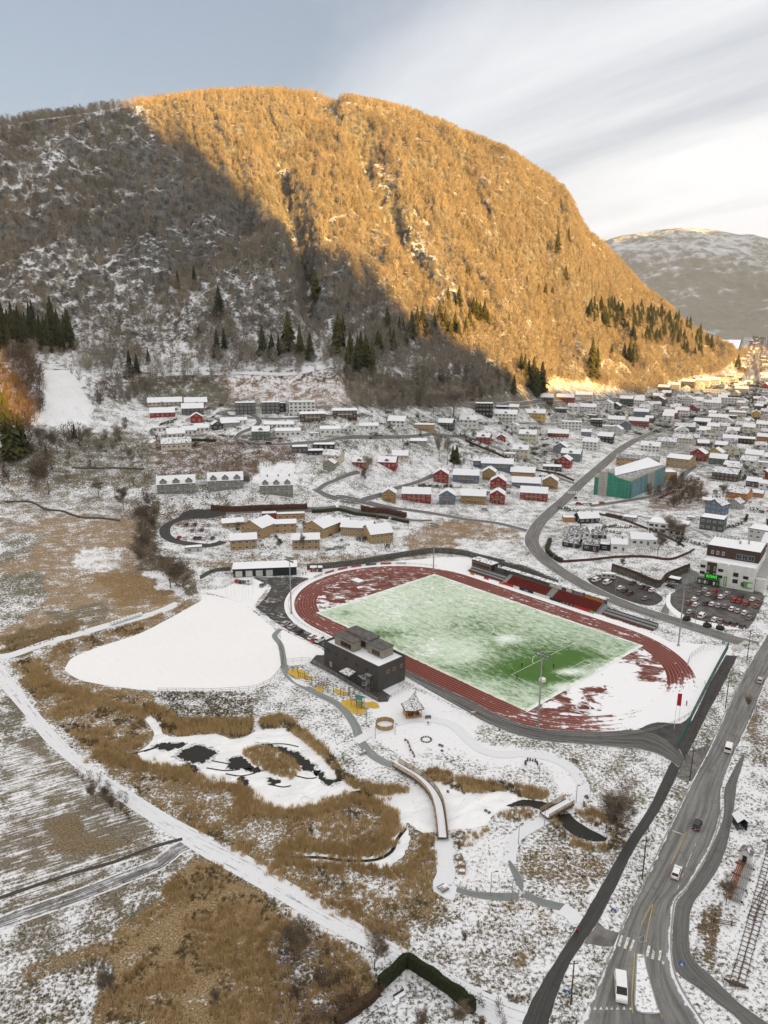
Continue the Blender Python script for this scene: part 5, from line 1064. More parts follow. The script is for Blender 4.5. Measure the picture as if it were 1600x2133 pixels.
# --- grey three-unit terraces with dormers
def terrace(px, py, wpx, hpx, lab):
    P = G(px, py); k = mpp(P); w = wpx*k; h = hpx*k; d = 9.0; rz = face_rz(P); c = P+Vector((-math.sin(rz), math.cos(rz), 0))*(d/2)
    o = empty('terraced_house', c, rz-.03, lab, 'terraced house', 'grey terraced houses in a row'); wl, rf = gable(w, d, h, 4.2, 'x')
    wl.build('wall', wallm('sage'), o); R_ = rf.build('roof', [SN_FULL, DARKT], o); u = w/3
    for i in range(3):
        x = (i+.5)*u-w/2
        a, b = gable(u*.52, 5, 2.0, 1.7, 'y', .3, .2); a.build('dormer', wallm('sage'), o, (x, -2.0-.03, h-.2)); b.build('dormer_roof', [SN_FULL, DARKT], o, (x, -2.03, h-.2))
        for s_ in (-.5, .5): window(o, x+s_, -4.62, h+1.05, .8, .9)
        for f in range(3):
            for s_ in (-.3, .12, .36): window(o, x+s_*u, -d/2-.05, f*h/3+1.5, 1.1 if s_ < .3 else .8, 1.3, pane=PANE if (i+f) % 2 else PANE_L if s_ == .12 else PANE)
        b = MB(); b.box(0, -.7, 0, u*.48, 1.4, .14); b.box(0, -1.4, .1, u*.48, .08, .9); b.build('balcony', wallm('grey'), o, (x, -d/2, h/3)); b = MB(); b.box(0, 0, 0, .7, .7, 1.5); b.box(0, 0, 1.5, .8, .8, .2); b.build('chimney', DARKT, R_, (x+u*.18, .6, h+3.9))
    for f in range(3): window(o, w/2+.04, 1.5, f*h/3+1.5, 1.0, 1.2, math.pi/2)
terrace(369, 1029, 77, 22, 'leftmost of the three grey terraced houses with three dormers each'); terrace(471, 1021, 72, 21, 'middle one of the three grey terraced houses with dormers'); terrace(577, 1032, 68, 22, 'rightmost of the three grey terraced houses with dormers')

# --- local frames from traced corners
class Frame:
    def __init__(s, A, B, z=None):
        A = G(*A); B = G(*B); s.o = A.copy(); s.d = (B-A); s.d.z = 0; s.L = s.d.length; s.rz = math.atan2(s.d.y, s.d.x)
        if z is not None: s.o.z = z
    def loc(s, px, py, z=0):
        P = G(px, py); q = P-s.o; c, n = math.cos(s.rz), math.sin(s.rz); return q.x*c+q.y*n, -q.x*n+q.y*c
# clubhouse
F = Frame((676, 1384), (788, 1442)); D_ = abs(F.loc(846, 1417)[1]); L_ = F.L; H_ = 8.6
o = empty('clubhouse', F.o, F.rz, 'black boarded two-storey clubhouse with three grey huts on its snowy roof', 'building'); club = o
b = MB(); b.box(L_/2, D_/2, 0, L_, D_, H_); b.build('wall', M_wall('charcoal_brick', (.075, .07, .066), .3), o)
b = MB(); b.add([(0.3, .3, H_+.02), (L_-.3, .3, H_+.02), (L_-.3, D_-.3, H_+.02), (.3, D_-.3, H_+.02)], [(0, 1, 2, 3)]); rf = b.build('roof', SN_FULL, o)
b = MB(); t = .3
for x, y, w, d in ((L_/2, t/2, L_, t), (L_/2, D_-t/2, L_, t), (t/2, D_/2, t, D_-2*t-.01), (L_-t/2, D_/2, t, D_-2*t-.01)): b.box(x, y, H_, w, d, .8 if x < L_*.9 else .6)
b.build('parapet', M_wall('charcoal_brick', (.075, .07, .066), .3), o)
for x, y, w, d, h in ((L_*.30, D_*.30, L_*.36, D_*.26, 3.4), (L_*.36, D_*.74, L_*.44, D_*.40, 3.9), (L_*.72, D_*.66, L_*.26, D_*.42, 3.3)):
    r_ = MB(); r_.box(0, 0, 0, w, d, h); q = r_.build('roof_hut', M_wall('grey_larch', (.30, .27, .22), .16), o, (x, y, H_+.03)); r_ = MB(); r_.box(0, 0, 0, w+.5, d+.5, .25); r_.build('hut_roof', M('roofing_felt', (.11, .105, .10), .9, .3, .6), q, (0, 0, h)); window(q, w*.1, -d/2-.04, h*.45, w*.55, h*.6, 0, WOOD, PANE, 'opening', 2)
for x in (.24, .42, .62, .8): window(o, L_*x, -.04, 6.2, 1.1, 1.2, frame=DARKT)
for x, z in ((.06, 6.3), (.10, 6.3), (.13, 1.4), (.42, 1.4), (.55, 1.3), (.88, 1.4)): window(o, L_*x, -.04, z, 1.3, 2.0 if z < 2 else 1.3, frame=METAL if z < 2 else DARKT, pane=PANE_L if x == .13 else PANE, name='window' if z > 2 else 'door')
for y in (.35, .58, .85): window(o, L_+.04, D_*y, 6.0, 1.2, 1.2, math.pi/2, frame=WOODL)
b = MB(); b.add([(L_*.44, -.02, 3.4), (L_*.44, -3.6, 3.1), (L_*.62, -3.6, 3.1), (L_*.60, -.02, 3.4)], [(0, 1, 2, 3)]); b.bar((L_*.44, -3.5, 3.1), (L_*.62, -3.5, 3.1), .2); b.bar((L_*.62, -3.5, 3.1), (L_*.60, 0, 3.4), .2); b.build('canopy', [SN_OLD], o)
b = MB(); cx, cy = L_*.86, -2.0
for i in range(26):
    t = i*.46; z = i*.20; b.bar((cx, cy, z), (cx+1.3*math.cos(t), cy+1.3*math.sin(t), z), .35, .05); b.bar((cx+1.35*math.cos(t), cy+1.35*math.sin(t), z), (cx+1.35*math.cos(t), cy+1.35*math.sin(t), z+1.1), .05)
    if i: b.bar((cx+1.35*math.cos(t-.46), cy+1.35*math.sin(t-.46), z+.9), (cx+1.35*math.cos(t), cy+1.35*math.sin(t), z+1.1), .07)
b.tube((cx, cy, 0), (cx, cy, 6.2), .12); b.box(cx, cy+1.4, 5.1, 2.4, 1.6, .1); b.bar((cx-5, -.6, 3.1), (cx-1.2, -1.4, 3.1), .9, .1); b.build('spiral_stair', METAL, o)
# garage range by the yard
F = Frame((486, 1203), (618, 1198)); L_ = F.L; o = empty('garage', F.o, F.rz, 'long black garage building with four pale roller doors and snowy roof', 'garage'); b = MB(); b.box(L_/2, 4, 0, L_, 8, 4.0); b.build('wall', wallm('black'), o)
b = MB(); b.box(L_/2, 4, 4.004, L_+.8, 9, .3, 1); b.add([(-.4, -.5, 4.32), (L_+.4, -.5, 4.32), (L_+.4, 8.5, 4.9), (-.4, 8.5, 4.9)], [(0, 1, 2, 3)]); b.add([(-.4, 8.5, 4.3), (L_+.4, 8.5, 4.3), (L_+.4, 8.5, 4.9), (-.4, 8.5, 4.9)], [(3, 2, 1, 0)], 1); b.build('roof', [SN_FULL, DARKT], o)
for i in range(4): window(o, L_*(.09+i*.16), -.05, 1.7, L_*.115, 3.2, frame=DARKT, pane=M('pale_roller_door', (.55, .55, .50)), name='garage_door', bars=0)
for x in (.68, .79): window(o, L_*x, -.05, 1.6, 1.4, 2.0, frame=DARKT, name='door', bars=0)
for px_, c, lb, w in ((653, 'red', 'small red shed beside the black garage under snow', 3.0), (667, 'dark grey', 'small black kiosk shed right of the red shed', 2.0)):
    P = G(px_, 1190); o = empty('shed', P, face_rz(P), lb, 'shed'); a, b = gable(w, 2.2, 2.2, .7, 'x', .2, .15); a.build('wall', wallm(c), o); b.build('roof', [SN_FULL, DARKT], o); window(o, 0, -1.14, 1.1, .9, 1.7, frame=TRIM if c == 'red' else DARKT, name='door', bars=0)
# care home: one linked brick building
P0 = G(640, 1120, 0); o = empty('care_home', P0, 0, 'long yellow-brick care home with snowy pitched wings and glazed links', 'care home'); z0 = P0.z
BR = M_wall('yellow_brick', (.44, .29, .135), .3)
def wing(px, py, wpx, hpx, dep, roof='x', rot=0, wins=(4, 2), mat=BR, rise=2.5, roofm=None, nm='wing'):
    P = G(px, py); k = mpp(P); w = wpx*k; h = hpx*k; rz = face_rz(P)+math.radians(rot); c = P+Vector((-math.sin(rz), math.cos(rz), 0))*(dep/2)-P0
    wl, rf = flatroof(w, dep, h) if roof == 'flat' else gable(w, dep, h, rise, roof, .6)
    if roof == 'shed':
        pass
    q = wl.build(nm, mat, o, c, rz); rf.build('roof', [roofm or SN_FULL, DARKT], q)
    for f in range(wins[1]):
        for i in range(wins[0]): window(q, (i+.5)*w/wins[0]-w/2, -dep/2-.05, (f+.5)*h/wins[1], min(1.8, w/wins[0]*.5), 1.4)
        for s_ in (-1, 1):
            for y in (-.25, .25): window(q, s_*(w/2+.05), y*dep, (f+.5)*h/wins[1], 1.3, 1.3, s_*math.pi/2)
    return q
wing(508, 1145, 54, 22, 9, 'x', 0, rise=2.2); wing(638, 1145, 56, 22, 9, 'x', 0, rise=2.2)
wing(524, 1118, 54, 22, 15, 'y', -38, rise=3.2); wing(652, 1118, 54, 22, 15, 'y', -38, rise=3.2)
wing(594, 1110, 46, 20, 8, 'x', 0, (3, 2), rise=1.4); wing(486, 1098, 44, 10, 8, 'x', 4, (2, 1), rise=1.6); wing(700, 1104, 54, 16, 8, 'x', 0, (3, 1), rise=1.6)
wing(742, 1118, 66, 20, 10, 'x', -12, (8, 2), rise=2.6); wing(796, 1132, 50, 22, 14, 'x', 22, (5, 2), rise=3.6)
wing(561, 1082, 30, 12, 5, 'flat', 0, (1, 1), M_wall('red_panels', (.26, .05, .03), .5), nm='red_stair_block'); wing(606, 1081, 58, 10, 5, 'flat', 0, (4, 1), M_wall('ochre_panels', (.48, .25, .10), .5), nm='glazed_link')
# school in scaffolding nets with its brick wings
F = Frame((1238, 1030), (1310, 1039)); o = empty('school', F.o, F.rz, 'school under renovation wrapped in green, white and blue scaffolding nets', 'school')
def net(nm, col):
    s = NB(nm); n = s.noise(.5, 5, .7); sp = s.N.new('ShaderNodeSeparateXYZ'); s.L.new(s.geo(), sp.inputs[0]); f = s.ma('LESS_THAN', s.ma('FRACT', s.ma('DIVIDE', sp.outputs[2], 2.0)), .1)
    c = s.mix(s.ss(.3, .7, n), tuple(v*.7 for v in col), col); return s.done(s.mix(s.ma('MULTIPLY', f, .5), c, tuple(v*.4 for v in col)), .9)
NG, NW, NBL = net('green_net', (.05, .32, .22)), net('white_net', (.50, .48, .42)), net('blue_net', (.20, .36, .40))
k = mpp(F.o); L_ = F.L; x2, y2 = F.loc(1382, 1010); H_ = 46*k
b = MB(); P = [(0, 0), (L_, 0), (L_+2, y2*.55), (L_*.1, y2*.62+6)]
b.prism([(0.2, .3), (L_-.3, .3), (x2-.6, y2-.3), (x2-16, y2+14), (1, 17)], 0, H_*.92, 0, 1); b.build('wall', [wallm('cream'), SN_HALF], o)
def panel(nm, a, c, z1, z2, m):
    b = MB(); a = Vector((*a, 0)); c = Vector((*c, 0)); n = max(2, int((c-a).length/2.2)); d = (c-a).normalized(); q = Vector((d.y, -d.x, 0))
    for i in range(n): p0 = a+(c-a)*i/n+q*random.uniform(0, .35); p1 = a+(c-a)*(i+1)/n+q*random.uniform(0, .35); b.add([p0, p1, p1+Vector((0, 0, z1+(z2-z1)*(i+1)/n)), p0+Vector((0, 0, z1+(z2-z1)*i/n))], [(0, 1, 2, 3)])
    b.build(nm, m, o)
panel('scaffold_net', (0, 0), (L_*.10, 0), H_*.8, H_*.8, NG); panel('scaffold_net', (L_*.10, -.5), (L_*.36, -.5), H_*1.05, H_*1.12, NW); panel('scaffold_net', (L_*.36, -.2), (L_*.62, -.2), H_*1.12, H_*.9, NG); panel('scaffold_net', (L_*.62, -.4), (L_+.5, -.4), H_*.9, H_*.78, NG)
panel('scaffold_net', (L_+.6, -.3), (L_+(x2-L_)*.5, y2*.5-.5), H_*.78, H_*.85, NBL); panel('scaffold_net', (L_+(x2-L_)*.5, y2*.5-.7), (L_+(x2-L_)*.68, y2*.68-.7), H_*.82, H_*.84, NW); panel('scaffold_net', (L_+(x2-L_)*.68, y2*.68-.4), (x2+.3, y2-.3), H_*.85, H_*.9, NBL); panel('scaffold_net', (-.3, 17), (-.3, 0), H_*.9, H_*.8, NG)
b = MB(); b.add([(L_*.55, 1, H_*.95), (x2-2, y2+1, H_*.95), (x2-15, y2+12, H_*1.12), (L_*.4, 13, H_*1.15)], [(0, 1, 2, 3)]); b.build('roof', [SN_FULL], o)
b = MB()
for i in range(9): x = L_*i/8; b.tube((x, -.9, 0), (x, -.9, H_*.95), .06, n=4)
for z in range(1, 6): b.bar((0, -.9, z*2), (L_, -.9, z*2), .07)
b.build('scaffolding', METAL, o)
def brickwing(px, py, wpx, hpx, dep, rot, lab, sn, roof='x', rows=2, n=9, col='brick', cat='building'):
    P = G(px, py); k = mpp(P); w = wpx*k; h = hpx*k; rz = face_rz(P)+math.radians(rot); c = P+Vector((-math.sin(rz), math.cos(rz), 0))*(dep/2)
    q = empty('school_building', c, rz, lab, cat); wl, rf = flatroof(w, dep, h) if roof == 'flat' else gable(w, dep, h, 2.0, roof, .5); wl.build('wall', wallm(col), q); rf.build('roof', [sn, DARKT], q)
    for f in range(rows):
        for i in range(n): window(q, (i+.5)*w/n-w/2, -dep/2-.05, (f+.55)*h/rows, min(2, w/n*.6), 1.3)
        for y in (-.25, .25): window(q, w/2+.05, y*dep, (f+.55)*h/rows, 1.5, 1.3, math.pi/2)
    return q
brickwing(1326, 973, 84, 17, 16, -5, 'brick school wing with dark snow-free roof behind the netted school', SN_HALF); brickwing(1410, 975, 46, 20, 20, -16, 'brick and grey school wing with white snowy roof beside the lane', SN_FULL, 'x', 2, 5, 'tan'); brickwing(1392, 1000, 34, 16, 12, 20, 'low brick school annex between the netted school and the lane', SN_FULL, 'flat', 1, 4)
# white villa
P = G(1388, 1112); k = mpp(P); rz = face_rz(P)-.18; w, d, h = 74*k, 13, 20*k; o = empty('villa', P+Vector((-math.sin(rz), math.cos(rz), 0))*(d/2), rz, 'large white flat-roofed villa with dark balcony and round skylight', 'villa')
a, b = flatroof(w, d, h, .5, .3); a.build('wall', wallm('white'), o); b.build('roof', [SN_FULL, TRIM], o)
for f in range(2):
    for i, x in enumerate((-.42, -.28, -.1, .12, .3, .42)): window(o, x*w, -d/2-.05, (f+.5)*h/2, 1.6 if i % 2 else 2.4, 1.3 if f else 1.8, frame=DARKT)
b = MB(); b.box(w*.22, -d/2-1.1, h*.5, w*.5, 2.2, .2); b.bar((-.03*w, -d/2-2.1, h*.5+1.1), (w*.47, -d/2-2.1, h*.5+1.1), .09)
for i in range(10): x = -.03*w+w*.5*i/9; b.bar((x, -d/2-2.1, h*.5+.1), (x, -d/2-2.1, h*.5+1.1), .06)
b.build('balcony', M('dark_railing', (.06, .06, .065)), o); b = MB(); b.tube((w*.08, 0, h+.5), (w*.08, 0, h+1.2), 1.9, n=20); b.build('skylight', M('skylight_grey', (.35, .35, .34)), o)
# supermarket with flats above
F = Frame((1455, 1213), (1569, 1234)); L_ = F.L; k = mpp(F.o); o = empty('supermarket', F.o, F.rz, 'white supermarket with green shop front, brown panels and flats above', 'supermarket'); Hs = 46*k; D_ = 30
WHB = M_wall('white_cladding', (.80, .80, .76), .9); BRP = M_wall('brown_cladding', (.075, .045, .035), .4); GRN = M('shop_green', (.10, .30, .05)); GRL = M('sign_green', (.06, .75, .05), emit=.32)
b = MB(); b.box(L_/2, D_/2, 0, L_, D_, Hs); b.build('wall', WHB, o); b = MB(); b.add([(.2, .2, Hs+.05), (L_-.2, .2, Hs+.05), (L_-.2, D_-.2, Hs+.05), (.2, D_-.2, Hs+.05)], [(0, 1, 2, 3)]); b.build('roof', SN_FULL, o)
b = MB()
for x, y, w, d in ((L_*.25, .15, L_*.5, .3), (L_*.75, .15, L_*.46, .3), (.15, D_*.25, .3, D_*.45), (L_-.15, D_*.5, .3, D_)): b.box(x, y, Hs, w, d, .9)
b.build('parapet', WHB, o)
b = MB(); b.box(L_*.215, -.12, 0+3.2, L_*.18, .3, Hs-3.2+.4); b.build('brown_panel', BRP, o)
b = MB(); b.box(L_*.5, D_*.68, Hs, L_*.98, D_*.62, 5.2); q = b.build('upper_storey', BRP, o); b = MB(); b.box(L_*.5, D_*.68, Hs+5.204, L_*.99, D_*.63, .35, 1); b.add([(.3, D_*.37, Hs+5.58), (L_-.3, D_*.37, Hs+5.58), (L_-.3, D_*.98, Hs+5.58), (.3, D_*.98, Hs+5.58)], [(0, 1, 2, 3)]); b.build('upper_roof', [SN_FULL, DARKT], q)
for x in (.12, .22, .32): window(q, L_*x, D_*.37-.06, Hs+2.2, 1.1, 1.8)
for x in (.62, .72, .84): window(q, L_*x, D_*.37-.06, Hs+2.0, 2.6, 2.4, frame=METAL)
b = MB()
for i in range(7): b.box(1.5+i*1.6, D_*.92, Hs+5.6, 1.1, 1.1, .8)
b.box(L_*.55, D_*.7, Hs+5.6, .9, .9, 1.3); b.box(L_*.7, D_*.75, Hs+5.6, .7, .7, 1.8); b.build('roof_vent', METAL, q)
b = MB()
for i in range(6): b.box(L_+2.2, 4+i*4.2, Hs*.62-i*.0, 4.2, .2, 2.2); b.box(L_+2.2, 6+i*4.2, Hs*.62-.2, 4.2, 4.0, .2)
b.build('terrace', M('terrace_snowy', (.55, .55, .53)), o); b = MB(); b.box(L_+2.2, 14.6, 0, 4.0, 25.4, Hs*.62-.21); b.build('side_wall', WHB, o)
for x, z in ((.05, .80), (.05, .50), (.155, .78), (.275, .78), (.155, .48), (.275, .48), (.38, .74), (.38, .44), (.66, .66), (.66, .36), (.84, .60), (.86, .34)): window(o, L_*x, -.30 if x in (.155, .275) else -.05, Hs*z, .9 if x in (.155, .275) else 2.2, 1.9 if x in (.155, .275, .66) else 1.4, frame=TRIM if x in (.155, .275) else DARKT, bars=1)
b = MB(); b.box(L_*.19, -.9, 0, L_*.40, 1.8, 3.0); q = b.build('shop_front', PANE, o); b = MB(); b.box(L_*.19, -.95, 3.0, L_*.41, 2.1, .5); b.build('canopy', M('canopy_grey', (.20, .20, .20)), q)
for i, x in enumerate((.03, .08, .13, .175, .30, .36)):
    b = MB(); b.box(L_*x, -1.86, .7, L_*.035, .08, 1.5); b.build('poster', GRN if i % 2 else M('poster_white', (.7, .75, .6)), q)
b = MB(); b.box(0, 0, 0, L_*.055, .12, 4.6); b.build('banner', GRN, o, (L_*.485, -.08, .6)); b = MB(); b.box(0, 0, 0, L_*.02, .05, 3.6); b.build('banner_text', M('poster_white', (.7, .75, .6)), o, (L_*.485, -.18, 1.1))
b = MB(); b.box(0, 0, 0, L_*.17, .12, 3.2); q = b.build('billboard', M('billboard_green', (.16, .38, .14)), o, (L_*.88, -.08, 1.3)); b = MB(); b.box(-1.9, -.09, .6, 1.5, .05, 2.0, 1); b.tube((1.2, -.09, 1.6), (1.2, -.13, 1.6), 1.2, n=7, m=0); b.build('billboard_picture', [M('poster_white', (.7, .75, .6)), M('poster_dark', (.12, .10, .09))], q)
def text(body, size, mat, parent=None, loc=(0, 0, 0), rot=(math.pi/2, 0, 0), ext=.04, name='lettering', align='CENTER'):
    cu = bpy.data.curves.new(name, 'FONT'); cu.body = body; cu.size = size; cu.extrude = ext; cu.align_x = align; cu.align_y = 'CENTER'; cu.materials.append(mat)
    t = bpy.data.objects.new(name, cu); COL.objects.link(t); dg = bpy.context.evaluated_depsgraph_get(); me = bpy.data.meshes.new_from_object(t.evaluated_get(dg)); bpy.data.objects.remove(t); 
    t = bpy.data.objects.new(name, me); COL.objects.link(t)
    t.parent = parent; t.location = loc; t.rotation_euler = rot; return t
b = MB(); b.box(0, 0, 0, 6.2, .3, 2.2); q = b.build('shop_sign', M('sign_dark_green', (.02, .12, .02)), o, (L_*.245, -2.15, 3.55)); text('KIWI', 2.1, GRL, q, (0, -.2, 1.05))
# ------------------------------------------------------------------ labels that single each thing out
RANK = ['first', 'second', 'third', 'fourth', 'fifth', 'sixth', 'seventh', 'eighth', 'ninth', 'tenth', 'eleventh', 'twelfth']+['%dth' % i if i not in (21, 22, 23, 31, 32, 33) else '%d%s' % (i, ['st', 'nd', 'rd'][i % 10-1]) for i in range(13, 60)]
ORD = ['nearest', 'second nearest', 'third nearest', 'fourth nearest', 'fifth nearest', 'sixth nearest', 'seventh nearest', 'eighth nearest', 'ninth nearest', 'tenth nearest', 'eleventh nearest', 'twelfth nearest'] + ['%dth nearest' % i for i in range(13, 60)]
LMK = [('the netted school', 1310, 1010), ('the supermarket', 1515, 1190), ('the brick care home', 640, 1110), ('the grandstand', 1130, 1225), ('the bright round birch', 945, 850), ('the black clubhouse', 760, 1385), ('the distant street end', 1572, 750),
       ('the three grey terraced houses', 470, 1000), ('the left edge of the picture', 0, 900), ('the right edge of the picture', 1600, 900), ('the curved footbridge', 900, 1660), ('the coloured estate', 1010, 1020)]
def autolabel(items, group=None, lms=None):
    g = {}
    for o, px, py, desc, key in items: g.setdefault(desc, []).append((o, px, py))
    for desc, L_ in g.items():
        L2 = lms or LMK; ds = np.array([[math.hypot(px-x, (py-y)*1.6) for _, x, y in L2] for _, px, py in L_])
        rk = ds.argsort(0).argsort(0)
        for i, (o, px, py) in enumerate(L_):
            if len(L_) == 1: o['label'] = '%s, towards %s' % (desc, L2[int(ds[i].argmin())][0])
            else:
                sc_ = rk[i]*400+ds[i]; j = int(sc_.argmin()); o['label'] = '%s, %s to %s' % (desc, ORD[int(rk[i, j])], L2[j][0])
            if group: o['group'] = group
for o, *_ in HOUSES: pass
autolabel(HOUSES, 'houses of the town')

# ------------------------------------------------------------------ single trees
def spruce_mesh(seed):
    r = random.Random(seed); v = []; f = []; m = []
    for i in range(26):
        h = .06+.92*i/26; R0 = .20*(1-h)**.9*(1+r.uniform(-.22, .22))+.010; n = 8 if i < 18 else 6
        for j in range(n):
            t = 6.283*j/n+r.uniform(-.4, .4); R1 = R0*r.uniform(.7, 1.2); c, s = math.cos(t), math.sin(t); w = R1*.30+.005
            o = len(v); v += [(0, 0, h+.05), (R1*.6*c-w*s, R1*.6*s+w*c, h-.01), (R1*c, R1*s, h-.05-r.random()*.03), (R1*.6*c+w*s, R1*.6*s-w*c, h-.01)]; f += [(o, o+1, o+2), (o, o+2, o+3)]; m += [0, 0]
    o = len(v); v.append((0, 0, 1.0)); n = 9
    for j in range(n): t = 6.283*j/n; q = .075*r.uniform(.6, 1.3); v.append((q*math.cos(t), q*math.sin(t), .12))
    for j in range(n): f.append((o, o+1+j, o+1+(j+1) % n)); m.append(0)
    me = bpy.data.meshes.new('crown'); me.from_pydata([tuple(p) for p in v], [], f); return me
SPR = M_rand('spruce_needles', (.018, .028, .014), (.055, .065, .026)); BARK = M('bark', (.10, .08, .06)); SPR_SUNLIT = M_rand('sun_tinted_spruce_needles', (.045, .05, .015), (.10, .09, .025))  # second needle material: same spruce with warm sunlight painted into the colour
def tree_proto(nm, crown, cm, tr=.016, th=.35):
    o = empty(nm, (0, 0, -500)); c = bpy.data.objects.new('crown', crown); COL.objects.link(c); c.parent = o
    if not crown.materials: [crown.materials.append(m) for m in (cm if isinstance(cm, list) else [cm])]
    b = MB(); b.tube((0, 0, -.03), (0, 0, th), tr, tr*.6, 6, cap=False); b.build('trunk', BARK, o); return o
def far_mesh(seed, n, w):
    r = random.Random(seed); b = MB(); tw = []
    def grow(p, d, L, rad, lv):
        k = 3 if lv < 3 else 2
        for i in range(k):
            d2_ = (d+Vector((r.uniform(-.22, .22), r.uniform(-.22, .22), r.uniform(-.05, .16)))).normalized(); q = p+d2_*L/k
            b.tube(p, q, rad, rad*.78, 4 if lv < 2 else 3, 0, False); rad *= .78; p, d = q, d2_
            if lv < 5:
                for _ in range(2 if lv else 3):
                    a = r.uniform(0, 6.28); sd = Vector((math.cos(a), math.sin(a), r.uniform(.0, .7))).normalized(); grow(p, (d*.55+sd*.75).normalized(), L*r.uniform(.48, .68), rad*.6, lv+1) if lv < 3 or r.random() < .75 else None
            if lv >= 2:
                for _ in range(3): a = r.uniform(0, 6.28); tw.append((p, Vector((math.cos(a), math.sin(a), r.uniform(0, 1.2))), r.uniform(.05, .10)))
    grow(Vector((0, 0, .12)), Vector((0, 0, 1)), .50, .018, 0); v = [Vector(p) for p in b.v]; f = list(b.f); m = [0]*len(f)
    r.shuffle(tw)
    for p, d, L in tw[:4500]: sliver(v, f, m, p, d, .0055, L*1.15, 1, r)
    me = bpy.data.meshes.new('crown'); me.from_pydata([tuple(p) for p in v], [], f); me.polygons.foreach_set('material_index', m); me.materials.append(BOLE); me.materials.append(TWIG); return me
spr = [tree_proto('spruce', spruce_mesh(k), SPR) for k in (1, 2, 3)]; brc = [tree_proto('birch', far_mesh(20+k, 330, .27), None) for k in range(2)]
used = set()
def plant(pr, px, py, hpx, label=None, cat='tree', group=None, wide=1.0, mats=None):
    P = G(px, py); k = mpp(P); h = hpx*k; p = pr[random.randrange(len(pr))]
    o = copy_tree(p, P, random.uniform(0, 6.28), (h*wide, h*wide, h), label, group, mats); o['category'] = cat; return o
SL = [(406, 605, 52), (371, 602, 38), (457, 660, 58), (453, 745, 58), (467, 728, 48), (271, 780, 55), (286, 778, 46), (309, 753, 30), (547, 738, 57), (567, 750, 52), (581, 745, 46), (601, 730, 85), (625, 745, 70), (646, 748, 54), (657, 625, 57), (631, 575, 40), (705, 735, 75), (745, 770, 75), (762, 765, 70), (787, 740, 55),
      (1032, 544, 28), (1047, 575, 24), (973, 595, 45), (933, 640, 40), (956, 640, 42), (928, 690, 45), (948, 690, 42), (1009, 673, 50), (992, 668, 45), (869, 695, 58), (905, 690, 40), (1097, 594, 22), (1122, 617, 26), (1136, 622, 34), (1150, 622, 24), (1161, 532, 50), (1184, 504, 32), (1178, 583, 32), (1206, 575, 20),
      (807, 680, 40), (793, 735, 38), (725, 770, 60), (1060, 684, 28), (1001, 746, 20), (1085, 786, 48), (1110, 814, 66), (1128, 819, 66), (1100, 800, 50), (1231, 786, 75), (1243, 768, 45), (1299, 757, 50), (1319, 768, 58), (1274, 746, 30), (840, 705, 40), (820, 730, 46), (715, 700, 40), (1375, 622, 22), (1390, 630, 20), (1405, 642, 18), (1320, 620, 14), (1480, 700, 16), (1495, 715, 18), (1070, 820, 40), (1540, 770, 22), (1537, 760, 24), (1533, 765, 20), (25, 955, 130), (48, 945, 90), (5, 870, 75), (97, 958, 34), (156, 912, 30), (951, 965, 42), (943, 962, 34), (698, 722, 52), (714, 733, 46), (730, 745, 60), (752, 752, 66), (775, 772, 60), (812, 722, 44), (832, 700, 46), (846, 722, 40), (858, 700, 50), (880, 690, 48), (892, 712, 40), (916, 668, 42), (938, 706, 46), (955, 708, 44), (970, 702, 42), (978, 680, 46), (986, 660, 44), (1000, 668, 42), (1016, 680, 40), (1092, 800, 60), (1118, 826, 56), (1238, 792, 60), (1310, 764, 52)]
it = []
for px_, py_, h_ in SL:
    lit = px_ > 590 and py_ < 800; o = plant(spr, px_, py_, h_*1.02*random.uniform(.9, 1.1), wide=random.uniform(1.0, 1.5), mats={'spruce_needles': SPR_SUNLIT} if (px_ > 600 or px_ < 60) else None)
    z_ = 'on the sunlit slope' if px_ > 780 and py_ < 830 else ('in the left meadow wood' if px_ < 200 else ('in the town' if py_ > 840 else 'low on the shaded slope'))
    it.append((o, px_, py_, '%s spruce %s' % ('tall' if h_ > 50 else 'small' if h_ < 30 else 'slender', z_), 0))
autolabel(it, 'scattered spruces on the mountainside')
WD = [(1225, 640), (1250, 632), (1300, 634), (1375, 648), (1425, 660), (1457, 688), (1487, 722), (1450, 742), (1387, 712), (1325, 720), (1305, 702), (1262, 675), (1230, 657)]
rw = random.Random(9); n = 0
while n < 150:
    a_, b_ = rw.uniform(1225, 1487), rw.uniform(632, 742)
    if inpoly(WD, np.array([a_]), np.array([b_]))[0]:
        plant(spr, a_, b_+8, rw.uniform(20, 32), 'dark spruce in the dense spruce wood on the right shoulder of the mountain', group='spruces of the right-hand wood', wide=rw.uniform(1.2, 1.7)); n += 1
for i in range(34):
    a_ = -10+i*4.75+rw.uniform(-1, 1); plant(spr, a_, rw.uniform(700, 738)-(.04*a_), rw.uniform(58, 82), 'dark spruce in the dense stand on the left slope, %s from the left' % RANK[i], group='spruces of the left-hand stand', wide=1.05)
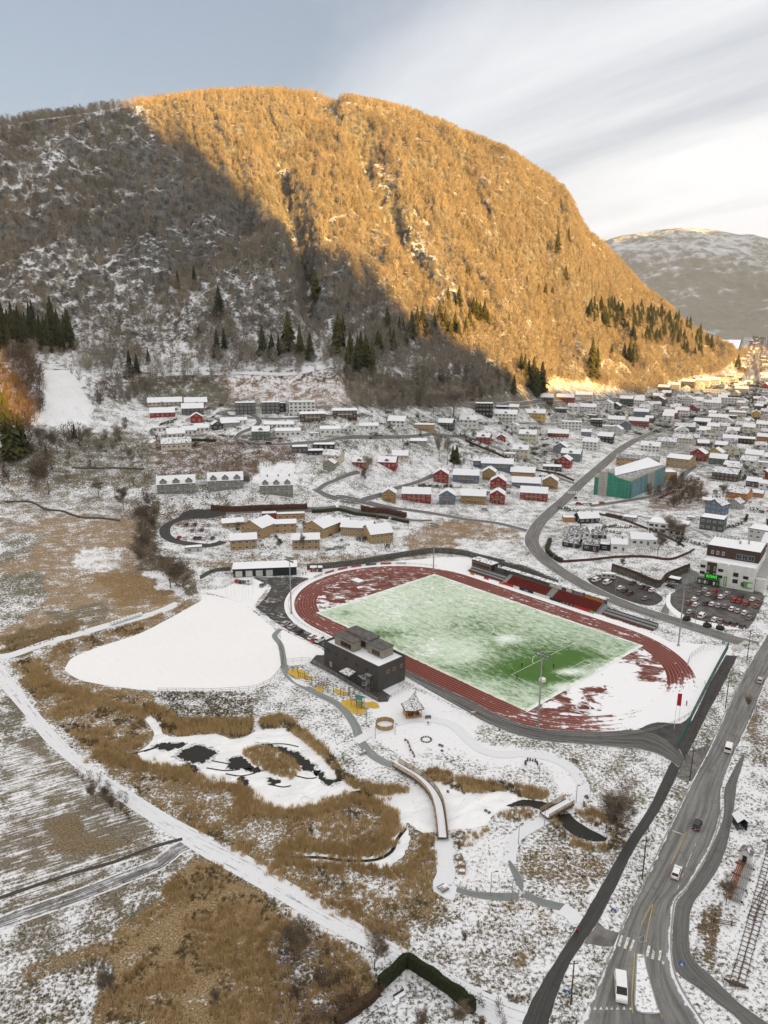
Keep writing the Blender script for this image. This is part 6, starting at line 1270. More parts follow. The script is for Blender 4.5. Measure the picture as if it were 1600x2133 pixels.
# bare trees one can point to
BT = [(945, 868, 58, 1.45, 'bright round bare birch catching the sun behind the upper houses'), (803, 862, 40, 1.1, 'left of two thin sunlit birches above the houses'), (820, 862, 44, 1.1, 'right of two thin sunlit birches above the houses'), (903, 862, 48, 1.2, 'sunlit birch left of the bright round birch'),
      (102, 1030, 84, 1.0, 'tallest bare tree at the top of the left meadow'), (120, 945, 50, 1.1, 'orange bare birch right of the big spruce on the left'), (84, 935, 46, 1.2, 'orange bare birch just beside the big left spruce'), (185, 930, 40, 1.1, 'orange-tipped birch in the row above the left meadow'), (212, 955, 36, 1.1, 'round orange-brown birch on the rough slope at left'), (246, 925, 36, 1.0, 'last orange birch of the row towards the houses'), (272, 975, 44, .8, 'slim bare birch below the cream house with the patchy roof'), (206, 1036, 34, 1.2, 'small bushy bare tree in the left meadow'), (258, 1062, 48, 1.1, 'bigger bushy bare tree in the left meadow'),
      (301, 1110, 60, 1.1, 'bare tree in the hedge row above the meadow corner'), (312, 1165, 60, 1.1, 'bare tree halfway down the meadow hedge row'), (296, 1190, 56, 1.2, 'dark bare tree low in the meadow hedge row'), (355, 1225, 62, 1.5, 'broad rounded bare tree above the snow field corner'),
      (767, 990, 40, 1.0, 'bare tree between the two red houses'), (758, 1012, 34, .6, 'slim birch below the two red houses'), (915, 960, 56, .55, 'slim bare birch in the steep white meadow'), (932, 965, 50, .6, 'thin birch left of the meadow spruce'),
      (631, 1152, 38, .55, 'slim birch in front of the right care home block'), (1370, 1155, 48, 1.0, 'bare tree on the lawn right of the white farmhouse'), (1395, 1118, 40, 1.3, 'spreading fruit tree behind the white farmhouse lawn'), (1418, 1125, 36, 1.3, 'spreading fruit tree nearest the brown-clad flats'), (1296, 1185, 22, .8, 'tiny bare tree by the curving brown fence'),
      (1283, 1745, 105, 1.1, 'large bare tree beside the dark stream by the cycle path'), (1262, 1735, 60, 1.3, 'bushy bare tree left of the large one at the stream'), (780, 2022, 85, .95, 'bare tree at the gravel road beside the clipped hedge'), (613, 2000, 80, 1.2, 'dark bushy tree standing alone in the reed field'), (225, 2085, 95, .5, 'left of two slim birches in the lower reed field'), (236, 2100, 90, .45, 'right of two slim birches in the lower reed field'), (450, 2110, 60, .6, 'small birch at the bottom of the reed field'),
      (200, 1672, 50, .8, 'leftmost sapling beside the snowy gravel road'), (222, 1684, 52, .8, 'middle sapling beside the snowy gravel road'), (240, 1700, 50, .7, 'rightmost sapling beside the snowy gravel road'), (965, 2140, 60, 1.0, 'bare garden tree at the bottom edge inside the hedge'), (880, 2150, 50, 1.1, 'low garden tree beside the hedged garden swing'), (1512, 1885, 60, 1.0, 'brownish bushy tree left of the timber pile'), (970, 1975, 40, .6, 'thin young tree on the white slope above the gravel road'), (1560, 1480, 30, .9, 'small bare tree at the road verge by the upper right crossing'), (1505, 1040, 30, 1.0, 'dark bare tree right of the netted school bank'), (1440, 1045, 34, 1.1, 'bare tree on the bank below the netted school')]
for px_, py_, h_, w_, lb in BT: plant(brc, px_, py_, h_, lb, wide=w_, group='single bare trees', mats={'bare_twigs': M_rand('dark_bare_twigs', (.10, .075, .05), (.19, .14, .09))} if py_ > 1000 else None)
# evergreen garden shrubs and hedges
v, f, m = [], [], []
def bush(seed):
    r = random.Random(seed); v = []; f = []; m = []
    for i in range(90):
        t = r.uniform(0, 6.28); q = math.sqrt(r.random())*.5; h = r.random()*.9*math.sqrt(max(0, 1-(q*1.7)**2)); sliver(v, f, m, (q*math.cos(t), q*math.sin(t), h*.9), (r.uniform(-1, 1), r.uniform(-1, 1), r.uniform(.1, 1)), .16, .22, 0, r)
    return v, f, m
r = np.random.default_rng(12); pts = []
for ar, dn_ in [([(1135, 852), (1290, 838), (1365, 826), (1420, 800), (1500, 790), (1640, 790), (1640, 1000), (1545, 1000), (1500, 985), (1470, 940), (1400, 905), (1300, 905), (1250, 880), (1150, 880)], .0085), ([(620, 870), (1000, 870), (1160, 900), (1180, 990), (1080, 960), (900, 930), (640, 930)], .011), ([(780, 1000), (1160, 990), (1160, 1045), (800, 1050)], .006), ([(310, 840), (620, 850), (620, 930), (330, 940)], .006), ([(1180, 1060), (1480, 1090), (1440, 1150), (1180, 1160)], .004), ([(480, 1085), (830, 1090), (830, 1150), (480, 1150)], .008), ([(1440, 1000), (1600, 1000), (1600, 1120), (1500, 1090)], .006)]:
    pts.append(sample(ar, dn_, 300+len(pts)))
pts = np.concatenate(pts); d_ = np.array([np.min(np.hypot(*(HP-p[:2]).T)) for p in pts]); pts = pts[d_ > 7.5]; print('shrubs', len(pts))
def hedgerow(seed):
    r = random.Random(seed); v = []; f = []; m = []
    for i in range(120): sliver(v, f, m, (r.uniform(-2.6, 2.6), r.uniform(-.2, .2), r.uniform(0, .5)), (r.uniform(-1, 1), r.uniform(-1, 1), r.uniform(0, 1)), .22, .3, 0, r)
    return v, f, m
scatter('shrubs', [bush(1), bush(2), birch_far(31, 120, .45), hedgerow(5)], pts, r.choice([0, 1, 2, 3], len(pts), p=[.24, .18, .30, .28]), r.uniform(1.4, 4.2, len(pts)), r.uniform(0, 6.28, len(pts)), [M_rand('garden_evergreen', (.02, .035, .015), (.07, .085, .04)), M_rand('garden_twigs', (.08, .055, .04), (.17, .12, .08))], 'evergreen and bare garden shrubs between the houses', 'shrubs')
def hedge(P, h, w, mat, label, world=False, dz=0, nm='hedge', cat='hedge', jag=.25):
    C = smooth_line([G(*p).xy for p in P], 1.0) if not world else P; d = np.gradient(C, axis=0); d /= np.linalg.norm(d, axis=1)[:, None]+1e-9; nn = np.stack([-d[:, 1], d[:, 0]], 1); b = MB(); r = random.Random(4); prev = None
    z = hgt(C[:, 0], C[:, 1])
    for i in range(len(C)):
        ring = []
        for q, t in ((-1, -.2), (-1, .5), (-.85, .95), (0, 1.03), (.85, .95), (1, .5), (1, -.2)):
            k = q*w/2*(1+r.uniform(-jag, jag)); ring.append((C[i, 0]+nn[i, 0]*k, C[i, 1]+nn[i, 1]*k, z[i]+dz+h*t*(1+r.uniform(-jag, jag)*.3)))
        o = len(b.v); b.v += ring
        if i:
            for j in range(6): b.f.append((o-7+j, o-6+j, o+j+1, o+j)); b.m.append(0)
        else: b.f.append(tuple(range(7))[::-1]); b.m.append(0)
    b.f.append(tuple(range(len(b.v)-7, len(b.v)))); b.m.append(0)
    if jag > .1:
        vv, ff, mm = [], [], []
        for i in range(len(C)*int(10+h*8)):
            j = r.randrange(len(C)); q = r.choice((-1, 1, 0)); k = (q if q else r.uniform(-1, 1))*w/2; zz = z[j]+dz+(h*r.random() if q else h); sliver(vv, ff, mm, (C[j, 0]+nn[j, 0]*k+r.uniform(-.4, .4), C[j, 1]+nn[j, 1]*k+r.uniform(-.4, .4), zz), (nn[j, 0]*q+r.uniform(-.5, .5), nn[j, 1]*q+r.uniform(-.5, .5), r.uniform(.2, 1)), .14, .35, 0, r)
        b.add(vv, ff)
    return tag(b.build(nm, mat), label, cat)
HG = M('thuja_green', (.022, .028, .008), .9, .4, 3); HB = M('beech_hedge', (.085, .042, .028), .9, .35, 2); HBD = M('bare_dark_hedge', (.06, .035, .02), .9, .35, 2); HD = M('dark_hedge', (.035, .042, .02), .9, .4, 2)
hedge([(790, 2064), (848, 2010)], 3.0, 1.1, HG, 'tall clipped green hedge, left arm of the garden corner'); hedge([(850, 2012), (920, 2058), (988, 2110)], 3.0, 1.1, HG, 'tall clipped green hedge, long right arm along the gravel road')
hedge([(700, 2135), (745, 2105), (788, 2070)], 1.5, 1.6, HBD, 'brown leafless hedge left of the clipped green garden hedge')
hedge([(1145, 1128), (1140, 1148), (1152, 1162), (1170, 1172)], 2.2, 2.0, HD, 'dark green curved hedge beside the bend of the valley road'); hedge([(440, 1060), (560, 1060), (640, 1058)], 2.5, 2.5, HB, 'reddish brown hedge above the care home roofs', dz=0); hedge([(752, 1062), (800, 1068), (845, 1078)], 3, 3, HB, 'reddish brown hedge right of the care home road')
hedge([(650, 1067), (740, 1072), (800, 1080), (852, 1090)], 1.6, 1.6, HD, 'low dark hedge behind the care home car spaces'); hedge([(970, 918), (1000, 932), (1030, 944), (1060, 958)], 1.6, 1.4, HB, 'long brown hedge sloping below the red upper house'); hedge([(1262, 1074), (1295, 1080)], 1.6, 2.5, HD, 'low green hedge behind the black-roofed farm'); hedge([(400, 918), (450, 920)], 1.6, 1.6, HD, 'dark hedge right of the patchy-roofed cream house')
hedge([(1115, 980), (1160, 988), (1195, 1002)], 1.2, 1.2, HB, 'low brown hedge by the lane under the red gabled house')
BRF = M('brown_fence', (.085, .045, .032), .8, .2, 2); STONE = NB('dry_stone'); _n = STONE.noise(1.6, 6, .7); STONE = STONE.done(STONE.mix(STONE.ss(.35, .65, _n), (.045, .043, .035), (.17, .165, .14)), .9)
hedge([(1170, 1172), (1230, 1168), (1290, 1162), (1350, 1162), (1395, 1167), (1430, 1155), (1446, 1146)], 1.3, .3, BRF, 'long curving brown board fence below the white farmhouses', nm='fence', cat='fence', jag=.0)
hedge([(1245, 1072), (1300, 1085), (1360, 1108), (1405, 1128), (1425, 1140)], 1.3, .3, BRF, 'straight brown board fence behind the white farmhouse lawn', nm='fence', cat='fence', jag=.0)
hedge([(640, 1187), (700, 1182), (760, 1174), (830, 1162), (900, 1152), (960, 1156), (1000, 1166), (1050, 1178)], 3.0, 1.2, STONE, 'dark dry-stone retaining wall curving behind the running track', nm='retaining_wall', cat='wall', jag=.06)
hedge([(418, 1206), (445, 1192), (480, 1188)], 1.8, .8, STONE, 'short stone wall left of the black garage', nm='retaining_wall', cat='wall', jag=.06)
hedge([(1045, 1180), (1090, 1190), (1130, 1207), (1160, 1220)], 2.6, 2.2, STONE, 'rough rock bank between grandstand and valley road', nm='rock_bank', cat='rock bank', jag=.3)
hedge([(1274, 1190), (1320, 1206), (1371, 1226)], 2.8, .6, STONE, 'stone wall behind the side car park, long arm', nm='retaining_wall', cat='wall', jag=.04); hedge([(1373, 1224), (1388, 1210), (1436, 1190)], 2.8, .6, STONE, 'stone wall of the side car park, short arm towards the supermarket', nm='retaining_wall', cat='wall', jag=.04)
hedge([(1274, 1190), (1320, 1206), (1371, 1226), (1388, 1210), (1436, 1190)], 1.4, .25, BRF, 'brown fence on top of the car park stone wall', nm='fence', cat='fence', jag=0, dz=2.8)
hedge([(445, 1000), (520, 1002)], 3.2, 1, STONE, 'dark rock cutting between the two left grey terraced houses', nm='retaining_wall', cat='wall', jag=.1)
hedge([(1135, 1405-40), (1140, 1366)], .01, .01, STONE, 'x') if False else None
hedge([(10, 1046), (60, 1046), (95, 1062), (130, 1066), (180, 1080), (250, 1086)], .9, .8, STONE, 'old tumbled stone wall winding across the left meadow', nm='stone_wall', cat='wall', jag=.25); hedge([(150, 975), (220, 976), (300, 978)], .9, .7, STONE, 'straight dark stone wall under the meadow wood', nm='stone_wall', cat='wall', jag=.2)

# ------------------------------------------------------------------ cars
CARP = M('car_paint', (.6, .6, .6), .3, .03); GLS = NB('car_glass').done((.02, .022, .025), .1); TYR = M('tyre', (.02, .02, .02), .8); LRED = M('tail_lamp', (.45, .01, .01), .4, .1, 2, 0, .5); LWH = M('head_lamp', (.8, .8, .75), .3)
def make_car(kind='car'):
    o = empty('car' if kind == 'car' else 'van', (0, 0, -500)); L_, Wd = (4.4, 1.8) if kind == 'car' else (5.2, 2.0)
    if kind == 'car': prof = [(-2.2, .35, .96), (-2.2, .75, .95), (-2.05, .95, .93), (-1.2, .98, .92), (1.15, .96, .92), (2.0, .84, .9), (2.2, .62, .92), (2.2, .35, .95)]; cab = [(-2.0, .96, .88), (-1.55, 1.44, .72), (.35, 1.46, .72), (1.25, .97, .86)]
    else: prof = [(-2.6, .38, .97), (-2.6, 1.15, .97), (-2.5, 1.2, .95), (1.5, 1.2, .94), (2.45, 1.0, .88), (2.6, .75, .92), (2.6, .38, .95)]; cab = [(-2.5, 1.19, .94), (-2.35, 1.95, .84), (.9, 1.95, .84), (1.75, 1.18, .90)]
    b = MB(); n = len(prof); vs = [(x, s_*Wd/2*k, z) for s_ in (-1, 1) for x, z, k in prof]; b.add(vs, [tuple(range(n)), tuple(range(n, 2*n))[::-1]]+[(i, n+i, n+(i+1) % n, (i+1) % n) for i in range(n)])
    bd = b.build('body', CARP, o)
    b = MB(); n = 4; vs = [(x, s_*Wd/2*k, z) for s_ in (-1, 1) for x, z, k in cab]; b.add(vs, [tuple(range(n)), tuple(range(n, 2*n))[::-1]]+[(i, n+i, n+(i+1) % n, (i+1) % n) for i in range(n)]); b.build('windows', GLS, o)
    x0, x1 = cab[1][0], cab[2][0]; b = MB(); zt = cab[1][1]; b.box((x0+x1)/2, 0, zt-.02, x1-x0+.12, Wd*.73 if kind == 'car' else Wd*.86, .07)
    for s_ in (-1, 1):
        for q in ((cab[0], cab[1]), (cab[3], cab[2])): b.bar((q[0][0], s_*Wd/2*q[0][2], q[0][1]), (q[1][0], s_*Wd/2*q[1][2], q[1][1]), .09)
        b.bar((-.5, s_*Wd/2*.885, .97 if kind == 'car' else 1.2), (-.5, s_*Wd/2*.73 if kind == 'car' else s_*Wd/2*.86, zt), .09)
        if kind != 'car': b.add([(-2.48, s_*Wd/2*.955, 1.2), (-.6, s_*Wd/2*.95, 1.2), (-.6, s_*Wd/2*.865, 1.93), (-2.33, s_*Wd/2*.865, 1.93)], [(0, 1, 2, 3)])
    b.build('roof', CARP, o)
    for x in (-L_*.31, L_*.31):
        for s_ in (-1, 1):
            b = MB(); b.tube((0, -.11, 0), (0, .11, 0), .33, n=12); w = b.build('wheel', TYR, o, (x, s_*(Wd/2-.09), .33)); b = MB(); b.tube((0, -.12, 0), (0, .12, 0), .18, n=8); b.build('rim', METAL, w)
    for s_ in (-1, 1): b = MB(); b.box(-L_/2, s_*Wd*.38, .7 if kind == 'car' else .9, .06, .3, .2); b.build('tail_light', LRED, o); b = MB(); b.box(L_/2-.06, s_*Wd*.36, .62 if kind == 'car' else .75, .1, .36, .15); b.build('headlight', LWH, o)
    b = MB(); b.box(-L_/2-.02, 0, .45, .03, .5, .12); b.build('number_plate', TRIM, o); return o
CAR = make_car(); VAN = make_car('van')
CC = {'white': (.78, .78, .78), 'silver': (.45, .46, .46), 'grey': (.22, .23, .23), 'dark': (.045, .045, .05), 'red': (.35, .03, .02), 'brown': (.20, .12, .08), 'orange': (.6, .15, .02)}
def heading(px, py, dx, dy): a, b = G(px, py), G(px+dx, py+dy); return math.atan2(b.y-a.y, b.x-a.x)
CARS = []
def car(px, py, col, dx, dy, kind='car', label=None, group=None, desc=None, s=1):
    P = G(px, py+2); P.z += .1; o = copy_tree(CAR if kind == 'car' else VAN, P, heading(px, py, dx, dy), s, label, group, {'car_paint': M('paint_'+col, CC[col], .35, .05)}); o['category'] = 'car' if kind == 'car' else 'van'
    if not label: CARS.append((o, px, py, desc or ('%s %s parked' % (col, kind)), 0)); o['group'] = group
    return o
for px_, py_, c in [(1457, 1236, 'grey'), (1469, 1229, 'silver'), (1476, 1239, 'silver'), (1489, 1233, 'red'), (1488, 1244, 'dark'), (1502, 1244, 'white'), (1514, 1237, 'silver'), (1529, 1251, 'red'), (1540, 1253, 'red'), (1543, 1244, 'dark'), (1555, 1258, 'red'), (1568, 1249, 'white'), (1581, 1253, 'brown'), (1575, 1263, 'brown'),
    (1434, 1256, 'brown'), (1447, 1249, 'white'), (1449, 1260, 'white'), (1469, 1257, 'dark'), (1484, 1259, 'white'), (1497, 1262, 'silver'), (1511, 1264, 'grey'), (1525, 1269, 'white'), (1537, 1273, 'silver'), (1551, 1277, 'white'), (1437, 1275, 'silver'), (1450, 1281, 'dark'), (1489, 1291, 'white'), (1502, 1294, 'grey'), (1516, 1299, 'dark'), (1530, 1301, 'dark'), (1546, 1305, 'dark'), (1561, 1287, 'grey')]:
    car(px_, py_, c, 12, -9 if px_ < 1520 else -10, desc='%s car in the supermarket car park' % c, group='cars parked outside the supermarket')
car(1462, 1284, 'white', 12, -9, 'van', 'white van in the front row of the supermarket car park', 'cars parked outside the supermarket')
for px_, py_, c, kd in [(1242, 1209, 'white', 'van'), (1265, 1214, 'white', 'van'), (1318, 1215, 'dark', 'car'), (1293, 1225, 'white', 'car'), (1302, 1231, 'dark', 'car'), (1313, 1236, 'dark', 'car'), (1345, 1247, 'grey', 'car'), (1339, 1223, 'dark', 'car'), (1349, 1226, 'dark', 'car'), (1359, 1230, 'white', 'car'), (1398, 1222, 'dark', 'car'), (1404, 1216, 'silver', 'car')]:
    car(px_, py_, c, 13, -6 if px_ < 1390 else 3, kd, desc='%s %s in the walled side car park' % (c, kd), group='cars in the walled side car park')
for px_, py_, c, kd in [(595, 1300, 'silver', 'car'), (609, 1306, 'silver', 'car'), (624, 1317, 'dark', 'car'), (651, 1328, 'white', 'car'), (657, 1334, 'red', 'car'), (667, 1334, 'white', 'van'), (548, 1219, 'grey', 'car')]:
    car(px_, py_, c, 12, -7, kd, desc='%s %s parked by the clubhouse lane' % (c, kd), group='cars parked by the clubhouse lane')
for px_, py_, c in [(389, 1093, 'dark'), (398, 1092, 'white'), (407, 1092, 'dark'), (424, 1093, 'white'), (434, 1093, 'silver'), (401, 1105, 'grey'), (411, 1105, 'white'), (421, 1104, 'dark'), (431, 1105, 'white'), (373, 1120, 'red'), (386, 1120, 'white'), (407, 1121, 'dark'), (416, 1121, 'dark'), (426, 1121, 'white'), (443, 1121, 'dark'), (787, 1078, 'dark'), (813, 1080, 'white')]:
    car(px_, py_, c, 6, -9, desc='%s car parked at the care home' % c, group='cars parked at the care home')
for px_, py_, c, dx, dy in [(895, 1012, 'dark', 4, -6), (903, 1013, 'silver', 4, -6), (911, 1012, 'dark', 4, -6), (940, 1013, 'dark', 4, -6), (959, 1013, 'white', 4, -6), (1010, 1061, 'silver', 10, 1), (1206, 1049, 'red', 8, 1), (1219, 1050, 'white', 8, 1), (1229, 1050, 'silver', 8, 1), (1254, 1047, 'orange', 8, -1), (1199, 1037, 'dark', 5, -5),
    (1369, 1041, 'silver', 8, -3), (1377, 1036, 'dark', 8, -3), (1385, 1032, 'dark', 8, -3), (1391, 1029, 'red', 8, -3), (1397, 1026, 'brown', 8, -3), (1404, 1024, 'dark', 8, -3), (1414, 1016, 'red', 8, -3), (560, 923, 'dark', 9, 0), (470, 860, 'silver', 9, 1), (1250, 1087, 'white', 8, 1), (1238, 951, 'white', 8, 1), (1536, 1058, 'grey', 5, -6), (1575, 800, 'dark', 1, -8), (1578, 812, 'silver', 1, -8), (1574, 780, 'dark', 1, -8), (660, 945, 'dark', 8, 0), (1490, 912, 'dark', 6, 2)]:
    car(px_, py_, c, dx, dy, desc='%s car in the upper town' % c, group='cars about the town')
car(1583, 1418, 'silver', 6, -16, label='silver estate car driving away at the upper right of the main road'); car(1518, 1560, 'white', 6, -18, 'van', 'white van driving away on the main road near the side road'); car(1452, 1720, 'dark', 8, -22, label='dark car with red tail lights on the main road'); car(1409, 1820, 'white', 8, -24, label='white hatchback on the main road above the crossing'); car(1293, 2064, 'white', 2, 34, 'van', 'large white van coming towards the camera beside the snowy traffic island', s=1.12)
autolabel(CARS)
for o in (CAR, VAN)+tuple(spr)+tuple(brc):
    def rm(x):
        for c in list(x.children): rm(c)
        bpy.data.objects.remove(x)
    rm(o)
# ------------------------------------------------------------------ stadium
def uvp(px, py): q = np.array(G(px, py)[:2])-PC; return float(q@EU), float(q@EV)
def ymast(px, py, hpx, label, heads=True, group='floodlight masts'):
    P = G(px, py); k = mpp(P); h = hpx*k/.93; o = empty('floodlight_mast', P, PHI, label, 'floodlight mast', group)
    b = MB(); b.tube((0, 0, 0), (0, 0, h), .32, .16, 10); b.tube((0, 0, 0), (0, 0, .5), .6, .6, 8); b.build('pole', METAL, o)
    if heads:
        b = MB(); b.bar((-2.6, 0, h-.2), (2.6, 0, h-.2), .14); b.bar((-2.6, 0, h-1.3), (2.6, 0, h-1.3), .14); b.build('crossarm', METAL, o)
        for z in (h-.1, h-1.2):
            for i in range(5): q = MB(); q.box(0, 0, 0, .62, .4, .5); q.build('lamp_head', M('lamp_housing', (.16, .16, .17)), o, (-2.3+i*1.15, 0, z))
    return o
ymast(1121, 1514, 155, 'nearest tall floodlight mast with lamp rack, in front of the pitch'); ymast(1413, 1345, 122, 'tall floodlight mast right of the far track bend'); ymast(903, 1188, 92, 'tall floodlight mast behind the far side of the track'); ymast(607, 1278, 112, 'tall floodlight mast at the slushy yard left of the track')
# goals
def goal(u, v, rz, w, h, label):
    o = empty('football_goal', S(u, v, .14), PHI+rz, label, 'goal', 'football goals'); b = MB(); d = 1.9
    for s_ in (-1, 1): b.tube((s_*w/2, 0, 0), (s_*w/2, 0, h), .09)
    b.tube((-w/2, 0, h), (w/2, 0, h), .09); b.build('goal_frame', TRIM, o); b = MB()
    for s_ in (-1, 1): b.tube((s_*w/2, d, 0), (s_*w/2, 0, 0), .05); b.tube((s_*w/2, d, 0), (s_*w/2, .5, h), .05)
    b.tube((-w/2, d, 0), (w/2, d, 0), .05); b.build('back_stay', METAL, o); b = MB()
    n = int(w/.5)
    for i in range(n+1): x = -w/2+w*i/n; b.bar((x, .5, h), (x, d, .02), .02)
    for i in range(5): t = i/4; b.bar((-w/2, .5+(d-.5)*t, h*(1-t)), (w/2, .5+(d-.5)*t, h*(1-t)), .02)
    b.build('net', M('net_white', (.6, .62, .6)), o); return o
u0, v0 = uvp(1215, 1404); goal(52.6, 0, -math.pi/2, 7.3, 2.44, 'full-size goal on the right goal line of the pitch')
for (a, c), rz, w, lb in [((870, 1264), math.pi/2+.0, 7.3, 'goal standing on the pale left half of the pitch'), ((950, 1258), -.3, 5, 'small goal in the snow near the far side of the pitch'), ((1064, 1343), -math.pi/2, 6.5, 'goal left in the middle of the right half in a snow patch'), ((800, 1212), math.pi/2, 5, 'small goal on the red area at the left pitch end')]:
    u, v = uvp(a, c); goal(u, v, rz, w, 2.2, lb)
u, v = uvp(1130, 1419); o = empty('goal_frame_small', S(u, v, .15), 0, 'white round training net lying beside the penalty area', 'net'); b = MB(); b.tube((0, 0, 0), (0, 0, .9), 1.3, 1.1, 10); b.build('net', TRIM, o)
# shot and discus cages
for (a, c), n_, lb in [((1215, 1475), 1, 'white ringed throwing circle on the red infield')]:
    u, v = uvp(a, c); o = empty('throwing_circle', S(u, v, .12), 0, lb, 'throwing circle'); b = MB()
    for i in range(24): t = i*math.pi/12; b.bar((2.2*math.cos(t), 2.2*math.sin(t), .1), (2.2*math.cos(t+.262), 2.2*math.sin(t+.262), .1), .45, .14)
    b.build('ring', TRIM, o)
for (a, c), lb in [((745, 1212), 'white covered high-jump mat on the far left infield'), ((672, 1266), 'small covered mat at the left bend inside the track')]:
    u, v = uvp(a, c); o = empty('landing_mat', S(u, v, .1), PHI, lb, 'landing mat'); b = MB(); b.box(0, 0, 0, 6 if a > 700 else 2.5, 4 if a > 700 else 1.6, .7); b.build('mat', M('grey_cover', (.35, .36, .36)), o); b = MB(); b.box(0, 0, .704, 5.7 if a > 700 else 2.3, 3.7 if a > 700 else 1.4, .12); b.build('snow_cap', SNOWM, o)
# railing round the track
def fence(name, C, h, sp, mat, label, rail=2, mesh=None, z=0, cat='fence', limit=96):
    C = np.array(C, float); s = np.r_[0, np.cumsum(np.linalg.norm(np.diff(C, axis=0), axis=1))]; n = min(limit, max(2, int(s[-1]/sp))); t = np.linspace(0, s[-1], n+1); X = np.interp(t, s, C[:, 0]); Y = np.interp(t, s, C[:, 1]); Z = hgt(X, Y)+z
    o = empty(name, (X[0], Y[0], Z[0]), 0, label, cat); pm = MB(); pm.tube((0, 0, 0), (0, 0, h), .05, .05, 5); pm = pm.mesh('post', mat); b = MB()
    for i in range(n+1):
        q = bpy.data.objects.new('post', pm); COL.objects.link(q); q.parent = o; q.location = (X[i]-X[0], Y[i]-Y[0], Z[i]-Z[0])
    P = [Vector((X[i]-X[0], Y[i]-Y[0], Z[i]-Z[0])) for i in range(n+1)]
    for k in range(rail):
        zz = h*(1-k/max(rail, 1)*.9)
        for i in range(n): b.bar(P[i]+Vector((0, 0, zz)), P[i+1]+Vector((0, 0, zz)), .07)
    b.build('rail', mat, o)
    if mesh:
        b = MB()
        for i in range(n):
            d = P[i+1]-P[i]; m_ = int(d.length/.45)
            for j in range(m_): q = P[i]+d*(j/m_); b.bar(q+Vector((0, 0, .1)), q+Vector((0, 0, h-.05)), .05)
        b.build('mesh_panel', mesh, o)
    return o
def trackline(r, a, b_, n=120):
    out = []
    for i in range(n+1):
        t = (a+(b_-a)*i/n) % 1.0; L = 42.2; A = 2*L/(4*L+2*math.pi*40); B = .5-A
        if t < A: u, v = -L+2*L*t/A, -r
        elif t < .5: q = (t-A)/B*math.pi-math.pi/2; u, v = L+r*math.cos(q), r*math.sin(q)
        elif t < .5+A: u, v = L-2*L*(t-.5)/A, r
        else: q = (t-.5-A)/B*math.pi+math.pi/2; u, v = -L+r*math.cos(q), r*math.sin(q)
        out.append(S(u, v)[:2])
    return out
fence('railing', trackline(48.6, -.04, .40), 1.15, 2.6, METAL, 'grey steel railing along the near side and right bend of the track'); fence('railing', trackline(48.6, .74, .96), 1.1, 2.8, METAL, 'grey railing round the left bend of the track')
GF = M('green_mesh', (.07, .15, .13)); GRF = M('grey_mesh', (.25, .26, .26))
fence('fence', W2([(1517, 1352), (1490, 1402), (1466, 1448), (1440, 1500), (1425, 1535), (1408, 1565)]), 3.2, 3.0, GF, 'tall green mesh fence between the track and the cycle path', 3, GF)
fence('fence', W2([(845, 1412), (900, 1446), (975, 1488), (1024, 1516), (1110, 1545), (1237, 1560), (1331, 1568), (1392, 1592)]), 1.5, 3.4, METAL, 'thin wire fence along the outer edge of the track lane', 2)
fence('fence', W2([(330, 1441), (450, 1442), (530, 1437), (565, 1421), (586, 1396), (591, 1372), (583, 1345)]), 1.4, 3.0, DKWOOD, 'thin dark wire fence round the foot of the snow field', 2); fence('fence', W2([(592, 1384), (640, 1378), (720, 1424), (786, 1466)]), 2.0, 3.2, METAL, 'grey mesh fence between clubhouse apron and playground', 3); fence('fence', W2([(1430, 1395), (1437, 1375), (1470, 1352), (1500, 1350)]), 2.6, 2.5, METAL, 'grey mesh fence round the snowy throwing ground', 3)
fence('fence', W2([(808, 1458), (828, 1446), (862, 1430)]), 1.4, 1.6, METAL, 'short fence on the snow right of the clubhouse', 2)
# grandstand
SEAT = M('red_seat', (.17, .022, .016), .5); ob = []
u0, v0 = uvp(1052, 1216); u1, v1 = uvp(1243, 1277); vf = (v0+v1)/2; ul, _ = uvp(970, 1189); ur, _ = uvp(1362, 1314)
st = empty('grandstand', S(u0, vf), PHI, 'long grandstand with red seat rows, concrete steps and snowy rear canopy', 'grandstand')
def sl(u): return u-u0
b = MB()
for k in range(7): b.box((sl(u0)+sl(u1))/2, k*.85+.42, 0, u1-u0, .84, .35+k*.42)
b.build('terracing', CONC, st)
for (a, c) in ((0.0, .47), (.53, 1.0)):
    for k in range(6):
        b = MB(); x0, x1 = (u1-u0)*a+.4, (u1-u0)*c-.4; b.box((x0+x1)/2, k*.85+.45, .35+k*.42, x1-x0, .42, .38); n = int((x1-x0)/.55)
        for i in range(n): b.box(x0+(i+.5)*(x1-x0)/n, k*.85+.68, .73+k*.42, .42, .06, .38)
        b.build('seat_row', SEAT, st)
b = MB()
for x in (-1.0, (u1-u0)/2, u1-u0+1.2):
    for i in range(9): b.box(x, .4+i*.65, 0, 2.0, .6, .3+i*.3)
b.build('steps', METAL, st)
for i, (a, c) in enumerate(((sl(ul)+1, -2.2), (sl(u1)+2.4, sl(ur)))):
    for k in range(6): b = MB(); b.box((a+c)/2, k*.8+.4, 0, c-a, .34, .35+k*.36, 0); b.build('bench_row', SEAT if k == 0 else (M('bench_grey', (.11, .11, .11)) if k % 2 else M('bench_snowy', (.42, .42, .43))), st)
b = MB(); b.box((u1-u0)/2, 6.4, 0, u1-u0+2, .3, 4.6); b.box(-9, 7.4, 0, 20, .3, 3.6); b.build('rear_wall', M('stand_grey', (.11, .11, .105)), st)
n = 10
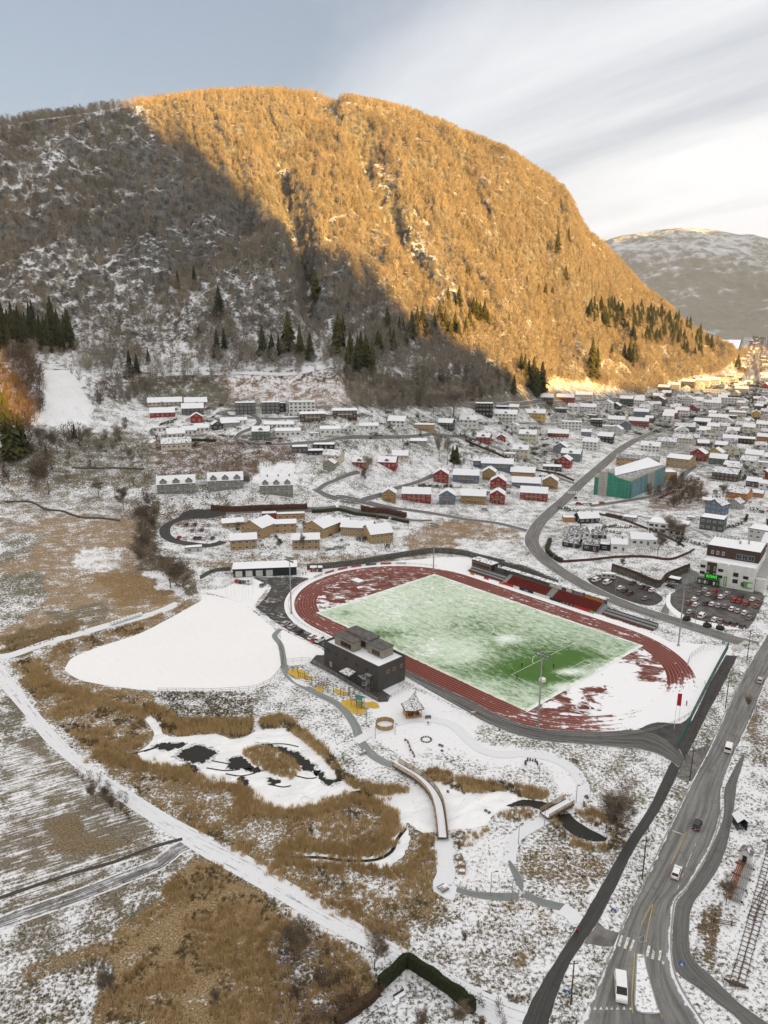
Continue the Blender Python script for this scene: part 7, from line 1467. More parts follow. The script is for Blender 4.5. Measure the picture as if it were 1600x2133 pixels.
for i in range(n):
    x = -8+(u1-u0+9)*(i+.5)/n; b = MB(); b.box(x, 7.0, 4.55+(i % 2)*.05, (u1-u0+9)/n-.5, 3.0, .22); b.build('roof_panel', SN_OLD, st)
    b = MB(); b.bar((x, 6.3, 0), (x, 6.3, 4.5), .16); b.bar((x, 6.3, 3.6), (x, 5.2, 4.6), .12); b.build('roof_post', DARKT, st)
for i, (a, c, m_) in enumerate(((.42, .55, 'poster_white'), (.60, .66, 'poster_white'), (.68, .78, 'mural'), (.80, .99, 'orange_board'))):
    b = MB(); b.box((u1-u0)*(a+c)/2, 6.2, 2.9, (u1-u0)*(c-a), .1, 1.4); b.build('mural', M(m_, {'poster_white': (.7, .72, .68), 'mural': (.30, .22, .28), 'orange_board': (.55, .22, .04)}[m_]), st)
bo = MB(); bo.box(0, 0, 0, 12.5, 5, 4.0); q = bo.build('commentary_box', wallm('black'), st, (sl(ul)+6.0, 7.2, 1.0)); b = MB(); b.box(0, 0, 4.0, 13.2, 5.6, .25); b.build('box_roof', SN_OLD, q); b = MB(); b.box(0, -2.56, .5, 12, .1, 3.0); b.build('timber_front', M('varnished_timber', (.22, .13, .07)), q); window(q, 0, -2.64, 2.1, 10.5, 1.3, frame=DKWOOD, bars=6)
# advertising boards
def board(u, w, h, col, v, label_, rz=0, txt=None, tc=None, world=None):
    loc = world or S(u, v); o = empty('advertising_board', loc, PHI+rz, label_, 'advertising board', 'advertising boards round the track'); b = MB(); b.box(0, 0, .12, w, .12, h); b.build('panel', M('board_'+col, {'red': (.42, .03, .025), 'navy': (.015, .02, .05), 'white': (.66, .66, .64), 'orange': (.55, .16, .03), 'green': (.10, .35, .08)}[col]), o)
    b = MB()
    for s_ in (-.4, .4): b.bar((s_*w, .1, 0), (s_*w, .5, 0), .05); b.bar((s_*w, .08, h*.8), (s_*w, .5, 0), .05)
    b.build('stand', METAL, o)
    if txt: text(txt, h*.72, M('letter_'+tc, {'white': (.75, .75, .75), 'red': (.55, .04, .03), 'navy': (.02, .03, .08)}[tc]), o, (0, -.08, .12+h*.5))
    return o
seq = [('red', 6, 'red board, leftmost under the seats', None, None), ('white', 3.5, 'short white board right of the red one under the seats', None, None), ('navy', 8, 'dark board with three white triangles under the first red seats', 'A A A', 'white'), ('white', 9, 'long white board under the stair of the grandstand', None, None), ('navy', 6, 'navy board below the start of the second red block', None, None), ('navy', 7, 'navy board with orange squares below the second red block', None, None), ('red', 8, 'orange-red board at the right end of the seats', None, None), ('green', 2, 'small green board at the end of the red seats', None, None)]
tot = sum(q[1] for q in seq); sc_ = (u1-u0)/tot; x = u0
for col, w, lb, tx, tc in seq:
    w *= sc_; o = board(x+w/2, w-.15, 1.1, col, vf-1.6, 'long '+lb if False else lb+' of the grandstand' if 'grandstand' not in lb else lb, txt=tx, tc=tc); 
    if 'squares' in lb:
        for k in range(3): b = MB(); b.box((k-1)*w*.28, -.08, .35, .9, .05, .7); b.build('emblem', M('board_orange', (.55, .16, .03)), o)
    x += w
x = ul+1
for i, (col, w) in enumerate((('orange', 2.5), ('red', 3), ('orange', 2.5))): board(ul+6+i*9, w, 1.0, col, vf-2.2, '%s board on the snow, %s before the left benches' % (col, ['first', 'second', 'third'][i]))
for i, (t_, col) in enumerate(((.83, 'red'), (.845, 'red'), (.86, 'white'), (.815, 'red'), (.80, 'navy'), (.785, 'red'), (.77, 'white'))):
    P = trackline(49.2, t_, t_+.012, 1); a, c = Vector(P[0]), Vector(P[1]); mid = (a+c)/2; rz = math.atan2(c.y-a.y, c.x-a.x)+math.pi; o = board(0, 5.5, 1.0, col, 0, '%s board outside the left track bend, %s from the far end' % (col, RANK[[2, 1, 0, 3, 4, 5, 6][i]]), rz-PHI, world=Vector((mid.x, mid.y, 0)))
for o in [q for q in bpy.data.objects if q.name.startswith('advertising_board')]: pass
# flags
def flag(px, py, hpx, label, col=(.5, .02, .03), cloth=True):
    P = G(px, py); h = hpx*mpp(P)/.9; o = empty('flagpole', P, 0, label, 'flagpole', 'flagpoles'); b = MB(); b.tube((0, 0, 0), (0, 0, h), .07, .04, 6); b.build('pole', TRIM, o)
    if cloth:
        b = MB()
        for i in range(6): x0, x1 = .06+i*.22, .28+i*.22; y0, y1 = math.sin(i*1.2)*.12, math.sin((i+1)*1.2)*.12; b.add([(x0, y0, h-4.2), (x1, y1, h-4.2-.05*i), (x1, y1, h-.2), (x0, y0, h-.15)], [(0, 1, 2, 3)])
        b.build('flag', M('flag_red', col), o)
flag(1404, 1519, 75, 'white pole with long red banner flag at the right track bend'); flag(1414, 1500, 48, 'bare white pole behind the red banner flag', cloth=False); flag(1474, 1353, 32, 'left bare white pole by the throwing ground', cloth=False); flag(1479, 1354, 32, 'right bare white pole by the throwing ground', cloth=False)
for i, (a, c, h) in enumerate([(474, 1247, 40), (482, 1244, 44), (489, 1240, 42), (497, 1233, 34), (506, 1252, 48), (512, 1249, 46), (518, 1243, 40), (526, 1240, 38), (529, 1235, 34), (470, 1242, 36)]):
    P = G(a, c); h = h*mpp(P)/.92; o = empty('net_post', P, 0, 'slender white post on the snowy ball court, %s from the left' % RANK[[2, 3, 4, 5, 6, 7, 8, 9, 10, 1][i]-1], 'post', 'white posts of the ball court'); b = MB(); b.tube((0, 0, 0), (0, 0, h), .06, .05, 5); b.bar((0, 0, h), (.5, -.4, h), .06); b.build('post', TRIM, o)

# ------------------------------------------------------------------ street furniture
def lamp(px, py, hpx, label, arm=1, nm='street_lamp', mat=METAL, top=True):
    P = G(px, py); h = hpx*mpp(P)/.9; o = empty(nm, P, face_rz(P)+.4, label, 'street lamp' if nm == 'street_lamp' else 'pole', 'street lamps and poles'); b = MB(); b.tube((0, 0, 0), (0, 0, h), .11 if nm == 'street_lamp' else .16, .07 if nm == 'street_lamp' else .11, 7); b.build('pole', mat, o)
    if nm == 'street_lamp': b = MB(); b.bar((0, 0, h), (arm, 0, h+.15), .08); b.build('arm', mat, o); b = MB(); b.box(arm+.2, 0, h+.08, .7, .26, .14); b.build('lamp_head', M('lamp_housing', (.16, .16, .17)), o)
    elif top: b = MB(); b.bar((-.8, 0, h-.5), (.8, 0, h-.5), .12); [b.tube((x, 0, h-.45), (x, 0, h-.2), .06) for x in (-.7, 0, .7)]; b.build('crossarm', DKWOOD, o)
for q in [(1150, 1200, 40, 'street lamp at the bend beside the curved dark hedge'), (1281, 1242, 34, 'street lamp above the side car park entrance'), (1446, 1316, 46, 'street lamp by the front row of the supermarket car park'), (1431, 1224, 38, 'street lamp between side car park and supermarket'), (1022, 1840+25, 50, 'slim park lamp at the cleared path fork')]:
    lamp(*q)
for q in [(1511, 1476, 66, 'dark utility pole on the verge above the side road'), (1437, 1626, 66, 'dark utility pole at the side road junction'), (1338, 1830, 88, 'dark utility pole on the verge beside the dark cycle path'), (1189, 2093, 100, 'dark utility pole on the snowy verge at the bottom'), (1556, 1376, 62, 'dark utility pole at the upper right zebra crossing')]:
    lamp(*q, nm='utility_pole', mat=DKWOOD)
for q in [(1134, 1720, 34, 'slim park lamp at the small footbridge'), (1080, 1758, 40, 'slim park lamp on the bend of the snowy path'), (1066, 1876, 44, 'slim park lamp below the grey path fork'), (1200, 1672, 36, 'slim park lamp above the small footbridge'), (1123, 1626, 34, 'slim park lamp near the stump arc'), (745, 1484, 26, 'slim park lamp at the yellow playground'), (764, 1508, 30, 'slim park lamp below the playground'), (782, 1538, 26, 'slim park lamp left of the round wattle pen'), (823, 1530, 20, 'slim park lamp right of the round wattle pen')]: lamp(*q, arm=.25)
def sign(px, py, label, kind='cross'):
    P = G(px, py); o = empty('road_sign', P, face_rz(P), label, 'road sign', 'road signs'); b = MB(); b.tube((0, 0, 0), (0, 0, 2.9), .05); b.build('pole', METAL, o); b = MB(); b.box(0, -.08, 2.1, .95, .06, .95); q = b.build('plate', M('sign_blue', (.03, .12, .40)), o); b = MB(); b.add([(-.36, -.12, 2.2), (.36, -.12, 2.2), (0, -.12, 2.95)], [(0, 1, 2)]); b.build('white_triangle', TRIM, q)
    b = MB(); b.bar((0, -.14, 2.62), (0, -.14, 2.45), .09, .02); b.bar((0, -.14, 2.47), (-.1, -.14, 2.28), .06, .02); b.bar((0, -.14, 2.47), (.1, -.14, 2.28), .06, .02); b.tube((0, -.135, 2.7), (0, -.15, 2.7), .05); b.build('walking_figure', DARKT, q)
sign(1418, 2030, 'blue pedestrian crossing sign right of the zebra crossing'); sign(1276, 1918, 'blue pedestrian crossing sign on the verge left of the road'); sign(1180, 2090, 'blue pedestrian crossing sign low on the bottom left verge'); sign(1505, 1352, 'blue sign at the far crossing beside the green fence')
# zebra crossings, lines
MK = MB(); MY = MB(); MS = MB()
def qpix(B, P, z=.14): B.add([(G(*p).x, G(*p).y, float(hgt(G(*p).x, G(*p).y))+z) for p in P], [(0, 1, 2, 3)] if len(P) == 4 else [tuple(range(len(P)))])
Z3 = lambda x, y: (1140+x*.2875, 1680+y*.2875)
for P in [[(535, 935), (550, 938), (528, 1020), (508, 1014)], [(578, 950), (600, 956), (572, 1036), (550, 1030)], [(620, 968), (636, 972), (608, 1050), (592, 1044)], [(728, 1010), (750, 1016), (732, 1092), (712, 1088)], [(764, 1040), (780, 1060), (772, 1112), (750, 1106)], [(812, 1044), (830, 1050), (820, 1122), (802, 1118)], [(860, 1066), (874, 1070), (872, 1096), (862, 1094)], [(832, 1122), (850, 1130), (846, 1152), (830, 1146)]]: qpix(MK, [Z3(*p) for p in P][::-1])
for i, x in enumerate((346, 388, 430, 468, 510, 556, 604)): qpix(MK, [Z3(x-12, 1476), Z3(x+12, 1476), Z3(x+1, 1452)])
for P in [[(905, 174), (990, 206), (988, 211), (903, 179)], [(1075, 270), (1079, 270), (1070, 292), (1066, 291)], [(1046, 336), (1051, 337), (1008, 442), (1003, 441)], [(984, 484), (988, 486), (976, 520), (971, 518)], [(952, 570), (957, 572), (946, 606), (941, 604)]]: qpix(MK, [Z3(*p) for p in P])
for i in range(6): qpix(MK, [(1547+i*4.6, 1341-i*.6+3), (1551+i*4.6, 1341-i*.6+3), (1560+i*4.6, 1352), (1556+i*4.6, 1352)], .2)
for i in range(8): qpix(MK, [(1524+i*3.6, 1352-i*2.2), (1526+i*3.6, 1350-i*2.2), (1546+i*3, 1354-i*2), (1544+i*3, 1356-i*2)], .2)
for i in range(5): qpix(MK, [(1182+i*5.4, 1024), (1185+i*5.4, 1024), (1187+i*5.4, 1029), (1184+i*5.4, 1029)], .3)
for L_ in [[(1004, 190), (972, 262), (935, 348), (895, 420)], [(768, 704), (720, 780), (680, 860)], [(768, 704), (740, 830), (722, 930), (716, 990)], [(634, 1060), (620, 1250), (612, 1400), (618, 1500)], [(710, 1090), (722, 1190), (760, 1340), (800, 1450), (834, 1540)]]:
    C = smooth_line([G(*Z3(*p)).xy for p in L_], 1.5)
    for a, c in zip(C[:-1], C[1:]): d = (c-a)/np.linalg.norm(c-a); n_ = np.array([-d[1], d[0]])*.07; MY.add([(*(a+n_), .13), (*(a-n_), .13), (*(c-n_), .13), (*(c+n_), .13)], [(0, 1, 2, 3)])
for B, m_ in ((MK, PAINT), (MY, PAINTY)): o = B.build('road_markings', m_); o['kind'] = 'structure'
# kerbs
for L_ in [[(1327, 1988), (1341, 1990), (1347, 2019), (1370, 2100), (1376, 2111), (1352, 2113), (1327, 2108), (1322, 2094), (1325, 2025), (1327, 1988)], [Z3(660, 960), Z3(700, 940), Z3(712, 985), Z3(672, 990), Z3(660, 960)], [(1505, 1682), (1488, 1746), (1464, 1797), (1429, 1852), (1409, 1872), (1402, 1900), (1398, 1967), (1404, 2020), (1424, 2068), (1467, 2133)], [(1290, 1946), (1312, 1896), (1341, 1841), (1379, 1758), (1416, 1680), (1438, 1636)], [(1234, 2074), (1278, 1975)], [(1480, 1552), (1525, 1455), (1562, 1382)]]:
    C = smooth_line([G(*p).xy for p in L_], 1.0); d = np.gradient(C, axis=0); d /= np.linalg.norm(d, axis=1)[:, None]+1e-9; n_ = np.stack([-d[:, 1], d[:, 0]], 1)*.12; b = MB()
    for i in range(len(C)-1):
        a, c = C[i], C[i+1]; b.add([(*(a+n_[i]), .05), (*(a-n_[i]), .05), (*(c-n_[i+1]), .05), (*(c+n_[i+1]), .05), (*(a+n_[i]), .22), (*(a-n_[i]), .22), (*(c-n_[i+1]), .22), (*(c+n_[i+1]), .22)], [(4, 5, 6, 7), (0, 3, 7, 4), (1, 5, 6, 2)])
    b.build('kerb', CONC)['kind'] = 'structure'
# ------------------------------------------------------------------ bridges
def bridge(C, w, z, label, rh=1.2, snow=True):
    C = np.array(C, float); d = np.gradient(C, axis=0); d /= np.linalg.norm(d, axis=1)[:, None]; nn = np.stack([-d[:, 1], d[:, 0]], 1); o = empty('footbridge', (C[0, 0], C[0, 1], 0), 0, label, 'footbridge'); L = lambda i, q, zz: (C[i, 0]-C[0, 0]+nn[i, 0]*q, C[i, 1]-C[0, 1]+nn[i, 1]*q, zz)
    n = len(C); b = MB(); sn = MB()
    for i in range(n-1):
        b.add([L(i, -w/2, z), L(i, w/2, z), L(i+1, w/2, z), L(i+1, -w/2, z), L(i, -w/2, z-.35), L(i, w/2, z-.35), L(i+1, w/2, z-.35), L(i+1, -w/2, z-.35)], [(0, 3, 2, 1), (4, 5, 6, 7), (0, 1, 5, 4), (1, 2, 6, 5), (3, 0, 4, 7)])
        q = w*.36; sn.add([L(i, -q, z+.03), L(i, q, z+.03), L(i+1, q, z+.03), L(i+1, -q, z+.03)], [(3, 2, 1, 0)])
    b.build('deck', DKWOOD, o); sn.build('deck_snow', SN_FULL, o)
    for s_ in (-1, 1):
        b = MB(); q = s_*w/2; prev = None
        for i in range(n-1):
            for zz in (z+rh, z+rh*.75, z+rh*.5, z+rh*.25): b.bar(L(i, q, zz), L(i+1, q, zz), .05, .16)
            b.bar(L(i, q, z+rh+.06), L(i+1, q, z+rh+.06), .16, .06)
        b.build('rail', WOOD, o)
        for i in range(0, n, 2): b = MB(); b.bar(L(i, q, z-1), L(i, q, z+rh+.05), .14); b.build('post', WOOD, o)
    b = MB()
    for i in range(1, n, 5):
        for s_ in (-1, 1): b.tube(L(i, s_*w*.35, -.5), L(i, s_*w*.35, z-.2), .16)
    b.build('pile', DKWOOD, o)
bridge(smooth_line([G(*p).xy for p in [(824, 1598), (846, 1611), (872, 1627), (896, 1650), (911, 1676), (917, 1704), (920, 1730), (922, 1752)]], 1.25), 2.6, 1.0, 'long curved wooden footbridge crossing the snow-covered pond')
bridge(smooth_line([G(*p).xy for p in [(1134, 1706), (1160, 1691), (1187, 1676)]], 1.2), 3.0, 1.0, 'short straight wooden footbridge over the dark stream')
# ------------------------------------------------------------------ playground and park furniture
YEL = M('yellow_rubber', (.55, .36, .06), .9, .12, .8)
for k, P in enumerate([[(601, 1398), (610, 1395), (629, 1396), (643, 1407), (655, 1416), (647, 1417), (625, 1413), (616, 1417), (612, 1408), (601, 1404)], [(656, 1435), (664, 1429), (676, 1434), (670, 1441), (662, 1442)], [(691, 1441), (704, 1436), (724, 1445), (722, 1450), (706, 1446)], [(707, 1464), (731, 1456), (760, 1463), (780, 1462), (791, 1473), (780, 1476), (764, 1474), (761, 1485), (742, 1488), (730, 1483)]]): sheet('play_surface', P, YEL, .10, .5, .8, seed=k)
sheet('play_surface', [(598, 1403), (610, 1412), (630, 1420), (645, 1430), (636, 1431), (612, 1420)], PATH_CLEAR, .09, .3, 1)
def frame_play(px, py, w, h, label, rz=-.5, n=2, rope=True):
    P = G(px, py); o = empty('climbing_frame', P, rz, label, 'play equipment', 'playground equipment'); b = MB()
    for i in range(n): x = w*i/(n-1); b.tube((x, 0, 0), (x+.1*(-1)**i, 0, h*(1+.15*(i % 2))), .09)
    b.build('posts', DKWOOD, o); b = MB()
    for i in range(n-1):
        x = w*i/(n-1); x1 = w*(i+1)/(n-1); b.bar((x, 0, h*.92), (x1, 0, h*.85), .07)
        if rope:
            for q in range(1, 4): b.bar((x, 0, h*q*.22), (x1, 0, h*(q*.22+.05)), .04)
            for q in (.33, .66): b.bar((x+(x1-x)*q, 0, .1), (x+(x1-x)*q, 0, h*.85), .04)
    b.build('ropes', M('play_rope', (.20, .10, .06)), o)
frame_play(610, 1400, 1.9, 1.7, 'leftmost play frame on the yellow surface', -.3, 2, False); frame_play(622, 1411, 2.6, 2.2, 'log climbing frame on the first yellow patch'); frame_play(637, 1417, 2.6, 2.0, 'rope climbing frame right of the log frame', -.6); frame_play(664, 1432, 2.2, 1.8, 'low rope frame on the small yellow patch', -.7); frame_play(681, 1438, 5.6, 2.6, 'three-post swing frame in the middle of the playground', -.55, 3, False); frame_play(716, 1450, 2.4, 1.8, 'play frame left of the teal-roofed tower', -.5)
P = G(744, 1474); o = empty('play_tower', P, -.5, 'play tower with a teal pitched roof on the large yellow surface', 'play tower'); b = MB()
for x, y in ((-2.4, .2), (-1, 1.4), (0, 0), (1.6, 0), (1.6, 1.6), (0, 1.6)): b.tube((x, y, 0), (x, y, 3.2), .09)
b.build('posts', DKWOOD, o); b = MB(); b.box(.8, .8, 1.3, 1.8, 1.8, .12); b.box(-1.4, .8, 1.9, 1.8, 1.0, .1); b.build('platform', M('play_grey', (.2, .2, .22)), o); b = MB(); b.add([(-.3, -.3, 3.0), (1.9, -.3, 3.0), (1.9, .8, 4.2), (-.3, .8, 4.2), (1.9, 1.9, 3.0), (-.3, 1.9, 3.0)], [(0, 1, 2, 3), (3, 2, 4, 5)]); b.build('roof', M('teal_panel', (.04, .20, .18)), o); b = MB(); b.bar((1.7, .8, 1.4), (3.6, .8, .2), .8, .08); b.build('slide', METAL, o); b = MB(); b.box(.8, .02, 1.4, 1.6, .06, .9); b.build('side_panel', M('lime_panel', (.25, .40, .10)), o)
# gazebo with swept roof
P = G(862, 1494); o = empty('gazebo', P, .25, 'wooden gazebo with tall swept snowy roof beside the track lane', 'gazebo'); b = MB(); b.box(0, 1.6, 0, 5.2, 4.6, .25); b.build('floor', WOODL, o)
for x, y in ((-2.3, -.5), (0, -.9), (2.3, -.4), (2.4, 2.8), (-2.4, 3.4)): b = MB(); b.bar((x, y, .2), (x, y, 2.9), .18); b.build('post', WOODL, o)
b = MB(); b.box(-2.5, 1.9, .25, .12, 3.2, 2.6); b.box(-1.0, 3.7, .25, 2.8, .12, 2.6); b.build('wall', WOODL, o)
base = [(-3.0, -.8), (0, -1.7), (3.1, -.9), (3.0, 2.6), (.6, 4.6), (-3.0, 4.0)]; pk = (1.4, 3.4, 7.4); b = MB(); lv = [(1, 3.0), (.62, 3.9), (.34, 5.0), (.14, 6.3)]
for s_, z in lv: b.v += [(pk[0]+(x-pk[0])*s_, pk[1]+(y-pk[1])*s_, z) for x, y in base]
b.v.append(pk)
for k in range(3):
    for i in range(6): b.f.append((k*6+i, k*6+(i+1) % 6, k*6+6+(i+1) % 6, k*6+6+i)); b.m.append(0)
for i in range(6): b.f.append((18+i, 18+(i+1) % 6, 24)); b.m.append(0)
b.build('roof', M_snow('shingle_snow', (.16, .15, .13), .55, 2.5), o); b = MB()
for i in range(6): b.bar((*base[i], 2.95), (*base[(i+1) % 6], 2.95), .2)
b.build('roof_edge', DKWOOD, o); b = MB(); b.box(.3, 1.2, .25, 1.6, 1.0, .5); b.bar((-1.6, .4, .6), (-1.6, 2.6, .6), .4); b.bar((1.8, .4, .6), (1.8, 2.4, .6), .4); b.build('bench', M('reddish_bench', (.20, .07, .04)), o)
# wattle pen, stone rings, stumps, benches, planters
P = G(802, 1512); o = empty('wattle_pen', P, 0, 'round pen of woven willow panels with an open front', 'pen')
for i in range(11):
    t0, t1 = i*.5+.35, i*.5+.80
    if i in (5,): continue
    b = MB(); a = (2.9*math.cos(t0), 2.9*math.sin(t0)*1.0, 0); c = (2.9*math.cos(t1), 2.9*math.sin(t1), 0)
    for k in range(5): b.bar((a[0], a[1], .15+k*.28), (c[0], c[1], .12+k*.28), .12, .26)
    for k in range(4): q = k/3; b.tube((a[0]+(c[0]-a[0])*q, a[1]+(c[1]-a[1])*q, 0), (a[0]+(c[0]-a[0])*q, a[1]+(c[1]-a[1])*q, 1.55), .05)
    b.build('panel', M('willow', (.36, .24, .11)), o)
def ring(px, py, R_, n, a0, a1, nm, label, mat, s=.32):
    for i in range(n):
        t = a0+(a1-a0)*i/max(n-1, 1); P = G(px, py); P.x += R_*math.cos(t); P.y += R_*math.sin(t)
        b = MB(); 
        if nm == 'stump': b.tube((0, 0, 0), (0, 0, .6+.2*(i % 3)), s*.8, s*.75, 8)
        else: b.ball((0, 0, .15), s, 0, 7, 5, 1.1, .9, .8, .15)
        tag(b.build(nm, mat, None, P, i*.7), label % RANK[i], nm, label.split(',')[0])
RK = M('boulder', (.15, .14, .13), .9, .35, 2.5)
ring(888, 1541, 1.5, 12, 0, 5.76, 'boulder', 'boulder in the small stone ring on the snow, %s anticlockwise from its right end', RK); ring(1107, 1592, 1.7, 9, -.2, 3.4, 'stump', 'wooden stump in the half-circle by the snowy path, %s from its right end', DKWOOD, .3)
for i, (a, c) in enumerate([(916, 1553), (921, 1555), (1222, 1662), (1012, 1690), (1019, 1694), (933, 1650), (921, 1565)]): P = G(a, c); b = MB(); b.ball((0, 0, .25), .6 if i == 2 else .42, 0, 8, 5, 1.2, .9, .8, .15); tag(b.build('boulder', RK, None, P, i), ['left of the paired boulders right of the stone ring', 'right of the paired boulders right of the stone ring', 'large dark boulder at the path bend above the small footbridge', 'left rock in the ice of the middle pond', 'right rock in the ice of the middle pond', 'rock poking from the ice by the curved bridge', 'single small boulder below the paired ones'][i], 'boulder')
P = G(845, 1541); o = empty('balance_trail', P, 0, 'crooked trail of logs and stumps across the snow', 'balance trail'); b = MB(); prev = None
for i, (a, c) in enumerate([(844, 1543), (850, 1548), (853, 1556), (855, 1564), (860, 1570), (863, 1577)]):
    q = G(a, c)-P; b2 = MB(); b2.tube((q.x, q.y, 0), (q.x, q.y, .6), .25); b2.build('stump', DKWOOD, o)
    if prev: b2 = MB(); b2.bar((prev.x, prev.y, .65), (q.x, q.y, .65), .22); b2.build('log', M('brown_log', (.17, .09, .06)), o)
    prev = q
def bench(px, py, rz, label, table=False):
    P = G(px, py); o = empty('picnic_table' if table else 'bench', P, rz, label, 'picnic table' if table else 'bench'); m_ = M('bench_brown', (.17, .13, .10))
    if table:
        b = MB(); b.box(0, 0, .72, 2.0, .9, .08); b.build('tabletop', SN_OLD, o)
        for s_ in (-1, 1): b = MB(); b.box(0, s_*.85, .42, 2.0, .35, .07); b.build('seat', m_, o); b = MB(); b.bar((s_*.8, -.9, .0), (s_*.8, .3, .75), .1); b.bar((s_*.8, .9, .0), (s_*.8, -.3, .75), .1); b.build('leg', m_, o)
    else:
        b = MB(); b.box(0, 0, .42, 1.9, .5, .07); b.build('seat', m_, o); b = MB(); b.box(0, .28, .5, 1.9, .07, .5); b.build('backrest', m_, o)
        for s_ in (-1, 1): b = MB(); b.box(s_*.75, 0, 0, .1, .5, .42); b.build('leg', DARKT, o)
bench(754, 1570, .5, 'picnic table on the grassy slope beside the grey path', True); bench(923, 1853, .6, 'picnic table at the snowy turning place south of the bridge', True); bench(1197, 1588, -.7, 'bench on the outer bend of the snowy path'); bench(1217, 1677, 1.3, 'bench below the large boulder'); bench(892, 1497, .1, 'bench beside the half barrels at the track lane')
for i, (a, c) in enumerate([(956, 1789), (962, 1803), (962, 1817)]):
    P = G(a, c); o = empty('planter_box', P, .25-.2*i, '%s of the three wooden planter boxes by the snowy path' % ['uppermost', 'middle', 'lowest'][i], 'planter', 'wooden planter boxes'); b = MB()
    for x, y, w, d in ((0, -.7, 1.7, .1), (0, .7, 1.7, .1), (-.8, 0, .1, 1.3), (.8, 0, .1, 1.3)): b.box(x, y, 0, w, d, .75)
    b.build('frame', WOOD, o); b = MB(); b.box(0, 0, 0, 1.48, 1.28, .6); b.build('soil', SN_HALF, o)
for i, (a, c) in enumerate([(984, 1488), (989, 1487)]): P = G(a, c); b = MB(); b.tube((0, 0, 0), (0, 0, .8), .55, .6, 10); o = empty('half_barrel', P, 0, '%s half barrel with snow at the fence by the track lane' % ['left', 'right'][i], 'barrel'); b.build('staves', WOOD, o); b = MB(); b.ball((0, 0, .8), .55, 0, 8, 5, 1, 1, .45); b.build('planting', SN_HALF, o)
P = G(892, 1510); b = MB(); b.tube((0, 0, 0), (0, 0, .9), .3, .3, 8); o = empty('litter_bin', P, 0, 'small pale litter bin standing alone on the snow below the gazebo', 'litter bin'); b.build('bin', M('pale_roller_door', (.55, .55, .50)), o); b = MB(); b.tube((0, 0, .9), (0, 0, 1.0), .34, .3, 8); b.build('lid', DARKT, o)
for a, c, lb in [(1473, 1306, 'left round evergreen bush in the snowy island of the supermarket car park'), (1500, 1311, 'right round evergreen bush in the snowy island of the supermarket car park'), (1430, 1292, 'small evergreen bush at the front left of the supermarket car park')]:
    vv, ff, mm = bush(a); P = G(a, c); q = empty('bush', P, 0, lb, 'bush'); b = MB(); b.ball((0, 0, .7), 1.5, 0, 10, 7, 1.2, 1, .62, .12); b.add([tuple(Vector(p)*3.0) for p in vv], ff); b.build('foliage', HD, q); b = MB(); b.tube((0, 0, -.1), (0, 0, .5), .12); b.build('trunk', BARK, q)
# wrapped bales
for i in range(10):
    a, c = 234+i*6.4, 1302-i*2.1; P = G(a, c); b = MB(); b.tube((-.75, 0, .75), (.75, 0, .75), .75, .75, 14); tag(b.build('hay_bale', M('bale_wrap', (.74, .76, .74), .45), None, P, face_rz(P)+.9), 'white-wrapped bale beside the snowy farm track, %s from the left in the row' % RANK[i], 'hay bale', 'white-wrapped bales beside the farm track')
# ------------------------------------------------------------------ railway, shelter, hut, timber, rail fence
RAIL = M('rusty_rail', (.10, .07, .05), .7); TIE = M('sleeper', (.22, .20, .18), .9)
def railway(L1, label, stop=True):
    C = smooth_line([G(*p).xy for p in L1], .65); d = np.gradient(C, axis=0); d /= np.linalg.norm(d, axis=1)[:, None]+1e-9; nn = np.stack([-d[:, 1], d[:, 0]], 1); o = empty('railway_track', (*C[0], 0), 0, label, 'railway track')
    sm = MB(); sm.box(0, 0, 0, .16, 1.5, .10); sm = sm.mesh('sleeper', TIE); n = 0
    for s_ in (-.55, .55):
        b = MB()
        for i in range(len(C)-1): a = C[i]+nn[i]*s_-C[0]; c = C[i+1]+nn[i+1]*s_-C[0]; b.bar((*a, .22), (*c, .22), .10, .12)
        b.build('rail', RAIL, o)
    for i in range(0, len(C), 2 if len(C) < 190 else 3):
        q = bpy.data.objects.new('sleeper', sm); COL.objects.link(q); q.parent = o; p = C[i]-C[0]; q.location = (*p, .04); q.rotation_euler.z = math.atan2(d[i, 1], d[i, 0])
    if stop: b = MB(); b.bar((*(nn[0]*-1.3), .5), (*(nn[0]*1.6), .5), .3); b.build('buffer_beam', DKWOOD, o)
railway([(1526, 2052), (1546, 1985), (1566, 1912), (1582, 1850), (1600, 1785), (1620, 1700)], 'left snowy narrow railway track ending at a timber buffer'); railway([(1543, 2056), (1560, 1990), (1580, 1920), (1602, 1850), (1640, 1740)], 'right snowy narrow railway track beside the left one'); railway([(1563, 1915), (1580, 1880), (1606, 1840), (1640, 1800)], 'short railway siding branching towards the right edge', False)
P = G(1540, 1722); o = empty('bus_shelter', P, face_rz(P)+.5, 'small dark glass bus shelter with snowy pitched roof', 'bus shelter'); a, b = gable(2.2, 3.0, 2.4, .9, 'y', .3, .15); b.build('roof', [SN_FULL, DARKT], o); b = MB(); b.box(0, 1.45, 0, 2.2, .08, 2.4); b.box(-1.05, 0, 0, .08, 2.8, 2.4); b.box(1.05, 0, 0, .08, 2.8, 2.4); b.build('glass_wall', PANE, o)
for x in (-1.08, 1.08): b = MB(); b.box(x, -1.5, 0, .14, .14, 2.4); b.build('post', DARKT, o)
b = MB(); b.box(0, 1.1, .45, 1.8, .4, .06); b.build('seat', WOOD, o)
P = G(1553, 1794); o = empty('hut', P, face_rz(P)-.2, 'small white signal hut with black and white roof by the railway', 'hut'); a, b = gable(2.4, 2.4, 2.8, 1.1, 'y', .25, .14); a.build('wall', wallm('white'), o); b.build('roof', [SN_HALF, DARKT], o); window(o, 0, -1.24, 1.2, .9, 2.0, frame=DARKT, name='door', bars=0)
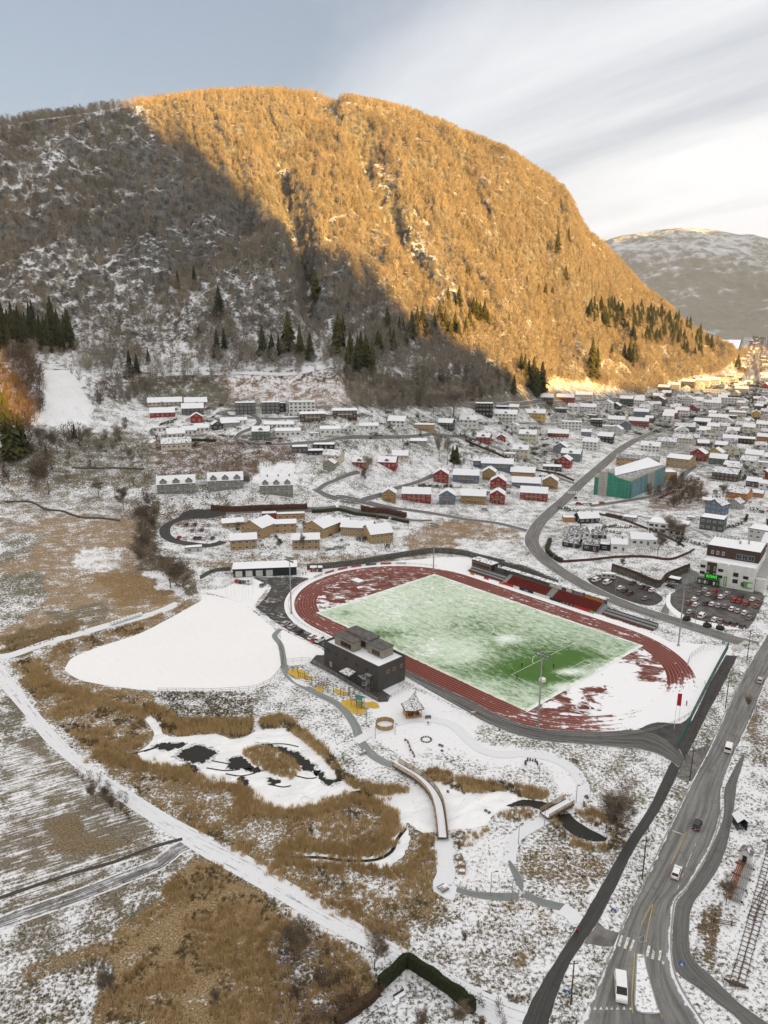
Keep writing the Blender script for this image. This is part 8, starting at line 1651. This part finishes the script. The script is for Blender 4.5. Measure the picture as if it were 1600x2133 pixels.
P = G(1540, 1838); o = empty('timber_rack', P, heading(1530, 1860, 20, -52), 'long rusty red and grey stack of rails on a rack', 'rail stack')
for i in range(9): b = MB(); b.bar((-7, -1.5+i*.36, .5), (7, -1.5+i*.36, .5+.02*i), .2, .22); b.build('rail', M('rust_red', (.22, .07, .03)) if i > 4 else M('snowy_steel', (.30, .29, .29)), o)
for x in (-6, -2, 2, 6): b = MB(); b.box(x, 0, 0, .2, 4.0, .38); b.build('bearer', DKWOOD, o)
P = G(1505, 1926); o = empty('rail_fence', P, -.25, 'short three-rail wooden fence in the snow by the railway', 'fence')
for x in (-1.7, 1.7): b = MB(); b.bar((x, 0, 0), (x, 0, 1.4), .2); b.build('post', DKWOOD, o)
for z in (.4, .8, 1.2): b = MB(); b.bar((-2.4, -.1, z), (2.4, -.1, z-.05), .12); b.build('rail', DKWOOD, o)
# caravan, lorry, garden corner
P = G(1267, 1206); P.z += .1; o = empty('caravan', P, heading(1250, 1206, 26, 2), 'beige caravan parked at the stone wall of the side car park', 'caravan'); b = MB(); b.box(0, 0, .5, 6.6, 2.3, 2.3, 0, 0, .96); b.build('body', M('caravan_beige', (.52, .49, .40), .5), o); b = MB(); b.box(0, 0, 2.81, 6.2, 2.1, .1); b.build('roof_snow', SNOWM, o); [window(o, x, -1.17, 1.9, 1.2, .7, frame=DARKT, bars=0) for x in (-2, 0, 2)]
for x in (-1, 1): b = MB(); b.tube((x, -1.1, .35), (x, 1.1, .35), .35, n=10); b.build('wheel', TYR, o)
P = G(512, 1216); o = empty('lorry', P, heading(495, 1216, 30, 3), 'white flatbed lorry with a red front parked below the black garage', 'lorry'); b = MB(); b.box(1.8, 0, .6, 2.4, 2.2, 2.0, 0, 0, .9); q = b.build('cab', M('paint_white', CC['white'], .35, .05), o); window(q, 1.8, -1.12, 1.9, 1.2, .7, frame=DARKT, bars=0); b = MB(); b.box(-1.6, 0, .8, 4.6, 2.2, .5); b.build('flatbed', DARKT, o); b = MB(); b.box(-4.6, 0, .4, 1.6, 1.6, 1.2); b.build('red_plough', M('paint_red', CC['red'], .35, .05), o)
for x in (-2.8, -1.8, 1.8):
    for y in (-1, 1): b = MB(); b.tube((x, y-.15, .45), (x, y+.15, .45), .45, n=10); b.build('wheel', TYR, o)
P = G(846, 2052); o = empty('parasol', P, 0, 'closed cream garden parasol inside the hedge corner', 'parasol'); b = MB(); b.tube((0, 0, 0), (0, 0, 2.6), .04); b.build('pole', METAL, o); b = MB(); b.tube((0, 0, .9), (0, 0, 2.3), .28, .16, 8); b.tube((0, 0, 2.3), (0, 0, 2.75), .16, .03, 8); b.build('canopy', M('cream_cloth', (.58, .54, .45)), o)
P = G(833, 2078); o = empty('garden_sofa', P, .6, 'grey garden sofa set with snow beside the parasol', 'garden furniture'); b = MB(); b.box(0, 0, 0, 2.4, .9, .42); b.build('seat', METAL, o); b = MB(); b.box(0, .45, .42, 2.4, .15, .5); b.build('backrest', DARKT, o); b = MB(); b.box(0, 0, .43, 2.2, .7, .1); b.build('snow_cushion', SNOWM, o)
P = G(825, 2092); o = empty('garden_table', P, .6, 'dark garden table with snow on it below the sofa', 'garden table'); b = MB(); b.box(0, 0, .5, 1.6, .8, .06); b.build('tabletop', SN_OLD, o)
for x in (-.7, .7):
    for y in (-.3, .3): b = MB(); b.bar((x, y, 0), (x, y, .5), .06); b.build('leg', DARKT, o)
P = G(790, 2120); o = empty('swing_frame', P, .55, 'thin black swing frame on the snowy lawn inside the hedge', 'swing'); 
for x in (-1.6, 1.6):
    for y in (-.9, .9): b = MB(); b.bar((x, y, 0), (x*.95, 0, 2.1), .07); b.build('leg', DARKT, o)
b = MB(); b.bar((-1.6, 0, 2.1), (1.6, 0, 2.1), .08); b.build('crossbar', DARKT, o)
for x in (-.6, .6): b = MB(); b.bar((x, 0, 2.1), (x, 0, .5), .03); b.bar((x+.3, 0, 2.1), (x+.3, 0, .5), .03); b.box(x+.15, 0, .45, .45, .2, .04); b.build('swing_seat', DARKT, o)
# power line on the slope
P0_ = G(1165, 716); P1_ = G(1500, 690+10); o = empty('power_line', P0_+Vector((0, 0, 12)), 0, 'sagging golden power line low across the sunlit slope', 'power line'); b = MB(); N_ = 24; D_ = P1_-P0_; pts_ = []
for i in range(N_+1): t = i/N_; q = D_*t; q.z = D_.z*t-16*4*t*(1-t)*.4; pts_.append(q)
for i in range(N_): b.bar(pts_[i], pts_[i+1], .22)
b.build('cable', M('cable', (.35, .30, .22)), o)
for i, t in enumerate((0, 1)): b = MB(); q = D_*t; b.tube(q-Vector((0, 0, 13)), q+Vector((0, 0, .3)), .2, .15); b.bar(q-Vector((1.4, 0, 0)), q+Vector((1.4, 0, 0)), .18); b.build('pylon', DKWOOD, o)

# ------------------------------------------------------------------ people
SKIN = M('skin', (.45, .27, .19), .6); 
def skinned(V, E, R_, name, mat, parent):
    me = bpy.data.meshes.new(name); me.from_pydata(V, E, []); o = bpy.data.objects.new(name, me); COL.objects.link(o); md = o.modifiers.new('s', 'SKIN')
    for i, r_ in enumerate(R_): me.skin_vertices[0].data[i].radius = (r_, r_)
    me.skin_vertices[0].data[0].use_root = True; o.modifiers.new('u', 'SUBSURF').levels = 1
    dg = bpy.context.evaluated_depsgraph_get(); m2 = bpy.data.meshes.new_from_object(o.evaluated_get(dg)); bpy.data.objects.remove(o); m2.materials.clear(); m2.materials.append(mat)
    q = bpy.data.objects.new(name, m2); COL.objects.link(q); q.parent = parent; return q
def person(stride=.22, arm=.15):
    o = empty('person', (0, 0, -500)); J = {'pel': (0, 0, .95), 'che': (0, .0, 1.25), 'nek': (0, 0, 1.48), 'hd0': (0, -.01, 1.58), 'hd1': (0, -.02, 1.70)}
    V = []; E = []; R_ = []; idx = {}
    def v(n, p, r_, par=None):
        idx[n] = len(V); V.append(p); R_.append(r_)
        if par: E.append((idx[par], idx[n]))
    v('pel', J['pel'], .12); v('che', J['che'], .125, 'pel'); v('nek', J['nek'], .06, 'che'); v('hd0', J['hd0'], .085, 'nek'); v('hd1', J['hd1'], .08, 'hd0')
    for s_, n in ((-1, 'l'), (1, 'r')):
        v('sh'+n, (s_*.19, 0, 1.40), .06, 'che'); v('el'+n, (s_*.25, arm*s_*.5, 1.12), .045, 'sh'+n); v('wr'+n, (s_*.26, -arm*s_, .88), .032, 'el'+n); v('ha'+n, (s_*.26, -arm*s_-.01, .81), .036, 'wr'+n)
        for k in range(4): v('f%d%s' % (k, n), (s_*.26+(k-1.5)*.018, -arm*s_-.02, .725-(.01 if k in (1, 2) else 0)), .009, 'ha'+n)
        v('th'+n, (s_*.23, -arm*s_-.05, .79), .011, 'ha'+n)
        v('hp'+n, (s_*.09, 0, .90), .095, 'pel'); v('kn'+n, (s_*.10, -stride*s_*.5, .50), .065, 'hp'+n); v('an'+n, (s_*.10, -stride*s_*.55+.06, .10), .042, 'kn'+n); v('to'+n, (s_*.10, -stride*s_*.55-.10, .05), .04, 'an'+n)
    skinned(V, E, R_, 'body', SKIN, o)
    V = []; E = []; R_ = []; idx.clear(); v('pel', (0, 0, .90), .185); v('che', J['che'], .20, 'pel'); v('nek', (0, 0, 1.45), .09, 'che')
    for s_, n in ((-1, 'l'), (1, 'r')): v('sh'+n, (s_*.19, 0, 1.40), .08, 'che'); v('el'+n, (s_*.25, arm*s_*.5, 1.12), .062, 'sh'+n); v('wr'+n, (s_*.26, -arm*s_*.95, .90), .05, 'el'+n)
    skinned(V, E, R_, 'jacket', M('jacket', (.03, .03, .035)), o)
    V = []; E = []; R_ = []; idx.clear(); v('pel', (0, 0, .93), .16)
    for s_, n in ((-1, 'l'), (1, 'r')): v('hp'+n, (s_*.09, 0, .88), .11, 'pel'); v('kn'+n, (s_*.10, -stride*s_*.5, .50), .08, 'hp'+n); v('an'+n, (s_*.10, -stride*s_*.55+.06, .12), .06, 'kn'+n)
    skinned(V, E, R_, 'trousers', M('trousers', (.02, .02, .025)), o)
    for s_, n in ((-1, 'l'), (1, 'r')): b = MB(); b.ball((s_*.10, -stride*s_*.55-.03, .055), .085, 0, 8, 6, .75, 1.75, .75); b.build('shoe', DARKT, o)
    b = MB(); b.ball((0, .012, 1.70), .108, 0, 10, 6, .95, 1.05, .85); b.build('hair', M('hair_brown', (.06, .04, .025)), o)
    for s_ in (-1, 1): b = MB(); b.ball((s_*.032, -.102, 1.665), .012, 0, 6, 4); b.build('eye', DARKT, o)
    b = MB(); b.ball((0, -.115, 1.64), .018, 0, 6, 4); b.build('nose', SKIN, o); b = MB(); b.box(0, -.10, 1.60, .05, .012, .01); b.build('mouth', M('lips', (.35, .12, .1)), o)
    return o
PR = person()
for a, c, z, jk, lb, rz in [(1087, 1390, .15, None, 'person in black standing at the left corner of the penalty area', .5), (1067, 1400, .15, (.25, .75, .06), 'person in a bright green vest on the pitch', 2.0), (1077, 1414, .15, None, 'person in black near the white training net', 1.2), (1131, 1397, .15, (.5, .06, .03), 'person in a red top inside the penalty area', -1), (1153, 1393, .15, None, 'person in black right of the floodlight mast on the pitch', 2.8),
    (631, 1199, .1, (.20, .16, .10), 'left of two people standing below the red shed', .2), (637, 1198, .1, None, 'right of two people standing below the red shed', -.6), (1202, 1946, .12, (.55, .05, .07), 'pedestrian in a red jacket walking on the cycle path', .4), (1461, 1226, .1, None, 'left of two people walking outside the supermarket', 1.0), (1484, 1225, .1, None, 'right of two people walking outside the supermarket', 2.2), (1430, 1470, .05, None, 'person in dark clothes at the right track bend railing', 1.4)]:
    P = G(a, c); P.z += z; o = copy_tree(PR, P, rz, 1.05, lb, 'people outdoors', {'jacket': M('jacket_%d' % (a % 97), jk)} if jk else None); o['category'] = 'person'
def rm(x):
    for c in list(x.children): rm(c)
    bpy.data.objects.remove(x)
rm(PR)

# ------------------------------------------------------------------ thin winter haze down the valley
def haze():
    b = MB(); z0, z1 = -30, 700; x0, x1, y0, y1 = -3000, 7500, -400, 12000
    b.box((x0+x1)/2, (y0+y1)/2, z0, x1-x0, y1-y0, z1-z0); o = b.build('haze', MATS.setdefault('haze', bpy.data.materials.new('haze'))); m = MATS['haze']; m.use_nodes = True; nt = m.node_tree; nt.nodes.clear()
    out = nt.nodes.new('ShaderNodeOutputMaterial'); v = nt.nodes.new('ShaderNodeVolumePrincipled'); v.inputs['Color'].default_value = (.93, .93, .92, 1); v.inputs['Density'].default_value = 3.4e-5; v.inputs['Anisotropy'].default_value = .2
    nt.links.new(v.outputs[0], out.inputs['Volume']); tag(o, 'thin pale winter haze filling the valley', 'haze', kind='stuff')
haze()
